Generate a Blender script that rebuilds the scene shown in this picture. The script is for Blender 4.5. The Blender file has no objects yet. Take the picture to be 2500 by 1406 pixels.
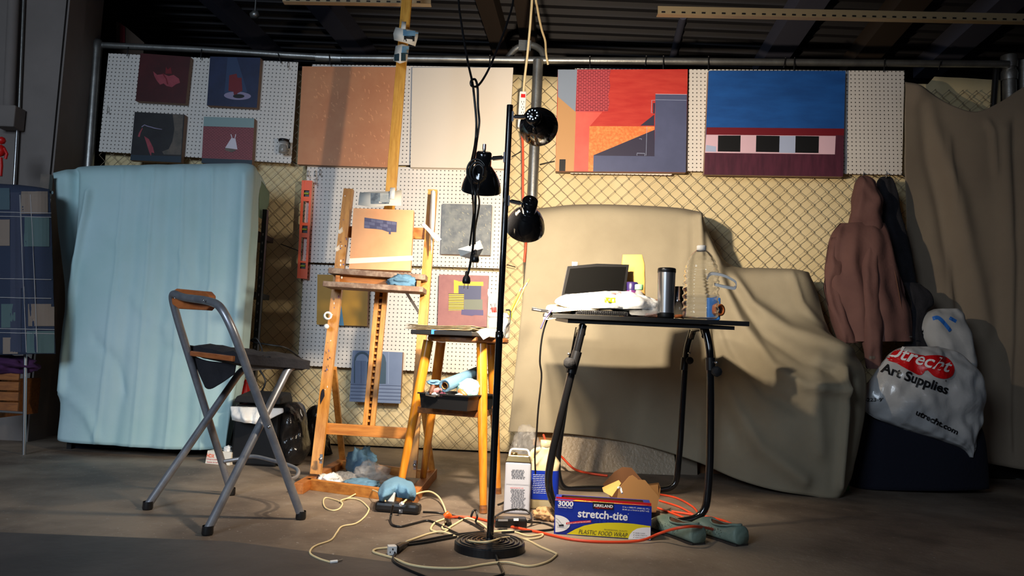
import bpy, bmesh, math, random
from mathutils import Vector, Matrix, noise
from mathutils.bvhtree import BVHTree
random.seed(7)
V = Vector
SC = bpy.context.scene
COL = SC.collection

# ------------------------------------------------------------------ camera
FPX = 1850.0
CAMH = 0.62
RC = Matrix.Rotation(math.radians(95), 3, 'X') @ Matrix.Rotation(0.042, 3, 'Z')
CAM = V((0, 0, CAMH))
cd = bpy.data.cameras.new('camera')
cd.sensor_width = 36.0
cd.lens = 36.0 * FPX / 2500.0
cd.clip_start = 0.05
cd.clip_end = 60
cam = bpy.data.objects.new('camera', cd)
COL.objects.link(cam)
M4 = RC.to_4x4()
M4.translation = CAM
cam.matrix_world = M4
SC.camera = cam

# ------------------------------------------------------------------ world, exposure, daylight
SC.view_settings.view_transform = 'Standard'
SC.view_settings.look = 'None'
SC.view_settings.gamma = 1
SC.view_settings.use_curve_mapping = False
SC.view_settings.exposure = 0.0
w = bpy.data.worlds.new('world')
SC.world = w
w.use_nodes = True
w.node_tree.nodes['Background'].inputs[0].default_value = (0.5, 0.62, 0.9, 1)
w.node_tree.nodes['Background'].inputs[1].default_value = 0.010


def area(name, loc, target, sx, sy, power, col):
    l = bpy.data.lights.new(name, 'AREA')
    l.shape = 'RECTANGLE'
    l.size = sx
    l.size_y = sy
    l.energy = power
    l.color = col
    o = bpy.data.objects.new(name, l)
    COL.objects.link(o)
    o.location = loc
    o.rotation_euler = (V(target) - V(loc)).to_track_quat('-Z', 'Y').to_euler()
    return o


day = area('daylight_from_doorway', (-2.6, -2.0, 2.3), (-1.7, 3.4, 0.3), 1.8, 1.4, 52, (0.70, 0.84, 1.0))
day.data.spread = math.radians(100)
area('room_light_behind', (1.5, -3.0, 2.6), (1.2, 3.5, 0.8), 2.5, 1.0, 8, (0.85, 0.85, 1.0))
LAMP_COL = (1.0, 0.83, 0.62)
BULB_W = {'wall': 70.0, 'easel': 12.0, 'table': 36.0}

# ------------------------------------------------------------------ projection helpers (photo pixel -> place)


def ray(px, py):
    return RC @ V(((px - 1250) / FPX, (703 - py) / FPX, -1))


def P(px, py, Y):
    r = ray(px, py)
    return CAM + r * (Y / r.y)


def G(px, py, z=0.0):
    r = ray(px, py)
    return CAM + r * ((z - CAMH) / r.z)


D0, DS = 4.76, -0.04


def F(px, py, off=0.0):
    r = ray(px, py)
    return CAM + r * ((D0 - off) / (r.y - DS * r.x))


def fy(x, off=0.0):
    return D0 + DS * x - off


FN = V((0.04, -1, 0)).normalized() * 1.0  # towards the camera
FN = V((DS, -1, 0)).normalized()


def scr(p):
    q = RC.transposed() @ (V(p) - CAM)
    return 1250 + FPX * q.x / -q.z, 703 - FPX * q.y / -q.z


def onplane(px, py, p0, n):
    r = ray(px, py)
    return CAM + r * ((p0 - CAM).dot(n) / r.dot(n))

# ------------------------------------------------------------------ materials
MATS = {}


def mat(name, col=(0.5, 0.5, 0.5), rough=0.6, metal=0.0, col2=None, vs=6.0, stretch=None, vr=(0.35, 0.65),
        bump=0.0, bs=40.0, trans=0.0, emit=0.0, coat=0.0, alpha=1.0, ior=1.45, detail=4.0, sheen=0.0, sub=0.0):
    if name in MATS:
        return MATS[name]
    m = bpy.data.materials.new(name)
    m.use_nodes = True
    nt = m.node_tree
    b = nt.nodes['Principled BSDF']
    b.inputs['Base Color'].default_value = (*col, 1)
    b.inputs['Roughness'].default_value = rough
    b.inputs['Metallic'].default_value = metal
    b.inputs['Transmission Weight'].default_value = trans
    b.inputs['IOR'].default_value = ior
    b.inputs['Coat Weight'].default_value = coat
    b.inputs['Alpha'].default_value = alpha
    if sheen:
        b.inputs['Sheen Weight'].default_value = sheen
    if emit:
        b.inputs['Emission Color'].default_value = (*col, 1)
        b.inputs['Emission Strength'].default_value = emit
    tc = nt.nodes.new('ShaderNodeTexCoord')
    src = tc.outputs['Object']
    if stretch:
        mp = nt.nodes.new('ShaderNodeMapping')
        mp.inputs['Scale'].default_value = stretch
        nt.links.new(src, mp.inputs['Vector'])
        src = mp.outputs['Vector']
    if col2 is not None:
        nz = nt.nodes.new('ShaderNodeTexNoise')
        nz.inputs['Scale'].default_value = vs
        nz.inputs['Detail'].default_value = detail
        nz.inputs['Roughness'].default_value = 0.6
        nt.links.new(src, nz.inputs['Vector'])
        cr = nt.nodes.new('ShaderNodeValToRGB')
        cr.color_ramp.elements[0].position = vr[0]
        cr.color_ramp.elements[1].position = vr[1]
        cr.color_ramp.elements[0].color = (*col, 1)
        cr.color_ramp.elements[1].color = (*col2, 1)
        nt.links.new(nz.outputs['Fac'], cr.inputs['Fac'])
        nt.links.new(cr.outputs['Color'], b.inputs['Base Color'])
    if bump:
        n2 = nt.nodes.new('ShaderNodeTexNoise')
        n2.inputs['Scale'].default_value = bs
        n2.inputs['Detail'].default_value = 5
        nt.links.new(tc.outputs['Object'], n2.inputs['Vector'])
        bp = nt.nodes.new('ShaderNodeBump')
        bp.inputs['Strength'].default_value = bump
        bp.inputs['Distance'].default_value = 0.01
        nt.links.new(n2.outputs['Fac'], bp.inputs['Height'])
        nt.links.new(bp.outputs['Normal'], b.inputs['Normal'])
    MATS[name] = m
    return m


def srgb(r, g, b):
    f = lambda c: (c / 255 / 12.92) if c / 255 <= 0.04045 else ((c / 255 + 0.055) / 1.055) ** 2.4
    return (f(r), f(g), f(b))


def pegboard_mat():
    m = bpy.data.materials.new('pegboard')
    m.use_nodes = True
    nt = m.node_tree
    b = nt.nodes['Principled BSDF']
    b.inputs['Roughness'].default_value = 0.45
    uv = nt.nodes.new('ShaderNodeUVMap')
    mp = nt.nodes.new('ShaderNodeVectorMath')
    mp.operation = 'SCALE'
    mp.inputs['Scale'].default_value = 1 / 0.0254
    nt.links.new(uv.outputs[0], mp.inputs[0])
    fr = nt.nodes.new('ShaderNodeVectorMath')
    fr.operation = 'FRACTION'
    nt.links.new(mp.outputs[0], fr.inputs[0])
    sb = nt.nodes.new('ShaderNodeVectorMath')
    sb.operation = 'SUBTRACT'
    sb.inputs[1].default_value = (0.5, 0.5, 0)
    nt.links.new(fr.outputs[0], sb.inputs[0])
    mu = nt.nodes.new('ShaderNodeVectorMath')
    mu.operation = 'MULTIPLY'
    mu.inputs[1].default_value = (1, 1, 0)
    nt.links.new(sb.outputs[0], mu.inputs[0])
    ln = nt.nodes.new('ShaderNodeVectorMath')
    ln.operation = 'LENGTH'
    nt.links.new(mu.outputs[0], ln.inputs[0])
    lt = nt.nodes.new('ShaderNodeMath')
    lt.operation = 'LESS_THAN'
    lt.inputs[1].default_value = 0.15
    nt.links.new(ln.outputs['Value'], lt.inputs[0])
    nz = nt.nodes.new('ShaderNodeTexNoise')
    nz.inputs['Scale'].default_value = 3
    cr = nt.nodes.new('ShaderNodeValToRGB')
    cr.color_ramp.elements[0].color = (0.72, 0.67, 0.62, 1)
    cr.color_ramp.elements[1].color = (0.82, 0.77, 0.71, 1)
    nt.links.new(nz.outputs['Fac'], cr.inputs['Fac'])
    mx = nt.nodes.new('ShaderNodeMix')
    mx.data_type = 'RGBA'
    nt.links.new(lt.outputs[0], mx.inputs['Factor'])
    nt.links.new(cr.outputs['Color'], mx.inputs[6])
    mx.inputs[7].default_value = (0.025, 0.018, 0.012, 1)
    nt.links.new(mx.outputs[2], b.inputs['Base Color'])
    MATS['pegboard'] = m
    return m


def brick_mat(name, c1, c2, mortar, bw, bh, ms):
    m = bpy.data.materials.new(name)
    m.use_nodes = True
    nt = m.node_tree
    b = nt.nodes['Principled BSDF']
    b.inputs['Roughness'].default_value = 0.55
    uv = nt.nodes.new('ShaderNodeUVMap')
    br = nt.nodes.new('ShaderNodeTexBrick')
    br.inputs['Color1'].default_value = (*c1, 1)
    br.inputs['Color2'].default_value = (*c2, 1)
    br.inputs['Mortar'].default_value = (*mortar, 1)
    br.inputs['Scale'].default_value = 1
    br.inputs['Brick Width'].default_value = bw
    br.inputs['Row Height'].default_value = bh
    br.inputs['Mortar Size'].default_value = ms
    br.inputs['Mortar Smooth'].default_value = 0.1
    nt.links.new(uv.outputs[0], br.inputs['Vector'])
    nt.links.new(br.outputs['Color'], b.inputs['Base Color'])
    MATS[name] = m
    return m


pegboard_mat()
K = mat
K('galv', (0.42, 0.42, 0.40), 0.38, 0.85, col2=(0.28, 0.28, 0.27), vs=9, bump=0.08, bs=80)
K('wire', (0.30, 0.24, 0.16), 0.5, 0.5)
K('backcloth', srgb(216, 196, 150), 0.9, col2=srgb(226, 208, 166), vs=2.5, bump=0.1, bs=200)
K('dropcloth', srgb(154, 144, 122), 0.9, col2=srgb(142, 132, 111), vs=2.5, bump=0.12, bs=260)
K('dropcloth2', srgb(136, 122, 104), 0.9, col2=srgb(126, 112, 96), vs=2.0, bump=0.12, bs=260)
K('teal', srgb(184, 212, 218), 0.75, col2=srgb(172, 206, 208), vs=2.2, bump=0.22, bs=11)
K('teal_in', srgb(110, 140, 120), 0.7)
K('black', (0.010, 0.010, 0.011), 0.35)
K('black_gloss', (0.008, 0.008, 0.009), 0.12, coat=0.5)
K('black_matte', (0.012, 0.012, 0.014), 0.85, bump=0.3, bs=120)
K('black_cloth', (0.010, 0.010, 0.014), 0.95, col2=(0.018, 0.017, 0.022), vs=12, bump=0.35, bs=90)
K('navy_cloth', (0.006, 0.007, 0.016), 0.95, bump=0.3, bs=60)
K('chrome', (0.75, 0.75, 0.75), 0.15, 1.0)
K('steel', (0.45, 0.45, 0.46), 0.28, 0.9)
K('silver_tube', srgb(150, 152, 158), 0.35, 0.55, col2=srgb(128, 130, 138), vs=20)
K('white', (0.8, 0.79, 0.76), 0.5)
K('white_gloss', (0.8, 0.79, 0.76), 0.25)
K('cream_cord', srgb(226, 206, 160), 0.5)
K('white_cord', srgb(205, 190, 165), 0.5)
K('orange', srgb(255, 92, 18), 0.4)
K('orange_cord', srgb(225, 75, 40), 0.4)
K('beech', srgb(205, 148, 72), 0.45, col2=srgb(176, 116, 48), vs=9, stretch=(6, 6, 0.7), bump=0.05)
K('beech_x', srgb(196, 132, 62), 0.5, col2=srgb(160, 98, 42), vs=9, stretch=(0.7, 6, 6), bump=0.05)
K('beech_y', srgb(186, 118, 58), 0.5, col2=srgb(148, 86, 38), vs=9, stretch=(6, 0.7, 6), bump=0.05)
K('mast_wood', srgb(214, 162, 70), 0.4, col2=srgb(190, 134, 48), vs=10, stretch=(8, 8, 0.5), bump=0.03)
K('stool_wood', srgb(214, 140, 42), 0.28, col2=srgb(182, 104, 24), vs=7, stretch=(5, 5, 0.6), coat=0.3)
K('old_wood', srgb(150, 92, 45), 0.5, col2=srgb(96, 60, 34), vs=14, stretch=(1, 5, 5), bump=0.15)
K('painted_tray', srgb(122, 98, 84), 0.7, col2=srgb(176, 158, 140), vs=26, vr=(0.45, 0.75), bump=0.3, bs=60)
K('chair_wood', srgb(184, 106, 58), 0.35, col2=srgb(160, 88, 46), vs=12, stretch=(1, 1, 6))
K('blue_towel', srgb(100, 138, 164), 0.85, col2=srgb(84, 124, 154), vs=9, bump=0.2, bs=160)
K('pale_towel', srgb(140, 182, 178), 0.85, bump=0.2, bs=160)
K('clear_plastic', (0.92, 0.93, 0.93), 0.06, trans=0.94, ior=1.2)
K('clear_film', (0.8, 0.8, 0.78), 0.1, alpha=0.3, coat=1.0)
K('clear_pet', (0.97, 0.98, 0.98), 0.03, trans=1.0, ior=1.42)
K('water', (0.5, 0.58, 0.6), 0.03, alpha=0.14, coat=1.0)
K('bag_white', (0.86, 0.86, 0.85), 0.3, bump=0.8, bs=22, coat=0.3)
K('trashbag', (0.012, 0.011, 0.011), 0.16, bump=1.0, bs=14)
K('paper', srgb(235, 228, 215), 0.8)
K('newsprint', srgb(196, 180, 150), 0.85, col2=srgb(160, 142, 112), vs=30)
K('kraft', srgb(192, 150, 80), 0.8, bump=0.2, bs=25)
K('cardboard', srgb(150, 108, 62), 0.85)
K('cardboard_dark', srgb(110, 72, 42), 0.85)
K('blue_tape', srgb(40, 110, 200), 0.6)
K('skin_glove', srgb(190, 150, 105), 0.6, alpha=0.85)
K('purple', srgb(88, 40, 92), 0.3)
K('deep_purple', srgb(42, 30, 82), 0.35)
K('mint', srgb(150, 215, 160), 0.5)
K('brown', srgb(92, 56, 40), 0.6)
K('plum_jacket', srgb(106, 74, 68), 0.85, col2=srgb(94, 64, 60), vs=4, bump=0.25, bs=35)
K('teal_shoe', srgb(124, 142, 130), 0.5, col2=srgb(108, 128, 116), vs=18, bump=0.15, bs=60)
K('dark_sole', srgb(46, 40, 36), 0.8)
K('text_dark', (0.02, 0.02, 0.022), 0.6)
K('text_grey', (0.12, 0.12, 0.13), 0.7)
K('text_white', (0.85, 0.85, 0.85), 0.5)
K('box_blue', srgb(20, 48, 158), 0.35)
K('box_yellow', srgb(222, 205, 30), 0.35)
K('box_red', srgb(205, 25, 30), 0.35)
K('red', srgb(200, 24, 22), 0.4)
K('bulb', (1.0, 0.78, 0.5), 0.4, emit=9)
K('dark_wall', (0.035, 0.034, 0.038), 0.85, col2=(0.026, 0.025, 0.028), vs=2, bump=0.1, bs=20)
K('pillar', (0.22, 0.19, 0.175), 0.8, col2=(0.18, 0.155, 0.142), vs=2, bump=0.1, bs=30)
K('deck', (0.045, 0.042, 0.046), 0.6, 0.2)
K('beam', (0.075, 0.05, 0.035), 0.8)
K('beam_blue', (0.10, 0.10, 0.14), 0.7)
K('strut', (0.36, 0.27, 0.15), 0.5, 0.3)

# ------------------------------------------------------------------ mesh collector
ROOT = {}


class MB:
    def __init__(s):
        s.v, s.f, s.m, s.s, s.mats = [], [], [], [], []

    def mi(s, m):
        m = MATS[m]
        if m not in s.mats:
            s.mats.append(m)
        return s.mats.index(m)

    def add(s, vs, fs, m, smooth=False):
        b = len(s.v)
        k = s.mi(m)
        s.v += [V(q) for q in vs]
        for f in fs:
            s.f.append([b + i for i in f])
            s.m.append(k)
            s.s.append(smooth)
        return s

    def hexa(s, a, b, m):
        """a, b: two quads (4 points each), same winding"""
        vs = list(a) + list(b)
        fs = [(0, 1, 2, 3), (7, 6, 5, 4), (0, 4, 5, 1), (1, 5, 6, 2), (2, 6, 7, 3), (3, 7, 4, 0)]
        c = sum((V(q) for q in vs), V()) / 8
        n = (V(vs[1]) - V(vs[0])).cross(V(vs[2]) - V(vs[0]))
        if n.dot(V(vs[0]) - c) < 0:
            fs = [tuple(reversed(f)) for f in fs]
        return s.add(vs, fs, m)

    def box(s, c, sx, sy, sz, m, R=None, taper=1.0):
        c = V(c)
        R = R or Matrix.Identity(3)
        q = lambda x, y, z, t=1: c + R @ V((x * sx / 2 * t, y * sy / 2 * t, z * sz / 2))
        a = [q(-1, -1, -1), q(1, -1, -1), q(1, 1, -1), q(-1, 1, -1)]
        b = [q(-1, -1, 1, taper), q(1, -1, 1, taper), q(1, 1, 1, taper), q(-1, 1, 1, taper)]
        return s.hexa(a, b, m)

    def beam(s, p, q, wx, wy, m, side=None, w2=None):
        """rectangular bar between p and q, side = direction of its width"""
        p, q = V(p), V(q)
        d = (q - p).normalized()
        side = V(side or (1, 0, 0))
        side = (side - d * side.dot(d)).normalized()
        o = d.cross(side)
        w2 = w2 or wx
        c = lambda P0, ww: [P0 + side * ww / 2 + o * wy / 2, P0 + side * ww / 2 - o * wy / 2,
                            P0 - side * ww / 2 - o * wy / 2, P0 - side * ww / 2 + o * wy / 2]
        return s.hexa(c(p, wx), c(q, w2), m)

    def tube(s, pts, r, m, seg=10, closed=False, cap=True, flat=None):
        pts = [V(p) for p in pts]
        n = len(pts)
        rs = r if isinstance(r, (list, tuple)) else [r] * n
        vs, fs = [], []
        t0 = (pts[1] - pts[0]).normalized()
        u = t0.orthogonal().normalized()
        for i in range(n):
            a = pts[i - 1] if (i > 0 or closed) else pts[i]
            b = pts[(i + 1) % n] if (i < n - 1 or closed) else pts[i]
            t = (b - a)
            if t.length < 1e-9:
                t = t0
            t = t.normalized()
            u = (u - t * u.dot(t))
            u = u.normalized() if u.length > 1e-6 else t.orthogonal().normalized()
            w_ = t.cross(u)
            for k in range(seg):
                an = 2 * math.pi * k / seg
                vs.append(pts[i] + (u * math.cos(an) + w_ * math.sin(an)) * rs[i])
        for i in range(n if closed else n - 1):
            for k in range(seg):
                a0, b0 = i * seg, ((i + 1) % n) * seg
                fs.append((a0 + k, a0 + (k + 1) % seg, b0 + (k + 1) % seg, b0 + k))
        s.add(vs, fs, m, True)
        if cap and not closed:
            s.add(vs[:seg], [tuple(reversed(range(seg)))], m)
            s.add(vs[-seg:], [tuple(range(seg))], m)
        return s

    def lathe(s, prof, c, m, axis=(0, 0, 1), seg=32, smooth=True, sx=1, sy=1):
        """prof: [(radius, height)], revolved about axis through c"""
        ax = V(axis).normalized()
        q = V((0, 0, 1)).rotation_difference(ax)
        c = V(c)
        vs, fs = [], []
        for (r, hh) in prof:
            for k in range(seg):
                a = 2 * math.pi * k / seg
                vs.append(c + q @ V((r * math.cos(a) * sx, r * math.sin(a) * sy, hh)))
        for i in range(len(prof) - 1):
            for k in range(seg):
                fs.append((i * seg + k, i * seg + (k + 1) % seg, (i + 1) * seg + (k + 1) % seg, (i + 1) * seg + k))
        s.add(vs, fs, m, smooth)
        return s

    def grid(s, rows, m, smooth=True):
        nr, nc = len(rows), len(rows[0])
        vs = [p for r_ in rows for p in r_]
        fs = [(i * nc + j, (i + 1) * nc + j, (i + 1) * nc + j + 1, i * nc + j + 1) for i in range(nr - 1) for j in range(nc - 1)]
        return s.add(vs, fs, m, smooth)

    def loft(s, rings, m, smooth=True, cap=True):
        n = len(rings[0])
        vs = [p for r_ in rings for p in r_]
        fs = []
        for i in range(len(rings) - 1):
            for k in range(n):
                fs.append((i * n + k, i * n + (k + 1) % n, (i + 1) * n + (k + 1) % n, (i + 1) * n + k))
        if cap:
            fs.append(tuple(reversed(range(n))))
            fs.append(tuple(range((len(rings) - 1) * n, len(rings) * n)))
        return s.add(vs, fs, m, smooth)

    def poly(s, pts, m):
        return s.add(pts, [tuple(range(len(pts)))], m)

    def bvh(s):
        return BVHTree.FromPolygons([tuple(p) for p in s.v], s.f)

    def build(s, name, parent=None, label=None, cat=None, group=None, kind=None, solid=0.0, bevel=0.0, uvf=None,
              origin=None, fix=False, sub=0):
        me = bpy.data.meshes.new(name)
        if parent is not None:
            o0 = ROOT[parent]
        elif origin is not None:
            o0 = V(origin)
        else:
            xs = [p.x for p in s.v]
            ys = [p.y for p in s.v]
            zs = [p.z for p in s.v]
            o0 = V(((min(xs) + max(xs)) / 2, (min(ys) + max(ys)) / 2, min(zs)))
        me.from_pydata([p - o0 for p in s.v], [], s.f)
        for mm in s.mats:
            me.materials.append(mm)
        me.polygons.foreach_set('material_index', s.m)
        me.polygons.foreach_set('use_smooth', s.s)
        uvl = me.uv_layers.new(name='UVMap')
        for pl in me.polygons:
            n = pl.normal
            ax = max(range(3), key=lambda i: abs(n[i]))
            for li in pl.loop_indices:
                co = s.v[me.loops[li].vertex_index]
                if uvf:
                    uvl.data[li].uv = uvf(co)
                else:
                    uvl.data[li].uv = (co.y, co.z) if ax == 0 else ((co.x, co.z) if ax == 1 else (co.x, co.y))
        me.update()
        if fix:
            bm = bmesh.new()
            bm.from_mesh(me)
            bmesh.ops.recalc_face_normals(bm, faces=bm.faces)
            bm.to_mesh(me)
            bm.free()
        o = bpy.data.objects.new(name, me)
        COL.objects.link(o)
        if parent is not None:
            o.parent = parent
        else:
            o.location = o0
        ROOT[o] = o0
        if bevel:
            b = o.modifiers.new('bevel', 'BEVEL')
            b.width = bevel
            b.segments = 2
            b.limit_method = 'ANGLE'
        if solid:
            b = o.modifiers.new('solid', 'SOLIDIFY')
            b.thickness = solid
        if sub:
            b = o.modifiers.new('sub', 'SUBSURF')
            b.levels = b.render_levels = sub
        tag(o, label, cat, group, kind)
        return o


def tag(o, label=None, cat=None, group=None, kind=None):
    if label:
        o['label'] = label
    if cat:
        o['category'] = cat
    if group:
        o['group'] = group
    if kind:
        o['kind'] = kind
    return o


def thing(name, loc, label, cat, group=None):
    o = bpy.data.objects.new(name, None)
    o.empty_display_size = 0.05
    COL.objects.link(o)
    o.location = V(loc)
    ROOT[o] = V(loc)
    return tag(o, label, cat, group)


def cat_rom(pts, n=8, closed=False):
    """Catmull-Rom through vectors of any size"""
    L = len(pts)
    out = []
    rng = L if closed else L - 1
    for i in range(rng):
        p0 = pts[(i - 1) % L] if (closed or i > 0) else pts[0]
        p1 = pts[i]
        p2 = pts[(i + 1) % L]
        p3 = pts[(i + 2) % L] if (closed or i + 2 < L) else pts[-1]
        for k in range(n):
            t = k / n
            out.append(tuple(0.5 * ((2 * b) + (-a + c) * t + (2 * a - 5 * b + 4 * c - d) * t * t + (-a + 3 * b - 3 * c + d) * t ** 3)
                             for a, b, c, d in zip(p0, p1, p2, p3)))
    if not closed:
        out.append(tuple(pts[-1]))
    return [V(q_) for q_ in out] if len(pts[0]) == 3 else out


def fillet(pts, r, n=6):
    """round the inner corners of a polyline"""
    pts = [V(p) for p in pts]
    out = [pts[0]]
    for i in range(1, len(pts) - 1):
        a, b, c = pts[i - 1], pts[i], pts[i + 1]
        rr = min(r, (a - b).length * 0.49, (c - b).length * 0.49)
        p, q = b + (a - b).normalized() * rr, b + (c - b).normalized() * rr
        for k in range(n + 1):
            t = k / n
            out.append(p * (1 - t) ** 2 + b * 2 * t * (1 - t) + q * t * t)
    out.append(pts[-1])
    return out


def seg_dist(x, y, pl):
    best = 1e9
    for (ax, ay), (bx, by) in zip(pl[:-1], pl[1:]):
        dx, dy = bx - ax, by - ay
        t = max(0, min(1, ((x - ax) * dx + (y - ay) * dy) / (dx * dx + dy * dy + 1e-9)))
        d = math.hypot(x - ax - t * dx, y - ay - t * dy)
        best = min(best, d)
    return best


def sheet(rows, nu=8, nv=8, folds=(), rough=0.0, rfreq=4.0, seed=0.0):
    """surface through control rows of (px, py, Y); folds: (polyline px, width px, depth m toward camera)"""
    cols = [cat_rom(r_, nu) for r_ in rows]
    nc = len(cols[0])
    grid_t = [cat_rom([c[j] for c in cols], nv) for j in range(nc)]
    out = []
    for i in range(len(grid_t[0])):
        line = []
        for j in range(nc):
            x, y, Y = grid_t[j][i]
            dy = 0
            for pl, wd, am in folds:
                d = seg_dist(x, y, pl)
                if d < wd * 3:
                    dy += am * math.exp(-(d / wd) ** 2)
            p = P(x, y, Y)
            if rough:
                dy += rough * noise.noise(V((p.x, p.z, seed)) * rfreq) + rough * 0.4 * noise.noise(V((p.x, p.z, seed + 9)) * rfreq * 3)
            q = V((p.x, p.y - dy, p.z))
            line.append(q)
        out.append(line)
    return out


def ico(center, size, seed, amp=0.35, freq=1.6, sub=4, zmin=None, R=None, ridge=True):
    bm = bmesh.new()
    bmesh.ops.create_icosphere(bm, subdivisions=sub, radius=1)
    vs = []
    for v in bm.verts:
        n = v.co.normalized()
        q = n * freq + V((seed * 3.1, seed * 7.7, seed * 1.3))
        a = noise.noise(q) + 0.5 * noise.noise(q * 2.3) + 0.3 * noise.noise(q * 5.1)
        if ridge:
            a = 0.5 - 2.0 * abs(noise.noise(q)) - 1.0 * abs(noise.noise(q * 2.1)) * 0.8 - 0.5 * abs(noise.noise(q * 4.7)) + 0.3
        d = 1 + amp * a
        co = V((n.x * d * size[0], n.y * d * size[1], n.z * d * size[2]))
        if R:
            co = R @ co
        co += V(center)
        if zmin is not None and co.z < zmin:
            co.z = zmin + 0.0005
        vs.append(co)
    fs = [tuple(v.index for v in f.verts) for f in bm.faces]
    bm.free()
    return vs, fs

# ------------------------------------------------------------------ lettering
_TXT = {}


def text_geo(body, bold=0.0, shear=0.0):
    key = (body, bold, shear)
    if key in _TXT:
        return _TXT[key]
    cu = bpy.data.curves.new('t', 'FONT')
    cu.body = body
    cu.size = 1
    cu.offset = bold
    cu.shear = shear
    cu.resolution_u = 3
    cu.fill_mode = 'BOTH'
    o = bpy.data.objects.new('t', cu)
    COL.objects.link(o)
    dg = bpy.context.evaluated_depsgraph_get()
    me = bpy.data.meshes.new_from_object(o.evaluated_get(dg))
    vs = [(v.co.x, v.co.y) for v in me.vertices]
    fs = [tuple(p.vertices) for p in me.polygons]
    bpy.data.objects.remove(o)
    bpy.data.curves.remove(cu)
    bpy.data.meshes.remove(me)
    x0, x1 = min(v[0] for v in vs), max(v[0] for v in vs)
    y0 = min(v[1] for v in vs)
    y1 = max(v[1] for v in vs)
    vs = [((x - x0) / (x1 - x0), (y - y0) / (y1 - y0)) for x, y in vs]
    _TXT[key] = (vs, fs)
    return _TXT[key]


def surf_plane(p0, n):
    p0, n = V(p0), V(n).normalized()
    return lambda px, py, off: onplane(px, py, p0, n) + n * off * (1 if n.dot(CAM - p0) > 0 else -1)


def surf_bvh(tree, default=None):
    def f_(px, py, off):
        r = ray(px, py).normalized()
        h, n, i, d = tree.ray_cast(CAM, r)
        if h is None:
            return None
        if n.dot(r) > 0:
            n = -n
        return h + n * off
    return f_


def put(mb, surf, vs, fs, m, off=0.001):
    pts = [surf(x, y, off) for x, y in vs]
    good = [p is not None for p in pts]
    fs = [f for f in fs if all(good[i] for i in f)]
    pts = [p if p is not None else V((0, 0, 0)) for p in pts]
    used = sorted({i for f in fs for i in f})
    mp = {i: k for k, i in enumerate(used)}
    if fs:
        out = []
        for f in fs:
            f = [mp[i] for i in f]
            a, b, c = (pts[used[f[0]]], pts[used[f[1]]], pts[used[f[2]]])
            if (b - a).cross(c - a).dot(CAM - a) < 0:
                f = list(reversed(f))
            out.append(tuple(f))
        mb.add([pts[i] for i in used], out, m)


def letters(mb, surf, body, bl, br, h, m, off=0.001, bold=0.0, shear=0.0):
    """text with baseline from pixel bl to pixel br, h pixels tall"""
    vs, fs = text_geo(body, bold, shear)
    ux, uy = br[0] - bl[0], br[1] - bl[1]
    L = math.hypot(ux, uy)
    nx, ny = uy / L, -ux / L
    put(mb, surf, [(bl[0] + ux * x + nx * h * y, bl[1] + uy * x + ny * h * y) for x, y in vs], fs, m, off)


def ppoly(mb, surf, pts, m, off=0.001):
    put(mb, surf, pts, [tuple(range(len(pts)))], m, off)


def prect(mb, surf, x0, y0, x1, y1, m, off=0.001, n=1):
    vs = [(x0 + (x1 - x0) * i / n, y0 + (y1 - y0) * j / n) for j in range(n + 1) for i in range(n + 1)]
    fs = [(j * (n + 1) + i, j * (n + 1) + i + 1, (j + 1) * (n + 1) + i + 1, (j + 1) * (n + 1) + i) for j in range(n) for i in range(n)]
    put(mb, surf, vs, fs, m, off)


def pstroke(mb, surf, pts, wd, m, off=0.001):
    """a painted line of pixel width wd"""
    vs, fs = [], []
    for i, (x, y) in enumerate(pts):
        a = pts[max(0, i - 1)]
        b = pts[min(len(pts) - 1, i + 1)]
        dx, dy = b[0] - a[0], b[1] - a[1]
        L = math.hypot(dx, dy) or 1
        ww = wd[i] if isinstance(wd, (list, tuple)) else wd
        vs += [(x - dy / L * ww / 2, y + dx / L * ww / 2), (x + dy / L * ww / 2, y - dx / L * ww / 2)]
    for i in range(len(pts) - 1):
        fs.append((2 * i, 2 * i + 1, 2 * i + 3, 2 * i + 2))
    put(mb, surf, vs, fs, m, off)


def ell(cx, cy, rx, ry, n=28, rot=0):
    out = []
    for k in range(n):
        a = 2 * math.pi * k / n
        x, y = rx * math.cos(a), ry * math.sin(a)
        out.append((cx + x * math.cos(rot) - y * math.sin(rot), cy + x * math.sin(rot) + y * math.cos(rot)))
    return out
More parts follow.
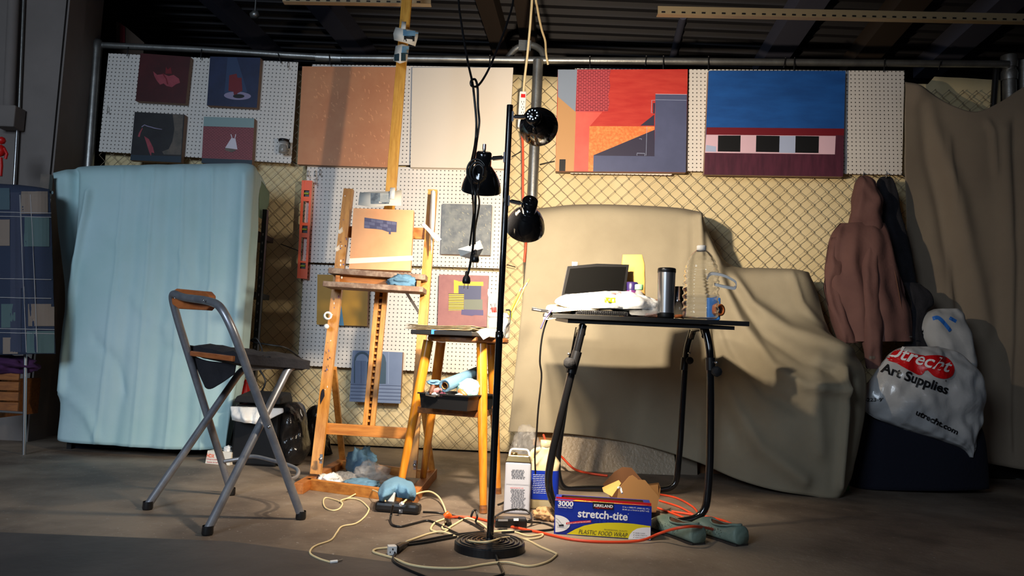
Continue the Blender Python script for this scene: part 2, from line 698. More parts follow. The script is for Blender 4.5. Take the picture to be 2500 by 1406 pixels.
# ================================================================== SETTING
def floor_mat():
    m = bpy.data.materials.new('concrete')
    m.use_nodes = True
    nt = m.node_tree
    b = nt.nodes['Principled BSDF']
    tc = nt.nodes.new('ShaderNodeTexCoord')

    def nz(sc, det, rough=0.6):
        n = nt.nodes.new('ShaderNodeTexNoise')
        n.inputs['Scale'].default_value = sc
        n.inputs['Detail'].default_value = det
        n.inputs['Roughness'].default_value = rough
        nt.links.new(tc.outputs['Object'], n.inputs['Vector'])
        return n

    def ramp(src, p0, c0, p1, c1):
        r = nt.nodes.new('ShaderNodeValToRGB')
        r.color_ramp.elements[0].position = p0
        r.color_ramp.elements[1].position = p1
        r.color_ramp.elements[0].color = c0
        r.color_ramp.elements[1].color = c1
        nt.links.new(src, r.inputs['Fac'])
        return r
    a = ramp(nz(1.6, 8).outputs['Fac'], 0.40, (0.12, 0.088, 0.066, 1), 0.60, (0.28, 0.22, 0.165, 1))
    sp = ramp(nz(9, 6, 0.75).outputs['Fac'], 0.56, (0, 0, 0, 1), 0.68, (1, 1, 1, 1))
    sp2 = ramp(nz(60, 3, 0.6).outputs['Fac'], 0.655, (0, 0, 0, 1), 0.69, (1, 1, 1, 1))
    m1 = nt.nodes.new('ShaderNodeMix')
    m1.data_type = 'RGBA'
    mul = nt.nodes.new('ShaderNodeMath')
    mul.operation = 'MULTIPLY'
    mul.inputs[1].default_value = 0.3
    nt.links.new(sp.outputs['Color'], mul.inputs[0])
    nt.links.new(mul.outputs[0], m1.inputs['Factor'])
    nt.links.new(a.outputs['Color'], m1.inputs[6])
    m1.inputs[7].default_value = (0.32, 0.28, 0.24, 1)
    m2 = nt.nodes.new('ShaderNodeMix')
    m2.data_type = 'RGBA'
    mul2 = nt.nodes.new('ShaderNodeMath')
    mul2.operation = 'MULTIPLY'
    mul2.inputs[1].default_value = 0.5
    nt.links.new(sp2.outputs['Color'], mul2.inputs[0])
    nt.links.new(mul2.outputs[0], m2.inputs['Factor'])
    nt.links.new(m1.outputs[2], m2.inputs[6])
    m2.inputs[7].default_value = (0.5, 0.47, 0.42, 1)
    nt.links.new(m2.outputs[2], b.inputs['Base Color'])
    b.inputs['Roughness'].default_value = 0.62
    bp = nt.nodes.new('ShaderNodeBump')
    bp.inputs['Strength'].default_value = 0.25
    bp.inputs['Distance'].default_value = 0.01
    nt.links.new(nz(25, 6).outputs['Fac'], bp.inputs['Height'])
    nt.links.new(bp.outputs['Normal'], b.inputs['Normal'])
    MATS['concrete'] = m


floor_mat()
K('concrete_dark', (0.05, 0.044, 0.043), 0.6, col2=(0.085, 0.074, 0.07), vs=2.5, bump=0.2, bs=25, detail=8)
m = MB()
m.box((0, 3.0, -0.05), 12, 14, 0.1, 'concrete')
m.build('floor', kind='structure')
# darker colour laid over the front floor, its edge runs across
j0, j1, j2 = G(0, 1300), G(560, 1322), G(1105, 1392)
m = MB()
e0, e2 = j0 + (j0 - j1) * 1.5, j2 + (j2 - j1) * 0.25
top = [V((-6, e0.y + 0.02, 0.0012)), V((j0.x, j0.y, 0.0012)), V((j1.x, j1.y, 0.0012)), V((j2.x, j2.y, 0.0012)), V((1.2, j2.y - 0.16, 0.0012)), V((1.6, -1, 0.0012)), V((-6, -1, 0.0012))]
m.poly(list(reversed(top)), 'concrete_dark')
m.build('floor_dark_front', kind='structure')

m = MB()
m.box((0, 8.6, 1.7), 12, 0.2, 3.4, 'dark_wall')
m.build('wall_back', kind='structure')
m = MB()
m.box((5.1, 3.0, 1.7), 0.2, 13, 3.4, 'dark_wall')
m.build('wall_right', kind='structure')
# left wall: two painted steps of a pier
m = MB()
a, b_ = P(-80, 700, 4.48), P(138, 250, 4.48)
m.box(((-6 + b_.x) / 2, 4.68, 1.7), b_.x + 6, 0.4, 3.4, 'pillar')
m.build('wall_left', kind='structure')
m = MB()
c0, c1 = P(147, 250, 4.45), V((P(217, 398, 4.73).x - 0.055, 0, 0))
m.box(((c0.x + c1.x) / 2, 4.535, 1.7), c1.x - c0.x, 0.17, 3.4, 'pillar')
m.build('wall_left_pier', kind='structure')

# ceiling: corrugated deck, ribs run left to right
m = MB()
rows = []
y = 2.8
i = 0
prof = [(0, 0), (0.05, 0), (0.075, 0.04), (0.125, 0.04), (0.15, 0)]
ys = []
while y < 8.6:
    for dy, dz in prof[:-1]:
        ys.append((y + dy, 3.25 + dz))
    y += 0.15
rows = [[V((x, yy, zz)) for x in (-6, -2, 2, 5)] for yy, zz in ys]
m.grid(rows, 'deck', False)
m.build('ceiling', kind='structure', solid=0.01)
m = MB()
m.box((-0.5, 0.9, 3.3), 11.5, 3.8, 0.08, 'deck')
m.build('ceiling_near', kind='structure')


def ceil_beam(name, px0, px1, wd, dep, mt, py0=0, py1=130, z=3.1):
    a, b_ = G(px0, py0, z), G(px1, py1, z)
    d = (b_ - a)
    a2, b2 = a - d * 5.0, b_ + d * 0.6
    m = MB()
    up = V((0, 0, dep / 2))
    m.beam(a2 + up, b2 + up, wd, dep, mt)
    m.build(name, kind='structure')


ceil_beam('trim_1', 762, 868, 0.17, 0.15, 'beam_blue')
ceil_beam('trim_2', 1182, 1222, 0.13, 0.15, 'beam')
ceil_beam('trim_3', 1275, 1292, 0.12, 0.15, 'beam')
ceil_beam('trim_4', 1990, 1905, 0.20, 0.15, 'beam_blue')
ceil_beam('trim_5', 2240, 2130, 0.20, 0.15, 'beam')
ceil_beam('trim_6', 2480, 2330, 0.20, 0.15, 'beam_blue')
ceil_beam('trim_7', 500, 640, 0.10, 0.15, 'beam_blue')
m = MB()
m.tube([P(1668, 40, 5.6), P(1640, 150, 6.4)], 0.03, 'beam_blue', 10)
m.build('conduit_pipe', label='pale blue conduit slanting down under the dark ceiling', cat='pipe')


def strut(name, p, q, hh, label):
    m = MB()
    p, q = V(p), V(q)
    d = (q - p).normalized()
    m.beam(p, q, hh, 0.004, 'strut', side=(0, 0, 1))
    m.beam(p + V((0, 0.02, -hh / 2)), q + V((0, 0.02, -hh / 2)), 0.04, 0.004, 'strut', side=(0, 1, 0))
    n = int((q - p).length / 0.055)
    for k in range(n):
        c = p + d * (0.03 + k * 0.055) + V((0, -0.003, -hh * 0.32))
        m.box(c, 0.02, 0.004, 0.008, 'black')
    m.build(name, label=label, cat='metal strut')


strut('slotted_strut', P(1606, 24, 4.0), P(2560, 44, 4.0), 0.042, 'long slotted steel angle hanging under the ceiling at right')
strut('slotted_strut', P(690, -4, 4.0), P(1052, 2, 4.0), 0.03, 'short slotted steel angle at the top edge left of the cords')

# left wall fittings
m = MB()
m.tube([P(36, -60, 4.44), P(22, 262, 4.44)], 0.032, 'pillar', 12)
m.build('conduit_pipe', label='thick grey conduit on the left wall above the junction box', cat='pipe')
m = MB()
m.tube([P(60, -60, 4.46), P(47, 265, 4.46)], 0.008, 'galv', 8)
m.build('thin_rod', label='thin shiny rod beside the thick conduit, top left', cat='rod')
m = MB()
m.box(P(24, 288, 4.42), 0.12, 0.10, 0.13, 'pillar')
m.build('junction_box', label='grey junction box on the left wall under the conduit', cat='electrical box', bevel=0.006)
m = MB()
m.tube([P(42, 318, 4.45), P(33, 470, 4.45)], 0.008, 'steel', 8)
m.build('thin_rod', label='thin shiny rod standing up from the plaid blanket', cat='rod')

# ================================================================== CHAIN LINK FENCE
fence = thing('chain_link_fence', (0.3, fy(0.3), 0), 'galvanised chain link fence with pipe rails standing across the room', 'fence')
rail = [F(238, 110, 0.02), F(500, 122, 0.02), F(700, 135, 0.02), F(830, 142, 0.02), F(1050, 144, 0.02), F(1310, 147, 0.02), F(1700, 150, 0.02), F(2100, 154, 0.02), F(2462, 157, 0.02)]
m = MB()
m.tube(rail[:4], 0.021, 'galv', 14)
m.tube(rail[3:], 0.023, 'galv', 14)
m.tube([F(772, 140, 0.02), F(834, 143, 0.02)], 0.028, 'galv', 14)
m.build('top_rail', fence)
m = MB()
a = F(238, 104, 0.03)
b_ = G(190, 1070)
b_ = V((F(200, 900, 0.03).x, a.y + 0.03, 0))
m.tube([a, F(217, 398, 0.03), b_], 0.032, 'galv', 16)
m.lathe([(0.001, 0.025), (0.025, 0.018), (0.035, 0), (0.035, -0.05)], a, 'galv')
m.build('post', fence)
m = MB()
a = F(1314, 148, 0.06)
b_ = F(1300, 470, 0.06)
b_ = V((b_.x + (b_.x - a.x) * 2, b_.y, 0))
m.tube([a, F(1300, 470, 0.06), b_], 0.033, 'galv', 18)
m.tube(cat_rom([F(1240, 142, -0.08), F(1262, 118, -0.08), F(1296, 110, -0.08), F(1322, 124, -0.05), F(1330, 152, -0.03)], 5), 0.022, 'galv', 12)
m.box(F(1281, 112, -0.05), 0.08, 0.02, 0.07, 'galv')
m.build('post', fence)
for px, r_ in ((2463, 0.04), (2500, 0.03)):
    m = MB()
    a = F(px, 148, -0.02)
    m.tube([a, V((a.x + 0.01, a.y, 0))], r_, 'galv', 16)
    if px < 2480:
        m.lathe([(0.046, 0.02), (0.05, 0.0), (0.046, -0.04)], a + V((0, 0, -0.09)), 'galv')
        m.lathe([(0.046, 0.04), (0.05, 0.0), (0.046, -0.04)], a + V((0, 0, -0.01)), 'galv')
        m.tube([F(2432, 165, -0.02), F(2424, 268, -0.02)], 0.018, 'black', 8)
    m.build('post', fence)
m = MB()
W2 = 0.0425
xa, xb = F(222, 600).x, F(2440, 600).x
nc = int((xb - xa) / W2)
ztop, zb = 2.40, 0.02
nr = int((ztop - zb) / W2)


def rail_z(x):
    for a, b_ in zip(rail[:-1], rail[1:]):
        if x <= b_.x:
            t = (x - a.x) / (b_.x - a.x)
            return a.z + (b_.z - a.z) * t
    return rail[-1].z


for i in range(nc):
    pts = []
    for k in range(nr + 2):
        side = (i + k) % 2
        x = xa + (i + side) * W2 + 0.002 * (1 if side else -1)
        z = zb + k * W2
        if z > rail_z(x) - 0.02:
            break
        yy = fy(x) + 0.0035 * (1 if (side == 0) else -1)
        pts.append(V((x, yy, z)))
    m.tube(pts, 0.0023, 'wire', 4, cap=False)
m.build('wire_mesh', fence)
# tan cloth lining behind the wire
m = MB()
rows = []
for i in range(26):
    line = []
    for j in range(140):
        x = xa + 0.02 + (xb - xa + 0.03) * j / 139
        zt = rail_z(x) - 0.075 - 0.02 * math.sin(x * 2.1) - (0.05 if 1.9 < x < 2.6 else 0)
        z = 0.012 + (zt - 0.012) * (1 - i / 25)
        yy = fy(x, -0.045 - 0.012 * noise.noise(V((x * 3.5, z * 0.6, 1))) - 0.006 * noise.noise(V((x * 9, z * 1.5, 4))))
        line.append(V((x, yy, z)))
    rows.append(line)
m.grid(rows, 'backcloth')
m.build('cloth_lining', label='cream cloth lining hanging behind the chain link fence', cat='cloth', solid=0.002)

# ================================================================== PEGBOARDS AND PAINTINGS


def panel_axes(c):
    tl, tr, br, bl = c
    u = ((tr - tl) + (br - bl)).normalized()
    n = (tr - tl).cross(bl - tl)
    n = n.normalized()
    if n.dot(CAM - tl) < 0:
        n = -n
    v = n.cross(u)
    return u, v, n


def slab(px, off, th, m, front, side=None):
    c = [F(x, y, off) for x, y in px]
    u, v, n = panel_axes(c)
    back = [p - n * th for p in c]
    m.hexa(c, back, side or front)
    m.add([p + n * 0.0003 for p in c], [(3, 2, 1, 0)] if (c[1] - c[0]).cross(c[2] - c[0]).dot(n) < 0 else [(0, 1, 2, 3)], front)
    return c, u, v, n


def pegboard(px, off, label):
    m = MB()
    c, u, v, n = slab(px, off, 0.006, m, 'pegboard', 'old_wood')
    o = c[3]
    m.build('pegboard', label=label, cat='pegboard', uvf=lambda co: ((co - o).dot(u) + 0.0127, (co - o).dot(v) + 0.0127))


pegboard([(265, 130), (728, 152), (711, 399), (241, 370)], 0.03, 'white pegboard at far left holding four small paintings')
pegboard([(762, 157), (1250, 165), (1238, 404), (742, 402)], 0.03, 'white pegboard behind the plain orange and blank canvases')
pegboard([(750, 405), (1240, 411), (1230, 656), (737, 640)], 0.03, 'white pegboard in the middle of the fence behind the easel top')
pegboard([(742, 645), (1229, 664), (1215, 915), (727, 892)], 0.03, 'lowest white pegboard on the fence behind the stool')
pegboard([(1404, 167), (1651, 170), (1640, 428), (1392, 424)], 0.03, 'white pegboard almost hidden behind the red building painting')
pegboard([(1682, 169), (2208, 173), (2202, 427), (1671, 418)], 0.03, 'white pegboard at the right holding the blue sky painting')

CP = {}


def pm(name, rgb, **k):
    return K('paint_' + name, srgb(*rgb), 0.5, **k)


def painting(px, label, base, layers, off=0.075, th=0.038, side='canvas_side', name='painting', motif=None):
    m = MB()
    c, u, v, n = slab(px, off, th, m, base, side)
    S = surf_plane(c[0], n)
    k = 2
    for L in layers:
        kind, mt = L[0], L[1]
        o_ = 0.0006 * k
        if kind == 'p':
            ppoly(m, S, L[2], mt, o_)
        elif kind == 's':
            pstroke(m, S, L[2], L[3], mt, o_)
        k += 0.4 if kind == 'p' else 0.01
    o = c[3]
    m.build(name, label=label, cat='painting', uvf=lambda co: ((co - o).dot(u), (co - o).dot(v)))


K('canvas_side', srgb(160, 130, 110), 0.8)
K('canvas_white', srgb(232, 220, 205), 0.75)
pm('darkred', (60, 14, 18), col2=srgb(78, 20, 24), vs=6)
pm('pink', (170, 75, 85), col2=srgb(150, 60, 72), vs=20)
pm('red2', (120, 24, 34))
pm('navy', (24, 34, 66), col2=srgb(32, 46, 84), vs=7)
pm('navy2', (44, 64, 100))
pm('lilac', (150, 140, 170))
pm('blackish', (26, 22, 28), col2=srgb(40, 40, 42), vs=8)
pm('greybrown', (110, 98, 88), col2=srgb(80, 76, 70), vs=14)
pm('tealdark', (34, 52, 66))
pm('paleteal', (140, 165, 165))
pm('white', (225, 215, 225))
pm('orange', (214, 148, 102), col2=srgb(198, 126, 82), vs=5, vr=(0.3, 0.7), detail=8)
pm('orange_hl', (228, 160, 112))
pm('violet_edge', (176, 118, 92), col2=srgb(196, 118, 78), vs=4, vr=(0.3, 0.7))
pm('peach', (222, 160, 112), col2=srgb(232, 176, 126), vs=5)
pm('slate', (112, 112, 142), col2=srgb(96, 98, 128), vs=30)
pm('slate_d', (80, 80, 112))
pm('cream', (255, 238, 214))
pm('greyblue', (138, 150, 168))
pm('tan', (196, 148, 98))
pm('red', (192, 48, 42), col2=srgb(206, 66, 54), vs=6, stretch=(1, 1, 5), detail=6)
pm('salmon', (232, 106, 92), col2=srgb(222, 92, 82), vs=5)
pm('blue_slate', (86, 92, 126), col2=srgb(78, 84, 116), vs=5)
pm('dark_slate', (54, 50, 72))
pm('orange2', (232, 120, 62), col2=srgb(242, 160, 92), vs=60, vr=(0.4, 0.7))
pm('blue', (30, 88, 164), col2=srgb(24, 74, 142), vs=4, stretch=(1, 1, 4), detail=6)
pm('maroon', (112, 22, 34))
pm('plum', (88, 40, 58), col2=srgb(70, 32, 48), vs=6, stretch=(6, 1, 1))
pm('pinkgrey', (222, 186, 200))
pm('bluegrey', (170, 182, 212))
pm('black', (14, 14, 16))
pm('greymarble', (98, 106, 116), col2=srgb(134, 140, 142), vs=16, vr=(0.4, 0.62), detail=8)
pm('greymarble_hl', (170, 168, 150))
pm('mustard', (196, 146, 20), col2=srgb(186, 134, 16), vs=3)
pm('skyblue', (84, 144, 182))
pm('mauve', (168, 116, 118), col2=srgb(152, 102, 108), vs=12, detail=8)
pm('yellow', (232, 196, 66))
pm('steelblue', (72, 82, 124))
pm('sage', (120, 130, 122))
pm('indigo', (84, 80, 134))
pm('archblue', (118, 136, 170), col2=srgb(108, 126, 160), vs=6)
pm('archlite', (140, 158, 190))
pm('archdark', (72, 84, 116))
pm('archteal', (60, 84, 104))
brick_mat('paint_bricks_red', srgb(120, 24, 38), srgb(140, 32, 46), srgb(212, 90, 96), 0.030, 0.011, 0.0022)
brick_mat('paint_bricks_small', srgb(120, 44, 52), srgb(106, 36, 46), srgb(160, 86, 92), 0.022, 0.009, 0.0016)

# a. dark red with pink dress
painting([(343, 130), (465, 139), (453, 253), (331, 246)], 'small dark red painting of a floating pink dress, top left of four', 'paint_darkred', [
    ('p', 'paint_red2', [(405, 163), (410, 170), (417, 164), (420, 180), (404, 180)]),
    ('p', 'paint_pink', [(374, 174), (384, 183), (400, 181), (412, 186), (424, 183), (437, 192), (440, 202), (430, 206), (420, 213), (407, 210), (400, 204), (391, 207), (383, 197), (377, 186)]),
    ('s', 'paint_red2', [(398, 180), (406, 192), (410, 206)], 3),
])
painting([(513, 138), (636, 141), (627, 263), (505, 257)], 'small dark blue painting of a red figure in a spotlight, top right of four', 'paint_navy', [
    ('p', 'paint_navy2', [(556, 140), (578, 140), (604, 225), (548, 228)]),
    ('p', 'paint_lilac', ell(580, 234, 33, 10, rot=0.04)),
    ('p', 'paint_red2', [(560, 184), (578, 180), (580, 190), (590, 190), (592, 222), (580, 228), (578, 238), (572, 236), (570, 224), (558, 222)]),
    ('p', 'paint_black', ell(583, 235, 14, 5)),
])
painting([(329, 273), (451, 280), (442, 397), (318, 391)], 'small black painting of a pale curved shape and red arms, bottom left of four', 'paint_blackish', [
    ('p', 'paint_greybrown', [(422, 279), (448, 281), (442, 378), (400, 377), (396, 370), (412, 364), (421, 345), (426, 315)]),
    ('s', 'paint_lilac', [(346, 310), (353, 305), (360, 308), (368, 310), (378, 313), (396, 316)], [2, 2, 2, 2, 2, 1]),
    ('s', 'paint_pink', [(348, 313), (342, 324), (339, 334)], [2, 4, 5]),
    ('p', 'paint_pink', [(352, 332), (364, 340), (374, 360), (377, 374), (370, 372), (369, 382), (364, 370), (358, 350)]),
    ('p', 'paint_tealdark', [(320, 378), (443, 382), (442, 397), (318, 391)]),
])
painting([(498, 285), (621, 289), (615, 404), (492, 398)], 'small painting of a white dress on a brick wall, bottom right of four', 'paint_bricks_small', [
    ('p', 'paint_paleteal', [(498, 285), (621, 289), (620, 312), (497, 308)]),
    ('p', 'paint_tealdark', [(493, 386), (616, 391), (615, 404), (492, 398)]),
    ('p', 'paint_greybrown', [(550, 360), (578, 366), (566, 372), (550, 367)]),
    ('p', 'paint_white', [(565, 337), (575, 338), (580, 365), (550, 361)]),
    ('s', 'paint_white', [(564, 328), (567, 337)], 2),
    ('s', 'paint_white', [(576, 328), (574, 337)], 2),
])
hl = []
for i in range(130):
    x, y = random.uniform(760, 950), random.uniform(172, 398)
    a = random.uniform(0.3, 1.5)
    r_ = random.uniform(3, 12)
    hl.append(('s', 'paint_orange_hl', [(x, y), (x + r_ * math.cos(a) * 0.3 + 1, y + r_ * math.sin(a) * 0.2), (x + r_ * math.cos(a) * 0.7, y + r_ * math.sin(a) * 0.8 + 1), (x + r_ * math.cos(a), y + r_ * math.sin(a))], [0.4, random.uniform(1.2, 4), random.uniform(0.8, 3), 0.4]))
painting([(738, 162), (978, 164), (958, 409), (726, 401)], 'large plain mottled orange painting left of the easel mast', 'paint_orange',
         hl)
painting([(1007, 165), (1253, 165), (1240, 412), (1002, 408)], 'large blank white canvas between the mast and the lamp pole', 'canvas_white', [], side='canvas_white', name='blank_canvas')
painting([(1362, 170), (1679, 169), (1674, 421), (1356, 418)], 'large painting of a red sky with brick and slate building shapes', 'paint_red', [
    ('p', 'paint_tan', [(1362, 236), (1406, 273), (1402, 418), (1356, 418)]),
    ('p', 'paint_greyblue', [(1362, 170), (1409, 170), (1405, 273), (1362, 236)]),
    ('p', 'paint_black', [(1366, 389), (1381, 389), (1380, 418), (1365, 418)]),
    ('p', 'paint_salmon', [(1406, 273), (1470, 274), (1440, 308), (1438, 418), (1401, 418)]),
    ('p', 'paint_orange2', [(1439, 308), (1598, 309), (1596, 420), (1436, 418)]),
    ('p', 'paint_bricks_red', [(1409, 171), (1491, 171), (1487, 190), (1490, 210), (1485, 235), (1488, 250), (1484, 272), (1406, 273)]),
    ('p', 'paint_dark_slate', [(1449, 379), (1500, 358), (1598, 317), (1598, 382), (1449, 380)]),
    ('p', 'paint_dark_slate', [(1563, 307), (1597, 280), (1597, 307)]),
    ('p', 'paint_blue_slate', [(1600, 230), (1677, 231), (1674, 421), (1597, 420)]),
    ('p', 'paint_blue_slate', [(1449, 380), (1600, 382), (1600, 420), (1448, 419)]),
    ('s', 'paint_pinkgrey', [(1600, 230), (1677, 231)], 1.2),
    ('s', 'paint_bluegrey', [(1600, 244), (1676, 245)], 0.8),
    ('s', 'paint_bluegrey', [(1599, 245), (1591, 245), (1590, 276), (1596, 276)], 1),
    ('p', 'paint_dark_slate', [(1594, 252), (1599, 252), (1598, 278), (1594, 277)]),
    ('s', 'paint_bluegrey', [(1579, 309), (1577, 380)], 0.8),
    ('s', 'paint_bluegrey', [(1555, 380), (1555, 374), (1574, 375), (1574, 381)], 1),
    ('s', 'paint_bluegrey', [(1560, 339), (1566, 339), (1566, 342)], 0.8),
])
painting([(1730, 173), (2064, 173), (2058, 431), (1719, 426)], 'large painting of blue sky over a white band with three black squares', 'paint_blue', [
    ('p', 'paint_maroon', [(1725, 311), (2061, 314), (2060, 332), (1724, 330)]),
    ('p', 'paint_plum', [(1721, 372), (2060, 376), (2058, 431), (1719, 426)]),
    ('p', 'paint_plum', [(2039, 330), (2060, 331), (2059, 378), (2038, 378)]),
    ('p', 'paint_pinkgrey', [(1724, 329), (2040, 332), (2038, 377), (1721, 373)]),
    ('p', 'paint_bluegrey', [(1902, 332), (1942, 332), (1941, 374), (1901, 373)]),
    ('p', 'paint_bluegrey', [(1724, 354), (1748, 358), (1748, 371), (1722, 370)]),
    ('p', 'paint_black', [(1753, 331), (1808, 331), (1807, 371), (1752, 370)]),
    ('p', 'paint_black', [(1846, 331), (1903, 332), (1902, 372), (1845, 371)]),
    ('p', 'paint_black', [(1942, 332), (1999, 333), (1998, 374), (1941, 373)]),
    ('s', 'paint_pinkgrey', [(1815, 355), (1822, 350), (1824, 338)], 1),
])
hl = []
for i in range(46):
    x, y = random.uniform(1086, 1194), random.uniform(504, 612)
    a = random.uniform(0.3, 1.6)
    r_ = random.uniform(4, 9)
    hl.append(('s', 'paint_greymarble_hl', [(x, y), (x + r_ * math.cos(a) * 0.5 - 1, y + r_ * math.sin(a) * 0.5), (x + r_ * math.cos(a), y + r_ * math.sin(a))], [0.4, random.uniform(0.8, 2.2), 0.4]))
painting([(1080, 497), (1201, 500), (1197, 623), (1076, 620)], 'small grey marbled painting on the middle pegboard right of the easel', 'paint_greymarble', hl)
painting([(775, 670), (899, 672), (896, 796), (773, 792)], 'small mustard yellow painting with a blue curve behind the easel leg', 'paint_mustard',
         [('p', 'paint_skyblue', [(826, 671), (848, 671), (836, 705), (833, 745), (840, 795), (822, 794), (815, 745), (816, 705)])])
strp = []
for i in range(10):
    y = 717 + i * 4.3
    strp.append(('s', 'paint_steelblue' if i % 2 else 'paint_dark_slate', [(1095, y), (1133, y + 0.5)], 1.6))
painting([(1072, 670), (1193, 673), (1188, 798), (1068, 795)], 'small mauve painting with yellow, blue and striped rectangles', 'paint_mauve', [
    ('p', 'paint_yellow', [(1108, 683), (1119, 686), (1119, 716), (1108, 716)]),
    ('p', 'paint_yellow', [(1119, 687), (1180, 688), (1180, 698), (1119, 697)]),
    ('p', 'paint_steelblue', [(1120, 697), (1175, 698), (1174, 731), (1120, 731)]),
    ('p', 'paint_sage', [(1133, 731), (1178, 731), (1178, 756), (1132, 756)]),
    ('p', 'paint_yellow', [(1096, 716), (1133, 717), (1132, 758), (1095, 758)])] + strp + [
    ('p', 'paint_indigo', [(1127, 755), (1180, 757), (1180, 770), (1160, 769), (1152, 771), (1126, 768)]),
])
lay = []
lay.append(('p', 'paint_archteal', [(864, 935), (864, 885)] + [(884 - 20 * math.cos(t), 880 - 22 * math.sin(t)) for t in [i * math.pi / 10 for i in range(11)]] + [(905, 885), (904, 935)]))
lay.append(('p', 'paint_archlite', [(867, 935), (867, 882)] + [(884 - 15 * math.cos(t), 880 - 16 * math.sin(t)) for t in [i * math.pi / 10 for i in range(11)]] + [(896, 885), (895, 935)]))
lay.append(('p', 'paint_archblue', [(867, 880), (895, 881), (894, 935), (867, 935)]))
lay.append(('s', 'paint_archdark', [(882, 882), (882, 935)], 1))
lay.append(('p', 'paint_archteal', [(918, 937), (919, 885)] + [(930 - 12 * math.cos(t), 880 - 18 * math.sin(t)) for t in [i * math.pi / 10 for i in range(11)]] + [(943, 885), (942, 937)]))
lay.append(('s', 'paint_archlite', [(949, 858), (948, 937)], 2))
for i in range(10):
    lay.append(('s', 'paint_archlite' if i % 2 else 'paint_archdark', [(856, 938 + i * 4.3), (979, 942 + i * 4.3)], 1.3))
painting([(861, 855), (983, 860), (977, 985), (853, 980)], 'small blue grey painting of arches hanging lowest behind the easel', 'paint_archblue', lay)
# small fittings on the boards
K('print_lime', srgb(170, 190, 60), 0.3)


def sil_loft(m, rows, Y, depth, mt, seg=24, rough=0.0, freq=6.0, seed=0, tilt=0.0, fold=0.0, nfold=7, n=5, cap=True, sq=1.0):
    """body from rows of (y px, left px, right px[, depth factor]); Y = distance, may be (Ytop, Ybottom)"""
    rr = [(r_[0], r_[1], r_[2], r_[3] if len(r_) > 3 else 1.0) for r_ in rows]
    rr = cat_rom(rr, n) if n > 1 else rr
    Y0, Y1 = Y if isinstance(Y, tuple) else (Y, Y)
    rings = []
    for i, (y, xl, xr, df) in enumerate(rr):
        t = i / (len(rr) - 1)
        yy = Y0 + (Y1 - Y0) * t
        a, b_ = P(xl, y, yy), P(xr, y, yy)
        c = (a + b_) / 2
        hw = (b_ - a).length / 2
        u = (b_ - a).normalized() if hw > 1e-6 else V((1, 0, 0))
        ring = []
        for k in range(seg):
            an = 2 * math.pi * k / seg
            ca, sa = math.cos(an), math.sin(an)
            if sq != 1.0:
                ca = math.copysign(abs(ca) ** sq, ca)
                sa = math.copysign(abs(sa) ** sq, sa)
            d = depth * df * (1 + fold * math.sin(nfold * an + seed + 2 * t))
            p = c + u * hw * ca + V((0, d * sa, 0))
            if rough:
                nn = noise.noise(V((p.x * freq, p.y * freq, p.z * freq + seed)))
                n2 = noise.noise(V((p.x * freq * 2.7, p.y * freq * 2.7, p.z * freq * 1.5 + seed)))
                p = p + V((0, 1, 0)) * math.copysign(1, sa) * rough * (nn + 0.5 * n2) + u * rough * 0.3 * nn
            ring.append(p)
        rings.append(ring)
    m.loft(rings, mt, True, cap)
    return m


# jar hanging on the far left board
c = F(692, 358, 0.09)
jar = thing('glass_jar', c, 'small glass jar of screws with a black lid hanging on the far left pegboard', 'jar')
m = MB()
m.lathe([(0.001, -0.042), (0.028, -0.042), (0.03, -0.036), (0.03, 0.03), (0.026, 0.036), (0.001, 0.036)], c, 'clear_film', seg=20)
m.build('glass_body', jar)
m = MB()
m.lathe([(0.001, 0.03), (0.032, 0.03), (0.034, 0.034), (0.034, 0.046), (0.001, 0.05)], c, 'black', seg=20)
m.build('lid', jar)
m = MB()
K('screws', (0.35, 0.3, 0.2), 0.3, 0.9, col2=(0.05, 0.04, 0.03), vs=120, bump=1.0, bs=150)
m.lathe([(0.001, -0.04), (0.026, -0.04), (0.027, -0.01), (0.02, 0.012), (0.001, 0.016)], c, 'screws', seg=16)
m.build('screws', jar, kind='stuff')
m = MB()
m.tube(cat_rom([F(700, 342, 0.08), F(708, 350, 0.05), F(706, 362, 0.04), F(703, 352, 0.034)], 5), 0.0025, 'black', 6)
m.build('hanging_loop', jar)
for (x, y, lb) in ((703, 158, 'near the top right corner of the far left pegboard'), (263, 268, 'near the left edge of the far left pegboard'),
                   (752, 424, 'at the top left corner of the middle pegboard'), (770, 424, 'second from the left at the top of the middle pegboard'),
                   (781, 421, 'third from the left at the top of the middle pegboard'), (771, 443, 'above the orange level on the middle pegboard')):
    m = MB()
    m.tube(cat_rom([F(x, y - 8, 0.034), F(x, y - 6, 0.05), F(x - 1, y + 3, 0.052), F(x, y + 8, 0.058), F(x + 1, y + 3, 0.066)], 4), 0.0022, 'chrome', 6)
    m.build('pegboard_hook', label='small metal peg hook ' + lb, cat='hook')

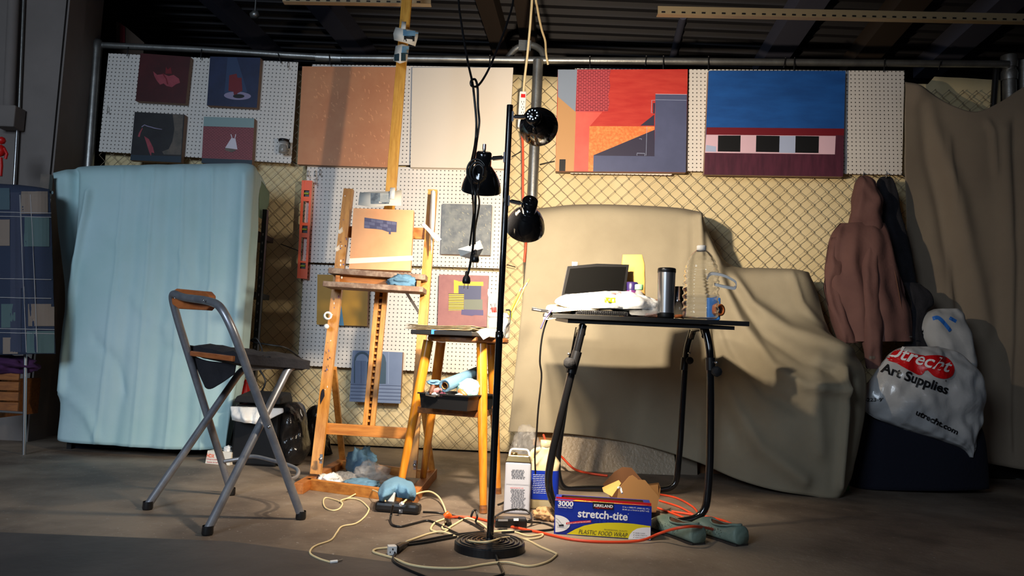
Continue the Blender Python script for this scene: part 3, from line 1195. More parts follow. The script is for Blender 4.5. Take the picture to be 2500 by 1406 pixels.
zt = [(313, 116, 310, 137, 'at the far left corner of the far left pegboard'), (492, 122, 490, 145, 'between the two upper small paintings'),
      (679, 131, 686, 154, 'at the right end of the far left pegboard'), (804, 134, 806, 160, 'above the big orange painting'),
      (1196, 136, 1196, 166, 'above the blank white canvas'), (1440, 139, 1440, 168, 'above the brick part of the red painting'),
      (1578, 138, 1575, 160, 'above the centre of the red painting'), (1620, 138, 1619, 168, 'above the right part of the red painting'),
      (1730, 139, 1729, 172, 'at the top left corner of the blue sky painting'), (1918, 142, 1913, 166, 'above the blue painting, left of two close together'),
      (1940, 142, 1938, 172, 'above the blue painting, right of two close together'), (2160, 146, 2158, 176, 'near the right end of the right pegboard'), (2298, 150, 2291, 170, 'above the bare fence corner at right')]
for x0, y0, x1, y1, lb in zt:
    m = MB()
    m.tube([F(x0, y0, 0.05), F((x0 + x1) / 2, (y0 + y1) / 2, 0.055), F(x1, y1, 0.05)], 0.0035, 'black', 6)
    m.tube([F(x0, y0 - 1, 0.045), F(x0, y0 - 2, 0.02), F(x0, y0 + 4, -0.006)], 0.003, 'black', 6)
    m.build('cable_tie', label='black cable tie ' + lb, cat='cable tie')
for (x0, y0, x1, y1, lb) in ((686, 596, 742, 617, 'left of the orange level at mid height'), (712, 393, 725, 400, 'at the bottom right corner of the far left pegboard'),
                             (1238, 646, 1258, 652, 'just right of the lamp pole between the two lower pegboards'), (1318, 401, 1354, 393, 'at the lower left corner of the red painting'),
                             (1250, 382, 1272, 370, 'between the lamp pole and the orange cord'), (2200, 424, 2222, 442, 'at the bottom right corner of the right pegboard')):
    m = MB()
    m.tube([F(x0, y0, 0.035), F(x1, y1, 0.012)], 0.0028, 'black', 6)
    m.build('cable_tie', label='black cable tie tail ' + lb, cat='cable tie')

# orange spirit level
lv = thing('spirit_level', F(724, 680, 0.06), 'orange spirit level hanging upright on the fence at the left of the pegboard', 'spirit level')
m = MB()
q = lambda x, y, o: F(x, y, o)
L0, L1, R0, R1 = (737, 440), (725, 679), (762, 441), (750, 681)


def lp(u, v):
    x = (L0[0] * (1 - v) + L1[0] * v) * (1 - u) + (R0[0] * (1 - v) + R1[0] * v) * u
    y = (L0[1] * (1 - v) + L1[1] * v) * (1 - u) + (R0[1] * (1 - v) + R1[1] * v) * u
    return x, y


def lblock(u0, u1, v0, v1, o0, o1, mt):
    f_ = [F(*lp(u, v), o1) for u, v in ((u0, v0), (u1, v0), (u1, v1), (u0, v1))]
    b_ = [F(*lp(u, v), o0) for u, v in ((u0, v0), (u1, v0), (u1, v1), (u0, v1))]
    m.hexa(f_, b_, mt)


lblock(0, 0.26, 0, 1, 0.03, 0.07, 'orange')
lblock(0.78, 1, 0, 1, 0.03, 0.07, 'orange')
for v0, v1 in ((0, 0.10), (0.165, 0.21), (0.43, 0.46), (0.535, 0.58), (0.82, 0.84), (0.90, 1)):
    lblock(0.26, 0.78, v0, v1, 0.03, 0.068, 'orange')
m.build('level_body', lv)
for v0, v1 in ((0.10, 0.165), (0.46, 0.535), (0.84, 0.90)):
    m = MB()
    lblock(0.26, 0.78, v0, v1, 0.035, 0.055, 'black')
    vm = (v0 + v1) / 2
    m.tube([F(*lp(0.30, vm), 0.06), F(*lp(0.74, vm), 0.06)], 0.006, 'print_lime', 10)
    m.build('vial', lv)

# ================================================================== HANGING CORDS
m = MB()
A = lambda *p: [P(x, y, Y) for x, y, Y in p]
cordY = 2.62
left = cat_rom(A((1100, -700, 3.0), (1112, -300, 2.95), (1118, -30, 2.9), (1127, 60, 2.8), (1142, 150, 2.72), (1153, 200, cordY), (1158, 240, cordY), (1163, 300, cordY), (1160, 350, cordY), (1150, 400, 2.5), (1144, 430, 2.42), (1160, 470, 2.36), (1158, 540, 2.4), (1155, 600, 2.45), (1147, 650, 2.48), (1141, 672, 2.48)), 6)
m.tube(left, 0.0042, 'black', 8)
right_ = cat_rom(A((1330, -700, 3.0), (1290, -300, 2.95), (1258, -30, 2.9), (1240, 50, 2.8), (1214, 120, 2.72), (1190, 175, 2.66), (1168, 208, cordY), (1152, 210, 2.6), (1150, 198, 2.6), (1160, 194, 2.61), (1166, 215, cordY), (1167, 260, cordY), (1170, 300, 2.63), (1164, 345, cordY), (1158, 385, 2.5), (1150, 415, 2.42)), 6)
m.tube(right_, 0.0042, 'black', 8)
coil = []
for k in range(44):
    a = k / 14 * 2 * math.pi
    rx = 23 - 5 * (k // 14) + 2 * math.sin(k * 0.4)
    coil.append(P(1164 + 3 * (k // 14) + rx * math.cos(a), 416 + 3 * (k // 14) + (rx + 6) * math.sin(a), 2.335 - 0.0016 * k))
m.tube(cat_rom(coil, 3), 0.0034, 'black', 8)
m.tube(cat_rom(A((1170, 442, 2.30), (1167, 470, 2.29), (1170, 500, 2.36), (1160, 560, 2.44), (1159, 596, 2.46)), 6), 0.0032, 'black', 8)
m.tube(cat_rom(A((1152, 440, 2.30), (1154, 480, 2.29), (1156, 520, 2.38), (1152, 560, 2.42), (1147, 600, 2.46)), 6), 0.0032, 'black', 8)
cc = P(1150, 600, 2.45)
hc = thing('extension_cord', P(1141, 672, 2.48), 'black extension cord hanging from the ceiling, looped over the left lamp head', 'cord')
m.build('cable', hc)


def plug(parent, px, py, Y, dx=0.0, mt='black', sc=1.0, name='plug'):
    m = MB()
    c = P(px, py, Y)
    ax = V((dx, 0, -1)).normalized()
    m.lathe([(0.004 * sc, -0.028 * sc), (0.006 * sc, -0.024 * sc), (0.006 * sc, -0.014 * sc), (0.012 * sc, -0.006 * sc), (0.014 * sc, 0.008 * sc), (0.012 * sc, 0.014 * sc), (0.001, 0.0142 * sc)], c, mt, axis=ax, seg=14)
    for s_ in (-1, 1):
        m.beam(c + ax * 0.014 * sc + V((s_ * 0.006 * sc, 0, 0)), c + ax * 0.032 * sc + V((s_ * 0.006 * sc, 0, 0)), 0.002 * sc, 0.006 * sc, 'chrome')
    m.build(name, parent)


plug(hc, 1139, 682, 2.48)
plug(hc, 1160, 630, 2.46)
# paper tag on the cord
m = MB()
m.grid([[P(1118, 608, 2.5), P(1150, 598, 2.49), P(1172, 586, 2.5)], [P(1124, 626, 2.5), P(1152, 614, 2.48), P(1180, 606, 2.5)], [P(1148, 632, 2.51), P(1166, 628, 2.5), P(1172, 622, 2.5)]], 'paper', False)
SP = surf_bvh(m.bvh())
for i in range(6):
    pstroke(m, SP, [(1130 + i * 4, 606 + i * 3), (1160 + i * 2, 597 + i * 4)], 0.8, 'text_grey', 0.0006)
m.build('paper_tag', hc, solid=0.0004)

# white extension cord with strip, and orange cord
ps = thing('hanging_power_strip', P(1278, 290, 4.4), 'cream power strip with a red switch hanging on a white cord by the pipe', 'power strip')
m = MB()
m.tube(cat_rom(A((1306, -330, 4.1), (1300, -40, 4.2), (1296, 40, 4.3), (1288, 130, 4.4), (1281, 190, 4.42), (1278, 226, 4.42)), 6), 0.0075, 'cream_cord', 8)
m.build('cable', ps)
m = MB()
m.beam(P(1277, 224, 4.42), P(1272, 312, 4.42), 0.042, 0.03, 'white_gloss')
m.build('strip_body', ps, bevel=0.008)
m = MB()
m.beam(P(1277.5, 230, 4.402), P(1277, 238, 4.402), 0.026, 0.008, 'red')
m.build('switch', ps)
m = MB()
for y in (249, 262, 275):
    for dx in (-3, 2.4):
        m.beam(P(1276.4 + dx, y - 2.5, 4.404), P(1276.4 + dx, y + 1.5, 4.404), 0.0028, 0.003, 'black')
    m.box(P(1276, y + 5, 4.404), 0.005, 0.003, 0.005, 'black')
m.build('sockets', ps)
m = MB()
m.tube(cat_rom(A((1308, -330, 4.1), (1307, -40, 4.2), (1312, 20, 4.3), (1322, 70, 4.45), (1331, 100, 4.55), (1333, 130, 4.66), (1338, 158, 4.7)), 6), 0.007, 'cream_cord', 8)
m.build('extension_cord', label='white cord hanging behind the top rail right of the power strip', cat='cord')
m = MB()
m.tube(cat_rom(A((1272, 318, 4.42), (1276, 345, 4.45), (1277, 400, 4.5), (1277, 480, 4.55), (1282, 560, 4.55), (1284, 590, 4.5), (1280, 640, 4.5)), 6), 0.007, 'orange_cord', 8)
m.build('extension_cord', label='orange cord hanging down the fence beside the pipe', cat='cord')

# ================================================================== FLOOR LAMP
LB = G(1195, 1341)
lamp = thing('floor_lamp', LB, 'tall black three-headed floor lamp with a round ribbed base', 'floor lamp')
m = MB()
r0 = 0.112
prof = [(0.001, 0.0), (r0, 0.0), (r0, 0.022), (r0 - 0.004, 0.028)]
for k in range(6):
    a = r0 - 0.010 - k * 0.016
    prof += [(a + 0.003, 0.028 + k * 0.001), (a, 0.024 + k * 0.001), (a - 0.006, 0.024 + k * 0.001), (a - 0.009, 0.029 + k * 0.001)]
prof += [(0.012, 0.036), (0.001, 0.036)]
m.lathe(prof, LB, 'black', seg=56, smooth=False)
m.build('base', lamp)
m = MB()
PT = P(1245, 257, LB.y)
PT = V((PT.x, PT.y, PT.z))
m.tube([LB + V((0, 0, 0.03)), LB + (PT - LB) * 0.47, LB + (PT - LB) * 0.475], 0.0115, 'black_gloss', 16)
m.tube([LB + (PT - LB) * 0.47, PT], 0.0105, 'black_gloss', 16)
m.lathe([(0.0135, -0.01), (0.0135, 0.01), (0.011, 0.012)], LB + (PT - LB) * 0.47, 'black_gloss')
m.build('pole', lamp)


def on_pole(py):
    t = (LB.z, PT.z)
    best = min((abs(scr(LB + (PT - LB) * k / 400)[1] - py), k) for k in range(401))[1]
    return LB + (PT - LB) * best / 400


def lamp_head(py, cap, axis, big, watts, knob=True, depth=0.062, cone=165):
    """cap: point at the closed end, axis: unit vector the light leaves along"""
    ax = V(axis).normalized()
    att = on_pole(py)
    s = big
    hd = MB()
    pr = [(0.001, 0.0), (0.022, 0.0), (0.026, 0.004), (0.027, 0.045)]
    n = 30
    for k in range(n + 1):
        t = k / n
        rr = 0.027 + (0.066 - 0.027) * (1 - (1 - t) ** 1.9)
        zz = 0.045 + 0.088 * t
        pr.append((rr + (0.0018 if k % 2 and k > 5 else 0), zz))
    pr = [(a * s, b_ * s) for a, b_ in pr]
    hd.lathe(pr, cap, 'black_gloss', axis=ax, seg=48)
    o = hd.build('lamp_shade', lamp, solid=0)
    inn = MB()
    inn.lathe([(0.001, 0.006 * s)] + [(a - 0.0016, b_) for a, b_ in pr[3:]] + [(pr[-1][0], pr[-1][1] + 0.0004)], cap, 'white_gloss', axis=ax, seg=48)
    inn.build('reflector', o)
    hs = MB()
    qn = V((0, 0, 1)).rotation_difference(ax)
    for k in range(10):
        a = 2 * math.pi * k / 10
        c = cap + qn @ V((0.016 * s * math.cos(a), 0.016 * s * math.sin(a), -0.0006))
        hs.lathe([(0.0001, 0), (0.0024, 0)], c, 'chrome', axis=ax, seg=10)
    hs.lathe([(0.005, 0.0), (0.005, -0.006), (0.004, -0.010), (0.0001, -0.010)], cap, 'chrome', axis=ax, seg=14)
    hs.build('cap_vents', o)
    ar = MB()
    j = cap + ax * 0.024 * s
    d = (j - att)
    ar.tube([att, att + d * 0.25], 0.005, 'chrome', 10)
    ar.tube([att + d * 0.22, att + d * 0.62], 0.0075, 'chrome', 12)
    ar.tube([att + d * 0.6, j], 0.005, 'chrome', 10)
    ar.box(att + d.normalized() * 0.011, 0.006, 0.016, 0.034, 'steel')
    ar.build('arm', lamp)
    if knob:
        kb = MB()
        kb.tube([cap, cap + V((0, 0, 0.012))], 0.004, 'chrome', 10)
        kb.tube([cap + V((0, 0, 0.008)), cap + V((0, 0, 0.026))], 0.006, 'chrome', 10)
        kb.build('switch_knob', lamp)
    bb = MB()
    bc = cap + ax * depth * s
    bb.lathe([(0.001, -0.022), (0.012, -0.021), (0.014, -0.015), (0.018, -0.008), (0.021, 0.008), (0.016, 0.022), (0.001, 0.029)], bc, 'bulb', axis=ax, seg=20)
    bb.build('light_bulb', lamp)
    li = bpy.data.lights.new('bulb_light', 'SPOT')
    li.energy = watts * 4
    li.color = LAMP_COL
    li.shadow_soft_size = 0.032
    li.spot_size = math.radians(cone)
    li.spot_blend = 1.0
    lo = bpy.data.objects.new('bulb_light', li)
    COL.objects.link(lo)
    lo.parent = lamp
    lo.location = bc + ax * (0.031 if depth < 0.05 else 0.038) - LB
    lo.rotation_euler = ax.to_track_quat('-Z', 'Y').to_euler()


HY = LB.y
lamp_head(383, P(1182, 371, HY - 0.01), (-0.05, 0.42, -0.90), 1.0, BULB_W['easel'], True, 0.070, 160)
lamp_head(286, P(1300, 280, HY - 0.03), (0.20, 0.98, -0.02), 1.0, BULB_W['wall'], False, 0.026, 140)
lamp_head(489, P(1295, 488, HY - 0.02), (-0.10, 0.80, -0.58), 1.0, BULB_W['table'], False, 0.060, 125)

# ================================================================== FOLDING CHAIR
cA, cB, cC, cD = G(563, 1209), G(734, 1268), G(360, 1244), G(506, 1306)
ch = thing('folding_chair', (cA + cB + cC + cD) / 4, 'tall folding chair with silver tube frame and black seat cushion, facing the easel', 'chair')
up = V((0, 0, 0.016))
At, Bt = P(417, 725, 2.90), P(548, 748, 2.57)
back = [cA + up, At + (cA - At) * 0.10, At + V((0, -0.005, 0.02)), P(445, 726, 2.82), P(505, 733, 2.68), P(538, 745, 2.60), Bt + (cB - Bt) * 0.10, cB + up]
m = MB()
m.tube(fillet(back, 0.09, 7), 0.0145, 'silver_tube', 14)
bfr = m.build('back_frame', ch)
sC, sD = P(590, 902, 3.13), P(706, 895, 2.84)
m = MB()
m.tube(fillet([cC + up, sC, sC + V((0.035, 0.05, 0.012)), sD + V((0.035, 0.06, 0.012)), sD, cD + up], 0.03, 5), 0.0145, 'silver_tube', 14)
ffr = m.build('front_frame', ch)
for f_, pr_ in ((cA, bfr), (cB, bfr), (cC, ffr), (cD, ffr)):
    m = MB()
    m.lathe([(0.001, 0), (0.016, 0), (0.0185, 0.006), (0.0175, 0.03)], f_, 'black', seg=16)
    m.build('rubber_foot', pr_)
m = MB()
w0, w1 = P(418, 703, 2.89), P(514, 712, 2.70)
v0, v1 = P(424, 753, 2.89), P(514, 758, 2.70)
yy = V((0.012, 0.012, 0))
rowz = []
for t in [i / 8 for i in range(9)]:
    bow = V((0.02, 0.03, 0)) * math.sin(math.pi * t) * 0.5
    hh = 1.0 if 0 < t < 1 else 0.6
    a, b_ = w0.lerp(w1, t), v0.lerp(v1, t)
    mid = (a + b_) / 2
    rowz.append([mid + (a - mid) * hh + bow - yy * 0.3, mid + (a - mid) * hh + bow + yy * 1.2, mid + (b_ - mid) * hh + bow + yy * 1.2, mid + (b_ - mid) * hh + bow - yy * 0.3])
m.loft(rowz, 'chair_wood', False)
m.build('backrest', ch, bevel=0.004, fix=True)
for px in (430, 500):
    m = MB()
    m.lathe([(0.0001, 0.0), (0.004, 0.0), (0.003, -0.003)], P(px, 727 + (px - 424) * 0.08, 2.82 - (px - 424) * 0.0022) + V((0, -0.012, 0)), 'steel', axis=(0, 1, 0), seg=10)
    m.build('rivet', ch)
m = MB()
m.lathe([(0.0001, -0.004), (0.006, -0.003), (0.007, 0.0)], P(657, 1042, 2.62) + V((0, -0.004, 0)), 'steel', axis=(0, 1, 0), seg=10)
m.build('rivet', ch)
s1, s2 = P(466, 862, 2.99), P(575, 876, 2.70)
fw = (cA - cC).normalized()
m = MB()
m.beam(s1, s2, 0.02, 0.026, 'chair_wood', side=(0, 0, 1))
m.build('seat_rail', ch, bevel=0.004)
# cushion: quilted slab between four corners
q00, q10 = P(460, 845, 3.02), P(586, 868, 2.67)
q01, q11 = P(640, 866, 3.22), P(757, 884, 2.88)
m = MB()
top, bot = [], []
N = 16
for i in range(N + 1):
    a, b_ = [], []
    for j in range(N + 1):
        u, v = i / N, j / N
        p = (q00 * (1 - u) + q10 * u) * (1 - v) + (q01 * (1 - u) + q11 * u) * v
        p = p - V((0, 0, 0.010))
        e = min(1, 5 * min(u, 1 - u, v, 1 - v) + 0.35) ** 0.5
        nz_ = 0.012 * noise.noise(V((u * 4, v * 4, 2))) + 0.006 * noise.noise(V((u * 11, v * 11, 7)))
        a.append(p + V((0, 0, 0.026 * e + nz_)))
        b_.append(p - V((0, 0, 0.030 * e)))
    top.append(a)
    bot.append(b_)
m.grid(top, 'black_cloth')
m.grid([list(reversed(r_)) for r_ in bot], 'black_cloth')
edge = lambda g_: g_[0] + [r_[-1] for r_ in g_[1:]] + list(reversed(g_[-1][:-1])) + [r_[0] for r_ in reversed(g_[1:-1])] + [g_[0][0]]
m.grid([edge(top), edge(bot)], 'black_cloth')
cush = m.build('seat_cushion', ch, fix=True)
m = MB()
m.grid(sheet([[(470, 868, 3.0), (500, 880, 2.93), (540, 885, 2.85), (575, 890, 2.78)], [(484, 905, 3.0), (510, 912, 2.93), (545, 910, 2.86), (572, 905, 2.79)], [(500, 945, 2.99), (512, 950, 2.94), (535, 938, 2.88), (570, 914, 2.80)]], 4, 4, rough=0.01, rfreq=9), 'black_cloth')
m.build('hanging_flap', cush, solid=0.003)
m = MB()
tk = P(650, 875, 2.77)
m.box(tk, 0.035, 0.008, 0.014, 'black')
m.tube(cat_rom([tk + V((-0.01, -0.006, 0.01)), tk + V((0, -0.012, -0.004)), tk + V((0.014, -0.008, 0.008))], 4), 0.0035, 'black', 6)
m.build('buckle', cush)
m = MB()
m.tube(cat_rom([P(547, 1126, 3.11), P(580, 1121, 3.12), P(618, 1114, 3.12), P(665, 1124, 3.06), P(712, 1138, 3.0), P(728, 1150, 2.95), P(722, 1165, 2.88), P(700, 1173, 2.81), P(708, 1178, 2.77), P(716, 1176, 2.76)], 6), 0.0075, 'silver_tube', 10)
m.build('footrest_bar', ch)

# ================================================================== EASEL
eb = G(771, 1160)
easel = thing('easel', V((-0.75, 3.5, 0)), 'large paint-splattered beech studio easel holding an orange canvas', 'easel')


def ebeam(name, p, q, wx, wy, mt='beech', side=(1, 0, 0), w2=None, bev=0.002):
    m = MB()
    m.beam(p, q, wx, wy, mt, side, w2)
    m.build(name, easel, bevel=bev)


YF, YT = 3.43, 3.64


def ep(px, py, y_at=None, off=0.0):
    """point on the leaning easel plane"""
    p0 = P(771, 1155, YF)
    p1 = P(852, 462, YT)
    d = (p1 - p0)
    n = V((0, d.z, -d.y)).normalized()
    r = ray(px, py)
    return CAM + r * (((p0 - CAM).dot(n) - off * 1.0) / r.dot(n))


sgn = 1 if ep(900, 700, off=0.1).y < ep(900, 700).y else -1
E_ = lambda x, y, o=0.0: ep(x, y, off=sgn * o)
SE = surf_plane(E_(790, 960, 0.016), (E_(790, 960, 1) - E_(790, 960)).normalized())
m = MB()
m.beam(P(771, 1157, YF), E_(852, 463), 0.046, 0.03, 'beech')
ppoly(m, SE, ell(787, 975, 5, 26, rot=0.08), 'navy_cloth', 0.001)
for i in range(40):
    t = random.random()
    x, y = 852 - 81 * t + random.uniform(-8, 8), 463 + 690 * t
    ppoly(m, SE, ell(x, y, random.uniform(0.8, 2.5), random.uniform(1, 4), 8), random.choice(['paint_indigo', 'old_wood', 'white', 'paint_plum']), 0.0015)
m.build('side_post', easel)
m = MB()
m.beam(E_(1004, 1166), E_(1057, 465), 0.044, 0.03, 'beech')
for i in range(70):
    t = random.random() ** 1.3 * 0.5
    x, y = 1057 - 53 * t + random.uniform(-7, 7), 490 + 676 * t
    ppoly(m, SE, ell(x, y, random.uniform(0.8, 2.4), random.uniform(1, 3.5), 8), random.choice(['paint_mauve', 'old_wood', 'white', 'paint_red', 'paint_plum']), 0.0015)
m.build('side_post', easel)
ebeam('upper_crossbar', E_(838, 566, -0.03), E_(1058, 571, -0.03), 0.055, 0.02, 'beech_x', side=(0, 0, 1))
ebeam('lower_crossbar', E_(785, 1045, -0.025), E_(1010, 1059, -0.025), 0.05, 0.02, 'beech_x', side=(0, 0, 1))
# base frame
lr0, lr1 = G(727, 1206), G(838, 1140)
rr1 = G(1056, 1166)
rr0 = rr1 + (lr0 - lr1)
hz = V((0, 0, 0.022))
ebeam('base_runner', lr0 + hz, lr1 + hz, 0.045, 0.042, 'beech_y', side=(0, 0, 1))
ebeam('base_runner', rr0 + hz, rr1 + hz, 0.045, 0.042, 'beech_y', side=(0, 0, 1))
ebeam('base_crossbar', lr0.lerp(lr1, 0.16) + hz, rr0.lerp(rr1, 0.16) + hz, 0.045, 0.028, 'beech_x', side=(0, 0, 1))
ebeam('base_crossbar', lr0.lerp(lr1, 0.85) + hz * 1.4, rr0.lerp(rr1, 0.85) + hz * 1.4, 0.04, 0.024, 'beech_x', side=(0, 0, 1))
ebeam('rear_strut', E_(814, 898, -0.03), lr1 + V((0.0, -0.03, 0.045)), 0.028, 0.022)
ebeam('rear_strut', E_(1022, 905, -0.03), rr1 + V((0.0, -0.05, 0.045)), 0.028, 0.022)
# centre rack: two strips with a toothed bar
for (a, b_) in (((923, 705), (891, 1045)), ((942, 706), (909, 1046))):
    ebeam('rack_strip', E_(*a, -0.045), E_(*b_, -0.045), 0.021, 0.028)
m = MB()
for k in range(22):
    t = k / 22
    p = E_(932.5 - 33 * t, 712 + 330 * t, -0.045)
    m.box(p, 0.02, 0.012, 0.010, 'steel' if False else 'beech')
m.beam(E_(932, 706, -0.062), E_(900, 1044, -0.062), 0.03, 0.008, 'old_wood')
m.build('rack_teeth', easel)
# mast
mY0, mY1 = 3.70, 4.15
m = MB()
m.beam(P(950, 520, 3.69), P(1003, -120, 3.84), 0.052, 0.022, 'mast_wood', side=(1, 0, 0))
m.build('mast', easel, bevel=0.002)
m = MB()
m.beam(P(951, 505, 3.70), P(936, 700, 3.64), 0.05, 0.02, 'mast_wood')
m.build('mast_lower', easel, bevel=0.002)
# tray box
ta, tb_ = P(806, 662, 3.50), P(1041, 679, 3.50)
m = MB()
m.beam(ta + V((0, 0.01, 0)), tb_ + V((0, 0.01, 0)), 0.026, 0.10, 'painted_tray', side=(0, 0, 1))
m.build('canvas_ledge', easel, bevel=0.003)
la, lb_ = P(798, 696, 3.44), P(1037, 710, 3.44)
m = MB()
m.beam(la, lb_, 0.024, 0.16, 'painted_tray', side=(0, 0, 1))
m.build('tray_bottom', easel, bevel=0.003)
m = MB()
m.beam(P(822, 682, 3.52), P(1020, 695, 3.52), 0.06, 0.012, 'beech_x', side=(0, 0, 1))
for px, py in ((824, 684), (1022, 697)):
    m.beam(P(px, py, 3.40), P(px, py, 3.52), 0.045, 0.02, 'beech_y', side=(0, 0, 1))
m.build('tray_box', easel, bevel=0.002)
m = MB()
m.beam(P(992, 714, 3.5), E_(1026, 768), 0.012, 0.006, 'steel')
m.build('tray_brace', easel)
for c in (P(784, 1120, 3.39), P(1013, 1135, 3.42)):
    m = MB()
    m.lathe([(0.0001, -0.012), (0.008, -0.012), (0.009, 0)], c, 'steel', axis=(0, 1, 0), seg=12)
    m.beam(c + V((0, 0.0, -0.02)), c + V((0, 0, 0.02)), 0.012, 0.006, 'steel')
    m.build('bolt', easel)
# canvas on the easel
m = MB()
cv = [E_(863, 508, 0.045), E_(1010, 513, 0.045), E_(1002, 661, 0.045), E_(852, 656, 0.045)]
u = (cv[1] - cv[0]).normalized()
n = (cv[1] - cv[0]).cross(cv[3] - cv[0]).normalized()
if n.dot(CAM - cv[0]) < 0:
    n = -n
m.hexa(cv, [p - n * 0.038 for p in cv], 'paint_peach')
S = surf_plane(cv[0], n)
br0 = (893, 532)
rowsb = [(0, [(0, 16), (16, 28), (28, 46), (46, 54), (54, 66), (66, 78)]), (1, [(0, 10), (10, 26), (26, 38), (38, 46), (46, 58), (58, 78)]), (2, [(0, 14), (14, 30), (30, 44), (56, 66), (66, 76)]), (3, [(60, 66)])]
for r_, bs in rowsb:
    for k, (a, b_) in enumerate(bs):
        yy0 = 532 + r_ * 8.0
        sl = 0.14
        ppoly(m, S, [(890 - r_ * 0.4 + a + 0.5, yy0 + a * sl + 0.5), (890 - r_ * 0.4 + b_ - 0.5, yy0 + b_ * sl + 0.5), (890 - r_ * 0.4 + b_ - 0.5, yy0 + 7.2 + b_ * sl), (890 - r_ * 0.4 + a + 0.5, yy0 + 7.2 + a * sl)], 'paint_slate' if (k + r_) % 3 else 'paint_slate_d', 0.002)
ppoly(m, S, [(890, 531), (969, 542), (968, 567), (946, 566), (930, 560), (889, 557)], 'paint_slate_d', 0.001)
ppoly(m, S, [(853, 631), (1008, 624), (1007, 636), (852, 644)], 'paint_cream', 0.0015)
m.build('painting', label='orange canvas with a patch of grey bricks and a white band on the easel', cat='painting')
# papers on the easel
m = MB()
m.grid([[E_(878, 470, 0.03), E_(910, 468, 0.045), E_(945, 467, 0.045), E_(981, 464, 0.03)], [E_(876, 486, 0.04), E_(910, 484, 0.055), E_(945, 484, 0.055), E_(980, 484, 0.045)], [E_(874, 500, 0.05), E_(910, 506, 0.07), E_(945, 502, 0.07), E_(980, 502, 0.06)]], 'paper')
SP = surf_bvh(m.bvh())
pm('sketch', (150, 162, 170), col2=srgb(96, 104, 114), vs=30)
pm('sketch_l', (206, 206, 200), col2=srgb(160, 170, 176), vs=20)
prect(m, SP, 905, 471, 950, 498, 'paint_sketch', 0.001, 8)
prect(m, SP, 928, 472, 952, 494, 'paint_sketch_l', 0.0016, 6)
m.build('pencil_sketch', label='sheet of paper with a grey sketch clipped on the mast above the easel canvas', cat='paper', solid=0.0005)
m = MB()
m.grid([[E_(953, 458, 0.06), E_(965, 458, 0.06)], [E_(950, 485, 0.06), E_(963, 486, 0.06)]], 'bag_white')
m.build('masking_tape', label='piece of white tape holding the sketch to the mast', cat='tape', solid=0.0006)
m = MB()
g = sheet([[(1052, 466, 3.56), (1058, 464, 3.54), (1064, 468, 3.56)], [(1050, 500, 3.56), (1057, 500, 3.53), (1063, 500, 3.55)], [(1048, 540, 3.55), (1056, 540, 3.52), (1062, 540, 3.54)], [(1050, 580, 3.53), (1054, 580, 3.51), (1058, 580, 3.53)], [(1052, 622, 3.53), (1053, 623, 3.52), (1054, 622, 3.53)]], 3, 4)
m.grid(g, 'paper')
m.grid(sheet([[(1026, 548, 3.49), (1034, 542, 3.48)], [(1045, 566, 3.47), (1052, 560, 3.47)], [(1066, 592, 3.48), (1078, 584, 3.47)]], 3, 4), 'paper')
m.build('tape_strip', label='white strips of tape and paper crossed on the right easel post', cat='tape', solid=0.0008)
m = MB()
vs, fs = ico(P(982, 688, 3.43), (0.062, 0.04, 0.032), 3, 0.35, 1.4, 4, zmin=P(982, 700, 3.43).z - 0.004)
m.add(vs, fs, 'blue_towel', True)
m.build('crumpled_rag', label='crumpled pale blue rag lying in the easel tray', cat='rag')
for (x, y, w_, lb) in ((828, 565, 7, 'upper'), (821, 608, 7, 'lower')):
    m = MB()
    m.grid(sheet([[(x + 8, y - 12, 3.52), (x + 10, y, 3.52)], [(x, y - 4, 3.50), (x + 2, y + 6, 3.50)], [(x - 6, y - 6, 3.50), (x - 4, y + 2, 3.5)]], 3, 3), 'paper')
    m.build('tape_scrap', label='curled scrap of white tape on the left easel post, the %s of two' % lb, cat='tape', solid=0.0008)
for (x, y, r_, mt, lb) in ((800, 771, 9, 'white', 'white tape roll hanging on the left easel post, the larger one'), (797, 797, 7, 'white_gloss', 'small white clip on the left easel post under the tape roll')):
    m = MB()
    c = P(x, y, 3.48)
    m.lathe([(0.012, -0.01), (0.019, -0.01), (0.019, 0.01), (0.012, 0.01), (0.012, -0.01)] if r_ > 8 else [(0.0001, -0.012), (0.010, -0.012), (0.013, 0.0), (0.008, 0.014), (0.0001, 0.014)], c, mt, axis=(0.5, -1, 0.2), seg=18)
    m.build('tape_roll' if r_ > 8 else 'paper_clip', label=lb, cat='tape' if r_ > 8 else 'clip')
# photos on the mast
m = MB()
m.grid([[P(966, 112, 3.73), P(982, 108, 3.71), P(1000, 112, 3.73)], [P(962, 135, 3.73), P(978, 132, 3.69), P(996, 135, 3.73)], [P(960, 148, 3.72), P(976, 155, 3.67), P(994, 150, 3.72)]], 'paper')
pm('sky', (96, 142, 176), col2=srgb(130, 168, 190), vs=20)
pm('sea', (40, 62, 72), col2=srgb(58, 84, 92), vs=20)
SP = surf_bvh(m.bvh())
prect(m, SP, 966, 113, 998, 129, 'paint_sky', 0.001, 6)
prect(m, SP, 963, 129, 996, 149, 'paint_sea', 0.001, 6)
m.build('landscape_photo', label='curled landscape photo taped on the mast, the lower one', cat='photo', solid=0.0006)
m = MB()
m.grid([[P(966, 66, 3.73), P(984, 70, 3.71), P(1022, 76, 3.73)], [P(960, 82, 3.73), P(984, 88, 3.69), P(1020, 92, 3.72)], [P(962, 98, 3.73), P(988, 104, 3.70), P(1014, 113, 3.72)]], 'paper')
SP = surf_bvh(m.bvh())
prect(m, SP, 984, 72, 1021, 90, 'paint_sky', 0.001, 5)
prect(m, SP, 986, 88, 1012, 101, 'paint_black', 0.0012, 5)
m.grid([[P(981, 52, 3.75), P(992, 53, 3.75)], [P(979, 70, 3.71), P(990, 71, 3.70)]], 'paper')
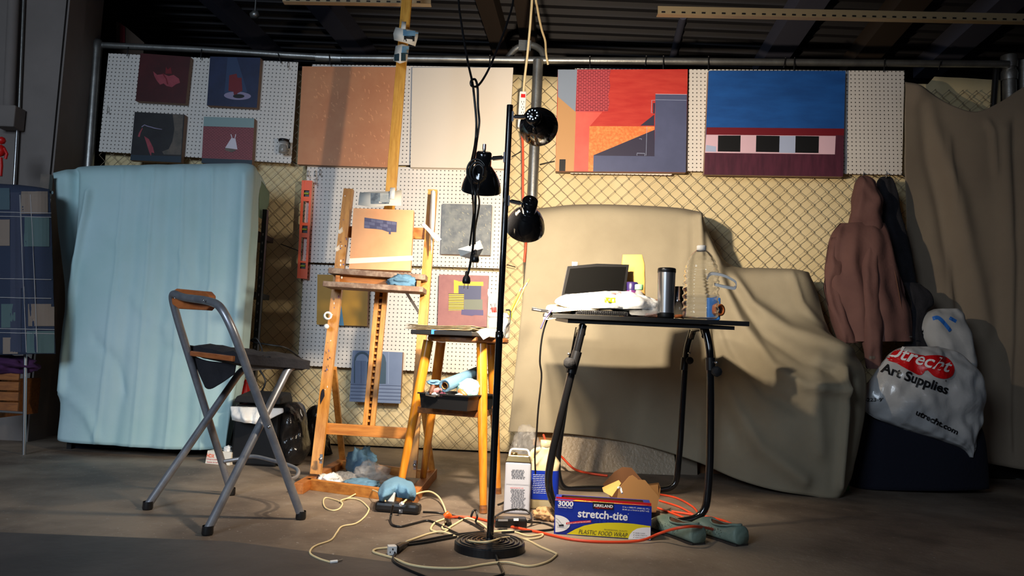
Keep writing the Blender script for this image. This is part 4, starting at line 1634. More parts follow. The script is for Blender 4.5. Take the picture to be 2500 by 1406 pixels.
m.build('photo_print', label='blue photo print with torn white paper taped on the mast, the upper one', cat='photo', solid=0.0006)

# ================================================================== STOOL
fl, fr, br_, bl = G(970, 1223), G(1180, 1253), G(1216, 1205), G(1030, 1189)
st = thing('stool', (fl + fr + br_ + bl) / 4, 'worn wooden stool with four splayed legs used as a paint table', 'stool')
tops = [P(1046, 832, 3.22), P(1176, 838, 3.12), P(1200, 840, 3.33), P(1077, 830, 3.38)]
zs = sum(t.z for t in tops) / 4
for f_, t_ in zip((fl, fr, br_, bl), tops):
    m = MB()
    t_.z = zs
    m.tube([f_, f_.lerp(t_, 0.06), f_.lerp(t_, 0.7), t_], [0.013, 0.0145, 0.0215, 0.0215], 'stool_wood', 18)
    m.tube([f_ + V((0, 0, 0)), f_.lerp(t_, 0.045)], 0.0152, 'old_wood', 18)
    m.build('leg', st)
ctr = V((P(1143, 830, 3.24).x, 3.24, zs))
m = MB()
m.lathe([(0.001, 0), (0.166, 0), (0.172, 0.006), (0.172, 0.016), (0.168, 0.022), (0.001, 0.022)], ctr, 'old_wood', seg=48, smooth=False)
m.build('seat', st)
lv_ = 0.455


def legat(f_, t_, z):
    return f_.lerp(t_, (z - f_.z) / (t_.z - f_.z))


ring = [legat(f_, t_, 0.375) for f_, t_ in zip((fl, fr, br_, bl), tops)]
for i in range(4):
    m = MB()
    m.beam(ring[i], ring[(i + 1) % 4], 0.028, 0.02, 'old_wood', side=(0, 0, 1))
    m.build('stretcher', st, bevel=0.003)
# black board lying on the stool
bz = zs + 0.0225
m = MB()
b0, b1 = P(1002, 818, 3.10), P(1152, 826, 3.02)
b0.z = b1.z = bz
bd = V((0.07, 0.24, 0))
m.hexa([b0 + V((0, 0, 0.018)), b1 + V((0, 0, 0.018)), b1 + bd + V((0, 0, 0.018)), b0 + bd + V((0, 0, 0.018))], [b0, b1, b1 + bd, b0 + bd], 'black')
m.build('palette_board', label='black board lying on the left part of the stool top', cat='board', bevel=0.002)
m = MB()
bz2 = bz + 0.0185
for k in range(9):
    rows = []
    a = b0 + V((-0.03 + 0.006 * k % 0.02, 0.01, 0))
    for i in range(9):
        line = []
        for j in range(4):
            u, v = i / 8, j / 3
            p = a + (b1 - b0) * (u * 1.08) + bd * v * 0.8
            z = bz2 + 0.0022 * k + (0.004 * noise.noise(V((u * 5, v * 3, k * 2.1))) + 0.004) * (0.4 + abs(u - 0.5) * 1.6)
            line.append(V((p.x, p.y, z)))
        rows.append(line)
    m.grid(rows, 'newsprint')
m.build('newspaper_palette', label='stack of crinkled paint-stained newspaper on the stool board', cat='newspaper', solid=0.0005)
m = MB()
t0 = P(1053, 818, 3.08)
t0.z = bz2
m.hexa([V((t0.x, b0.y - 0.03, bz + 0.002)), V((t0.x + 0.062, b0.y - 0.035, bz + 0.001)), V((t0.x + 0.062, b0.y - 0.035, bz + 0.019)), V((t0.x, b0.y - 0.03, bz + 0.021))],
       [V((t0.x, b0.y - 0.028, bz + 0.002)), V((t0.x + 0.062, b0.y - 0.033, bz + 0.001)), V((t0.x + 0.062, b0.y - 0.033, bz + 0.019)), V((t0.x, b0.y - 0.028, bz + 0.021))], 'blue_tape')
m.build('blue_tape', label='strip of blue tape over the front edge of the stool board', cat='tape')
m = MB()
g = [[P(1157, 806, 3.10), P(1185, 800, 3.12), P(1217, 800, 3.14)], [P(1168, 813, 3.04), P(1190, 808, 3.06), P(1216, 807, 3.10)], [P(1180, 829, 3.0), P(1196, 820, 3.03), P(1214, 812, 3.08)]]
m.grid(g, 'paper')
m.build('folded_paper', label='folded white sheet hanging over the front of the stool top', cat='paper', solid=0.001)
# brush jar
jc = V((P(1218, 790, 3.26).x, 3.27, zs + 0.0225))
jr = thing('brush_jar', jc, 'big glass jar full of paint brushes on the stool behind the lamp pole', 'jar')
m = MB()
m.lathe([(0.001, 0), (0.046, 0), (0.05, 0.006), (0.05, 0.075), (0.044, 0.09), (0.044, 0.105), (0.046, 0.108)], jc, 'clear_film', seg=28)
m.lathe([(0.047, 0.09), (0.049, 0.092), (0.049, 0.10), (0.047, 0.102)], jc, 'white', seg=28)
m.build('glass_body', jr, solid=0.002)
m = MB()
m.lathe([(0.001, 0.003), (0.044, 0.003), (0.046, 0.008), (0.046, 0.055), (0.001, 0.055)], jc, 'newsprint', seg=24)
m.build('murky_water', jr)
K('yellow_handle', srgb(225, 190, 30), 0.3)
K('bristle', srgb(150, 110, 60), 0.9)
for (x0, y0, x1, y1, dy, mt, lb) in ((1232, 760, 1275, 697, 0.02, 'yellow_handle', 'yellow-handled paint brush leaning right in the jar, the lower one'), (1238, 758, 1290, 684, 0.0, 'mast_wood', 'long wooden paint brush leaning right in the jar, the longest one'),
                             (1234, 765, 1284, 692, 0.03, 'brown', 'brown paint brush leaning right in the jar between two others')):
    m = MB()
    a, b_ = P(x0, y0 + 30, 3.25), P(x1, y1, 3.27 + dy)
    d = (b_ - a).normalized()
    m.tube([a, a + (b_ - a) * 0.5, b_ - d * 0.03], [0.003, 0.0045, 0.003], mt, 8)
    m.tube([b_ - d * 0.03, b_ - d * 0.012], 0.0038, 'steel', 8)
    m.tube([b_ - d * 0.012, b_, b_ + d * 0.008], [0.0042, 0.005, 0.001], 'bristle', 8)
    m.build('paint_brush', label=lb, cat='paint brush')
for (x0, y0, x1, y1, lb) in ((1207, 755, 1192, 706, 'palette knife with a flat steel blade in the jar, the left one'), (1211, 755, 1205, 704, 'palette knife with a flat steel blade in the jar, the right one')):
    m = MB()
    a, b_ = P(x0, y0 + 20, 3.24), P(x1, y1, 3.24)
    mid = a.lerp(b_, 0.5)
    m.tube([a, a.lerp(b_, 0.35)], 0.005, 'red', 8)
    m.tube([a.lerp(b_, 0.34), mid], 0.003, 'steel', 8)
    d = (b_ - mid)
    s_ = V((0.007, 0, 0.001))
    m.hexa([mid - s_ * 0.7, mid + s_ * 0.7, mid + d * 0.6 + s_, mid + d * 0.6 - s_], [p + V((0, 0.001, 0)) for p in (mid - s_ * 0.7, mid + s_ * 0.7, mid + d * 0.6 + s_, mid + d * 0.6 - s_)], 'steel')
    m.hexa([mid + d * 0.6 - s_, mid + d * 0.6 + s_, b_ + s_ * 0.2, b_ - s_ * 0.2], [p + V((0, 0.001, 0)) for p in (mid + d * 0.6 - s_, mid + d * 0.6 + s_, b_ + s_ * 0.2, b_ - s_ * 0.2)], 'steel')
    m.build('palette_knife', label=lb, cat='palette knife')
m = MB()
m.tube(cat_rom([P(1236, 757, 3.22), P(1246, 760, 3.2), P(1244, 785, 3.18), P(1236, 800, 3.18), P(1231, 822, 3.17)], 5), 0.004, 'black', 8)
m.tube(cat_rom([P(1238, 757, 3.24), P(1249, 768, 3.22), P(1240, 795, 3.2)], 5), 0.003, 'yellow_handle', 8)
m.build('cable_loop', label='black and yellow loops of wire hooked over the rim of the brush jar', cat='wire')
# black tray on the stretchers
tz = 0.391
m = MB()
p0 = P(1022, 990, 3.08)
p1 = P(1142, 998, 2.98)
p0.z = p1.z = tz
dv = V((0.10, 0.20, 0))
out = [p0, p1, p1 + dv, p0 + dv]
cc = sum(out, V()) / 4
hh = 0.062
fl_ = lambda p, s_, z: V((cc.x + (p.x - cc.x) * s_, cc.y + (p.y - cc.y) * s_, tz + z))
oo = [fl_(p, 0.93, 0) for p in out]
ot = [fl_(p, 1.0, hh) for p in out]
oti = [fl_(p, 0.95, hh) for p in out]
ob = [fl_(p, 0.89, 0.004) for p in out]
orr = [fl_(p, 1.05, hh) for p in out]
orb = [fl_(p, 1.05, hh - 0.006) for p in out]
for a, b_ in ((oo, ot), (orb, orr), (orr, oti), (oti, ob), (ot, orb)):
    for i in range(4):
        j = (i + 1) % 4
        m.add([a[i], a[j], b_[j], b_[i]], [(0, 1, 2, 3)], 'black')
m.poly(list(reversed(oo)), 'black')
m.poly(ob, 'black')
m.build('plastic_tray', label='black plastic tray full of paint supplies on the stool shelf', cat='tray', fix=True)
tr = lambda u, v, z: p0 + (p1 - p0) * u + dv * v + V((0, 0, z))
# towel roll
ra, rb = P(1085, 942, 3.03), P(1160, 912, 3.25)
m = MB()
ax = (rb - ra).normalized()
L = (rb - ra).length + 0.04
m.lathe([(0.014, 0.006), (0.0245, 0.0), (0.026, 0.002), (0.026, L), (0.014, L), (0.014, 0.006)], ra, 'blue_towel', axis=ax, seg=32)
m.lathe([(0.0135, 0.001), (0.0135, L)], ra, 'cardboard', axis=ax, seg=24)
m.build('paper_towel_roll', label='roll of pale blue paper towel lying across the black tray', cat='paper towel')
for (ctr_, sz, sd, mt, lb) in ((P(1145, 950, 3.08), (0.045, 0.035, 0.04), 11, 'pale_towel', 'crumpled pale green towel on the right side of the black tray'),
                               (P(1060, 934, 3.08), (0.03, 0.03, 0.012), 12, 'blue_towel', 'loose flap of blue towel left of the towel roll')):
    m = MB()
    vs, fs = ico(ctr_, sz, sd, 0.22, 1.2)
    m.add(vs, fs, mt, True)
    m.build('crumpled_towel', label=lb, cat='towel')
tubes = [(1050, 955, 1078, 948, 'paint_mauve', 'mauve paint tube in the tray left of the towel roll'), (1042, 958, 1072, 962, 'steel', 'bare metal paint tube at the left end of the tray'),
         (1084, 962, 1104, 970, 'paint_cream', 'cream paint tube with open neck at the front of the tray'), (1122, 950, 1140, 968, 'chair_wood', 'brown clip standing at the front right of the tray'),
         (1108, 968, 1128, 962, 'white', 'white paint tube at the front right of the tray'), (1066, 964, 1086, 958, 'paint_plum', 'dark plum paint tube below the towel roll'), (1058, 940, 1050, 960, 'brown', 'brown paint tube at the back left of the tray')]
for k, (x0, y0, x1, y1, mt, lb) in enumerate(tubes):
    m = MB()
    a, b_ = P(x0, y0, 3.06), P(x1, y1, 3.03)
    a.z -= 0.004
    b_.z -= 0.004
    m.tube([a, a.lerp(b_, 0.75), a.lerp(b_, 0.8), b_], [0.010, 0.011, 0.005, 0.005], mt, 12)
    m.build('paint_tube', label=lb, cat='paint tube')
m = MB()
vs, fs = ico(tr(0.5, 0.35, 0.03), (0.075, 0.07, 0.022), 5, 0.3, 2.0, 3)
m.add(vs, fs, 'black_matte', True)
m.build('dark_cloth', label='dark cloth filling the bottom of the black tray', cat='cloth')
# ================================================================== TABLE
K('table_black', (0.013, 0.013, 0.013), 0.4, bump=0.05, bs=200)
TS = 0.055
e_l, e_r = P(1349, 766, 2.85), P(1830, 784, 2.85)
zm = (e_l.z + e_r.z) / 2
e_l.z = e_r.z = zm


def zt(Y):
    return zm + (Y - 2.85) * TS


def TT(px, Y, dz=0.0):
    p = P(px, 775, Y)
    z = zt(Y) + dz
    for _ in range(4):
        py = scr(V((p.x, Y, z)))[1]
        p = P(px, py, Y)
    return V((p.x, Y, z))


tbl = thing('drafting_table', V((0.5, 3.2, 0)), 'black drafting table on bent steel tube legs covered with bottles and a bag', 'table')
m = MB()
bk = V((0, 0.86, 0.86 * TS))
th = V((0, 0, -0.018))
m.hexa([e_l, e_r, e_r + bk, e_l + bk], [e_l + th, e_r + th, e_r + bk + th, e_l + bk + th], 'table_black')
m.build('table_top', tbl, bevel=0.002)
m = MB()
t2 = V((0.06, 0.02, -0.019))
t3 = V((-0.05, 0.02, -0.019))
m.hexa([e_l + t2, e_r + t3, e_r + t3 + bk * 0.94, e_l + t2 + bk * 0.94], [p + V((0, 0, -0.014)) for p in (e_l + t2, e_r + t3, e_r + t3 + bk * 0.94, e_l + t2 + bk * 0.94)], 'table_black')
m.build('under_board', tbl)
rL = 0.0145
YFt, YBt = 2.90, 3.60
fl_pts = [P(1424, 793, YFt), P(1398, 900, YFt), P(1347, 1110, YFt), P(1335, 1185, YFt), P(1362, 1256, YFt), V((P(1450, 1270, YFt).x, YFt, 0.016)), V((P(1640, 1286, YFt).x, YFt, 0.016)), P(1722, 1262, YFt), P(1733, 1150, YFt), P(1735, 960, YFt), P(1733, 850, YFt), P(1722, 804, YFt + 0.02)]
bl_pts = [P(1412, 800, YBt), P(1392, 905, YBt), P(1364, 1090, YBt), P(1360, 1150, YBt), P(1372, 1196, YBt), V((P(1450, 1200, YBt).x, YBt, 0.016)), V((P(1600, 1206, YBt).x, YBt, 0.016)), P(1650, 1190, YBt), P(1660, 1100, YBt), P(1668, 960, YBt), P(1676, 850, YBt), P(1690, 806, YBt - 0.02)]
m = MB()
m.tube(fillet(fl_pts, 0.10, 6), rL, 'black_gloss', 14)
flf = m.build('front_leg_frame', tbl)
m = MB()
m.tube(fillet(bl_pts, 0.10, 6), rL, 'black_gloss', 14)
rlf = m.build('rear_leg_frame', tbl)
m = MB()
m.tube(fillet([P(1722, 820, YFt + 0.02), P(1716, 800, YFt + 0.06), P(1695, 803, YBt - 0.06), P(1688, 824, YBt - 0.02)], 0.05), rL, 'black_gloss', 14)
m.build('top_frame', tbl)
m = MB()
m.tube(fillet([P(1420, 815, YFt), P(1422, 796, YFt + 0.05), P(1414, 803, YBt - 0.05), P(1410, 824, YBt)], 0.05), rL, 'black_gloss', 14)
m.build('top_frame', tbl)
for (a, b_, Y) in (((1426, 800), (1396, 905), YFt), ((1733, 840), (1735, 900), YFt), ((1676, 840), (1670, 900), YBt), ((1408, 815), (1391, 905), YBt)):
    m = MB()
    p, q_ = P(*a, Y), P(*b_, Y)
    m.tube([p.lerp(q_, 0.55), p.lerp(q_, 1.06)], 0.0185, 'black', 14)
    m.build('height_sleeve', flf if Y == YFt else rlf)
for (x, y, Y, s_) in ((1390, 886, YFt - 0.03, 0.02), (1750, 907, YFt - 0.03, 0.018), (1684, 880, YBt - 0.03, 0.016)):
    m = MB()
    c = P(x, y, Y)
    m.lathe([(0.0001, -0.012), (s_, -0.010), (s_ * 1.15, 0.004), (s_ * 0.6, 0.014), (0.008, 0.03)], c, 'black_matte', axis=(0, 1, 0), seg=9)
    m.lathe([(0.0001, -0.006), (0.005, -0.005), (0.005, 0.02)], c + V((-0.004, -0.008, 0.034)), 'steel', axis=(0, 1, 0), seg=10)
    m.build('clamp_knob', flf if Y < 3.2 else rlf)

# laptop
lap = thing('laptop', TT(1455, 3.16), 'open black laptop with a dark screen at the back left of the table', 'laptop')
m = MB()
b0 = TT(1372, 3.14, 0.001)
b1 = TT(1524, 3.20, 0.001)
bd_ = V((0.02, -0.2, -0.2 * TS))
m.hexa([b0 + V((0, 0, 0.022)), b1 + V((0, 0, 0.022)), b1 + bd_ + V((0, 0, 0.018)), b0 + bd_ + V((0, 0, 0.018))], [b0, b1, b1 + bd_, b0 + bd_], 'black')
m.build('keyboard_base', lap, bevel=0.003)
m = MB()
s0, s1, s3 = P(1370, 728, 3.17), P(1523, 734, 3.23), P(1386, 650, 3.23)
n_ = (s1 - s0).cross(s3 - s0).normalized()
if n_.dot(CAM - s0) < 0:
    n_ = -n_
s2 = onplane(1536, 646, s0, n_)
mid = onplane(1458, 643.5, s0, n_)
m.add([s0, s1, s2, mid, s3], [(0, 1, 2, 3, 4)], 'black')
m.add([p - n_ * 0.012 for p in (s0, s1, s2, mid, s3)], [(4, 3, 2, 1, 0)], 'black')
pr = [s0, s1, s2, mid, s3]
for i in range(5):
    j = (i + 1) % 5
    m.add([pr[i], pr[i] - n_ * 0.012, pr[j] - n_ * 0.012, pr[j]], [(0, 1, 2, 3)], 'steel')
K('screen', (0.004, 0.004, 0.004), 0.2)
m.build('lid', lap)
m = MB()
SPl = surf_plane(s0, n_)
ppoly(m, SPl, [(1392, 656), (1456, 651), (1529, 652), (1519, 722), (1378, 716)], 'screen', 0.0008)
m.build('screen', lap)


def bottle(name, c, prof, mt, label, cat, parts=(), seg=32, solid=0):
    t = thing(name, c, label, cat)
    m = MB()
    m.lathe(prof, c, mt, seg=seg)
    m.build('bottle_body' if 'bottle' in name or 'jug' in name else 'body', t, solid=solid)
    for pn, pf, pm_ in parts:
        m = MB()
        m.lathe(pf, c, pm_, seg=seg)
        m.build(pn, t)
    return t


# paper bag
m = MB()
c = TT(1545, 3.38, 0.0)
rows = [(622, 1520, 1567, 0.25), (640, 1518, 1572, 0.7), (662, 1516, 1573, 1.0), (700, 1514, 1574, 1), (scr(c)[1], 1512, 1574, 1.0)]
sil_loft(m, rows, 3.38, 0.03, 'kraft', rough=0.004, freq=22, sq=0.3)
m.build('paper_bag', label='folded brown paper bag standing behind the laptop and purple bottle', cat='paper bag')
m = MB()
c = TT(1540, 3.28)
bottle('purple_bottle', c, [(0.001, 0), (0.03, 0), (0.033, 0.006), (0.032, 0.05), (0.028, 0.06), (0.033, 0.072), (0.032, 0.10), (0.026, 0.118)], 'purple',
       'purple drink bottle with a dark blue cap beside the laptop', 'bottle',
       [('cap', [(0.0275, 0.112), (0.028, 0.114), (0.028, 0.146), (0.024, 0.15), (0.001, 0.151)], 'deep_purple')])
c = TT(1558, 3.10)
bottle('clear_bottle', c, [(0.001, 0.002), (0.030, 0.002), (0.033, 0.008), (0.033, 0.06), (0.030, 0.075), (0.018, 0.095), (0.013, 0.105), (0.013, 0.118)], 'clear_film',
       'small clear bottle with a pale green cap behind the white bag', 'bottle',
       [('cap', [(0.0165, 0.112), (0.017, 0.114), (0.017, 0.132), (0.015, 0.134), (0.001, 0.134)], 'mint'),
        ('label_wrap', [(0.0335, 0.012), (0.0338, 0.05), (0.0335, 0.064)], 'white')])
# brown box behind
m = MB()
c = TT(1592, 3.3)
m.box(c + V((0, 0, 0.04)), 0.075, 0.06, 0.078, 'brown')
m.build('brown_wallet', label='dark brown leather case lying between the bag and the steel tumbler', cat='case', bevel=0.006)
# tumbler
c = TT(1625, 2.93)
bottle('steel_tumbler', c, [(0.001, 0.0), (0.031, 0.0), (0.032, 0.006), (0.0325, 0.02)], 'black', 'tall brushed steel tumbler with a black lid on the table', 'tumbler',
       [('steel_wall', [(0.0318, 0.020), (0.0322, 0.06), (0.0335, 0.14), (0.0342, 0.178)], 'steel'),
        ('lid', [(0.0344, 0.176), (0.0355, 0.178), (0.0355, 0.191), (0.033, 0.194), (0.001, 0.194)], 'black')], seg=48)
# drinking glass
c = TT(1656, 3.2)
g_ = thing('drinking_glass', c, 'clear drinking glass half hidden between the tumbler and the water bottle', 'glass')
m = MB()
m.lathe([(0.001, 0.004), (0.026, 0.004), (0.030, 0.135), (0.0285, 0.135), (0.0245, 0.009), (0.001, 0.009)], c, 'clear_pet', seg=28)
m.build('glass_wall', g_, fix=True)
m = MB()
m.tube(cat_rom([TT(1649, 3.08, 0.008), TT(1660, 3.07, 0.010), TT(1668, 3.10, 0.008)], 4), 0.008, 'chair_wood', 10)
m.build('cork_ring', label='small orange-brown ring lying on the table beside the tumbler', cat='ring')
# big water bottle
c = TT(1709, 2.98)
wb = thing('water_bottle', c, 'large clear plastic water bottle with white cap and side handle, part full', 'bottle')


def sqring(z, r, sq):
    out = []
    for k in range(40):
        a = 2 * math.pi * k / 40
        ca, sa = math.cos(a), math.sin(a)
        ca = math.copysign(abs(ca) ** sq, ca)
        sa = math.copysign(abs(sa) ** sq, sa)
        out.append(c + V((r * ca, r * sa, z)))
    return out


rings = []
Hb = 0.292
prof = []
for k in range(90):
    t = k / 89
    z = 0.004 + t * 0.272
    if t < 0.60:
        r_ = 0.065 + 0.0028 * math.sin(t * 62) * (1 if 0.08 < t < 0.58 else 0)
        sq_ = 0.62
    else:
        u = (t - 0.60) / 0.40
        r_ = 0.066 * math.sqrt(max(0, 1 - (u * 0.965) ** 2)) * (1 - 0.0 * u) + 0.002 * math.sin(u * 34) * (1 - u)
        r_ = max(r_, 0.0155)
        sq_ = 0.62 + 0.38 * u
    if t < 0.03:
        r_ = 0.058 + 0.008 * t / 0.03
    rings.append(sqring(z, r_, sq_))
m = MB()
m.loft(rings, 'clear_pet', cap=False)
m.poly(list(reversed(rings[0])), 'clear_pet')
m.build('bottle_body', wb, solid=0.0008)
m = MB()
wr = [[p + (V((c.x, c.y, p.z)) - p) * 0.03 for p in r_] for r_ in rings[1:30]]
m.loft(wr, 'water')
m.build('water', wb)
m = MB()
m.lathe([(0.0165, 0.274), (0.0185, 0.275), (0.0185, 0.292), (0.016, 0.294), (0.001, 0.294)], c, 'white', seg=28)
m.lathe([(0.021, 0.270), (0.021, 0.2735), (0.016, 0.2735)], c, 'clear_film', seg=28)
m.build('cap', wb)
m = MB()
h0 = P(1738, 664, 2.95)
hp = cat_rom([P(1726, 680, 2.93), P(1736, 668, 2.92), P(1765, 672, 2.90), P(1790, 684, 2.89), P(1797, 692, 2.89), P(1793, 703, 2.89), P(1770, 700, 2.90), P(1745, 694, 2.92)], 5)
vs, fs = [], []
for i, p in enumerate(hp):
    vs += [p + V((0, -0.006, -0.007)), p + V((0, 0.008, -0.003)), p + V((0, 0.006, 0.007)), p + V((0, -0.008, 0.003))]
for i in range(len(hp) - 1):
    for k in range(4):
        fs.append((4 * i + k, 4 * i + (k + 1) % 4, 4 * i + 4 + (k + 1) % 4, 4 * i + 4 + k))
m.add(vs, fs, 'white')
m.build('handle', wb, fix=True)
# tape roll blue behind bottle
td = thing('tape_dispenser', TT(1752, 3.3), 'blue tape dispenser with an orange-brown roll behind the water bottle', 'tape dispenser')
m = MB()
m.box(TT(1742, 3.3, 0.05), 0.055, 0.03, 0.1, 'blue_tape')
m.build('dispenser_body', td, bevel=0.006)
m = MB()
m.lathe([(0.016, -0.012), (0.026, -0.012), (0.026, 0.012), (0.016, 0.012), (0.016, -0.012)], TT(1755, 3.28, 0.045), 'chair_wood', axis=(0.6, -1, 0), seg=24)
m.build('roll', td)
# papers, plate, notebook under the bag
m = MB()
m.grid(sheet([[(1332, 752, 3.02), (1345, 742, 3.06), (1420, 742, 3.1), (1480, 745, 3.12)], [(1333, 757, 2.92), (1350, 756, 2.92), (1430, 753, 2.95), (1490, 752, 3.0)], [(1334, 760, 2.86), (1355, 762, 2.85), (1400, 758, 2.86), (1450, 757, 2.9)]], 4, 4, rough=0.003, rfreq=20), 'newsprint')
m.grid([[p + V((0.01, 0, -0.006)) for p in r_] for r_ in sheet([[(1326, 757, 2.98), (1380, 748, 3.06), (1440, 748, 3.1)], [(1320, 772, 2.86), (1330, 776, 2.84), (1400, 762, 2.88)]], 4, 4)], 'paper')
m.build('loose_papers', label='loose cream papers fanned over the left end of the table', cat='paper', solid=0.0008)
m = MB()
a = [TT(1405, 2.87, 0.002), TT(1533, 2.865, 0.002)]
a += [a[1] + V((0.02, 0.2, 0.015)), a[0] + V((0.02, 0.2, 0.015))]
m.hexa([p + V((0, 0, 0.014)) for p in a], a, 'black_matte')
for k in range(26):
    p = a[0].lerp(a[1], 0.04 + k * 0.036)
    m.tube([p + V((0, 0.004, 0.0)), p + V((0, -0.004, 0.004)), p + V((0, -0.004, 0.012)), p + V((0, 0.004, 0.016))], 0.0012, 'black_gloss', 5)
m.build('spiral_notebook', label='black spiral notebook lying at the front edge of the table', cat='notebook')
m = MB()
c = TT(1545, 3.04, 0.018)
m.lathe([(0.001, 0.0), (0.07, 0.0), (0.10, 0.012), (0.102, 0.014), (0.07, 0.003), (0.001, 0.003)], c, 'white_gloss', seg=40)
m.build('plate', label='pale plate with a raised rim under the white plastic bag', cat='plate')
m = MB()
m.grid(sheet([[(1540, 752, 3.0), (1580, 750, 3.0), (1604, 742, 3.0)], [(1536, 762, 2.9), (1580, 760, 2.9), (1612, 760, 2.92)], [(1540, 768, 2.86), (1575, 770, 2.85), (1610, 764, 2.87)]], 5, 5, rough=0.004, rfreq=20), 'clear_film')
m.build('plastic_sheet', label='clear plastic sleeve lying by the foot of the tumbler', cat='plastic sleeve', solid=0.0006)
# white bag
m = MB()
rows = [(712, 1470, 1530, 0.3), (716, 1420, 1545, 0.5), (720, 1378, 1560, 0.7), (728, 1358, 1592, 0.85), (738, 1355, 1608, 1.0), (748, 1372, 1604, 1.0), (755, 1395, 1596, 0.8)]
sil_loft(m, rows, (3.03, 2.98), 0.075, 'bag_white', seg=72, rough=0.045, freq=13, n=9)
SB = surf_bvh(m.bvh())
K('print_green', srgb(190, 205, 20), 0.5)
K('print_pink', srgb(225, 150, 150), 0.5)
prect(m, SB, 1476, 727, 1502, 739, 'print_green', 0.0015, 6)
prect(m, SB, 1484, 730, 1489, 735, 'bag_white', 0.002, 3)
prect(m, SB, 1494, 731, 1499, 737, 'bag_white', 0.002, 3)
prect(m, SB, 1492, 713, 1516, 718, 'print_pink', 0.0015, 4)
m.build('plastic_bag', label='crumpled white plastic bag with yellow-green print lying on the table', cat='plastic bag')
m = MB()
vs, fs = ico(TT(1575, 2.98, 0.035), (0.06, 0.05, 0.03), 21, 0.5, 1.6)
m.add(vs, fs, 'clear_film', True)
m.build('cling_film', label='scrunched clear film beside the white bag at the tumbler', cat='plastic film')
# clip light on the left edge, pen, charger cord
m = MB()
m.box(P(1318, 757, 2.87), 0.062, 0.02, 0.012, 'black', Matrix.Rotation(0.12, 3, 'Y'))
m.box(P(1312, 757, 2.858), 0.03, 0.003, 0.005, 'steel', Matrix.Rotation(0.12, 3, 'Y'))
m.tube([P(1332, 760, 2.87), P(1356, 764, 2.89)], 0.006, 'steel', 8)
m.build('utility_knife', label='black utility knife sticking out over the left end of the table', cat='knife', bevel=0.002)
m = MB()
m.tube([P(1348, 756, 2.85), P(1330, 778, 2.84), P(1320, 802, 2.83)], 0.003, 'deep_purple', 8)
m.build('pen', label='blue pen pointing down over the left table edge', cat='pen')
m = MB()
m.tube(cat_rom([TT(1372, 2.98, 0.006), TT(1354, 2.90, 0.004), P(1338, 776, 2.86), P(1324, 820, 2.88), P(1318, 880, 2.92), P(1322, 920, 2.95), P(1314, 1000, 3.0), P(1310, 1060, 3.05), P(1306, 1110, 3.1), P(1308, 1180, 3.15), V((P(1308, 1230, 3.2).x, 3.2, 0.005))], 6), 0.0035, 'black', 8)
m.build('charging_cable', label='thin black charger cord hanging from the left end of the table', cat='cord')
m = MB()
m.box(P(1403, 646, 4.12), 0.03, 0.006, 0.03, 'galv')
m.lathe([(0.0001, 0), (0.006, 0)], P(1403, 645, 4.115), 'white', axis=(0, -1, 0), seg=10)
m.tube([P(1403, 650, 4.125), P(1404, 690, 4.14)], 0.004, 'galv', 6)
m.build('metal_bracket', label='small square metal bracket showing just above the laptop screen', cat='bracket')

# ================================================================== COVERED FURNITURE
YP = 4.22
folds = [
    ([(1702, 530), (1712, 640), (1722, 760), (1730, 900)], 12, 0.041),
    ([(1712, 530), (1760, 640), (1830, 740), (1920, 800), (2010, 830), (2075, 850)], 14, 0.068),
    ([(1720, 540), (1790, 700), (1870, 820), (1960, 880), (2040, 910)], 12, -0.041),
    ([(1740, 650), (1800, 780), (1880, 890), (1960, 940), (2060, 950)], 16, 0.054),
    ([(1712, 640), (1790, 850), (1870, 960), (1950, 1000)], 14, -0.034),
    ([(1700, 800), (1760, 950), (1850, 1090), (1960, 1170)], 20, 0.041),
    ([(1745, 820), (1760, 950), (1800, 1080)], 14, -0.027),
    ([(2060, 900), (2065, 1000), (2050, 1190)], 10, 0.041),
    ([(2085, 930), (2090, 1020), (2075, 1130)], 8, -0.034),
    ([(1680, 530), (1672, 700), (1668, 900)], 10, 0.016),
    ([(1930, 665), (1955, 740), (2010, 800)], 9, 0.027),
    ([(1995, 860), (1990, 960), (2000, 1100)], 22, 0.027),
]
rows = [
    [(1303, 510, 4.50), (1400, 502, 4.50), (1560, 503, 4.50), (1688, 514, 4.50), (1712, 540, 4.5), (1770, 640, 4.5), (1860, 655, 4.50), (1962, 662, 4.45), (1975, 668, 4.45)],
    [(1292, 530, 4.24), (1400, 514, 4.22), (1560, 516, 4.22), (1688, 526, 4.22), (1720, 570, 4.26), (1780, 664, 4.28), (1860, 664, 4.26), (1958, 672, 4.22), (1996, 715, 4.3)],
    [(1284, 640, 4.22), (1400, 640, YP), (1560, 640, YP), (1690, 650, YP), (1745, 690, 4.2), (1810, 730, 4.18), (1890, 760, 4.18), (1975, 775, 4.15), (2030, 820, 4.2)],
    [(1272, 770, 4.22), (1400, 770, YP), (1560, 770, YP), (1695, 780, 4.18), (1770, 810, 4.08), (1850, 830, 3.98), (1940, 838, 3.92), (2040, 838, 3.86), (2088, 868, 3.95)],
    [(1258, 900, 4.22), (1400, 900, YP), (1560, 900, YP), (1695, 910, 4.14), (1790, 930, 3.96), (1880, 930, 3.80), (1970, 920, 3.72), (2060, 905, 3.72), (2113, 920, 3.86)],
    [(1248, 1000, 4.22), (1400, 1000, YP), (1560, 1010, YP), (1695, 1040, 4.12), (1795, 1060, 3.9), (1885, 1060, 3.75), (1975, 1060, 3.68), (2062, 1050, 3.68), (2108, 1030, 3.84)],
    [(1241, 1054, 4.22), (1400, 1060, YP), (1560, 1085, YP), (1695, 1125, 4.1), (1795, 1168, 3.88), (1885, 1195, 3.75), (1975, 1210, 3.70), (2048, 1216, 3.70), (2078, 1170, 3.8)],
]
m = MB()
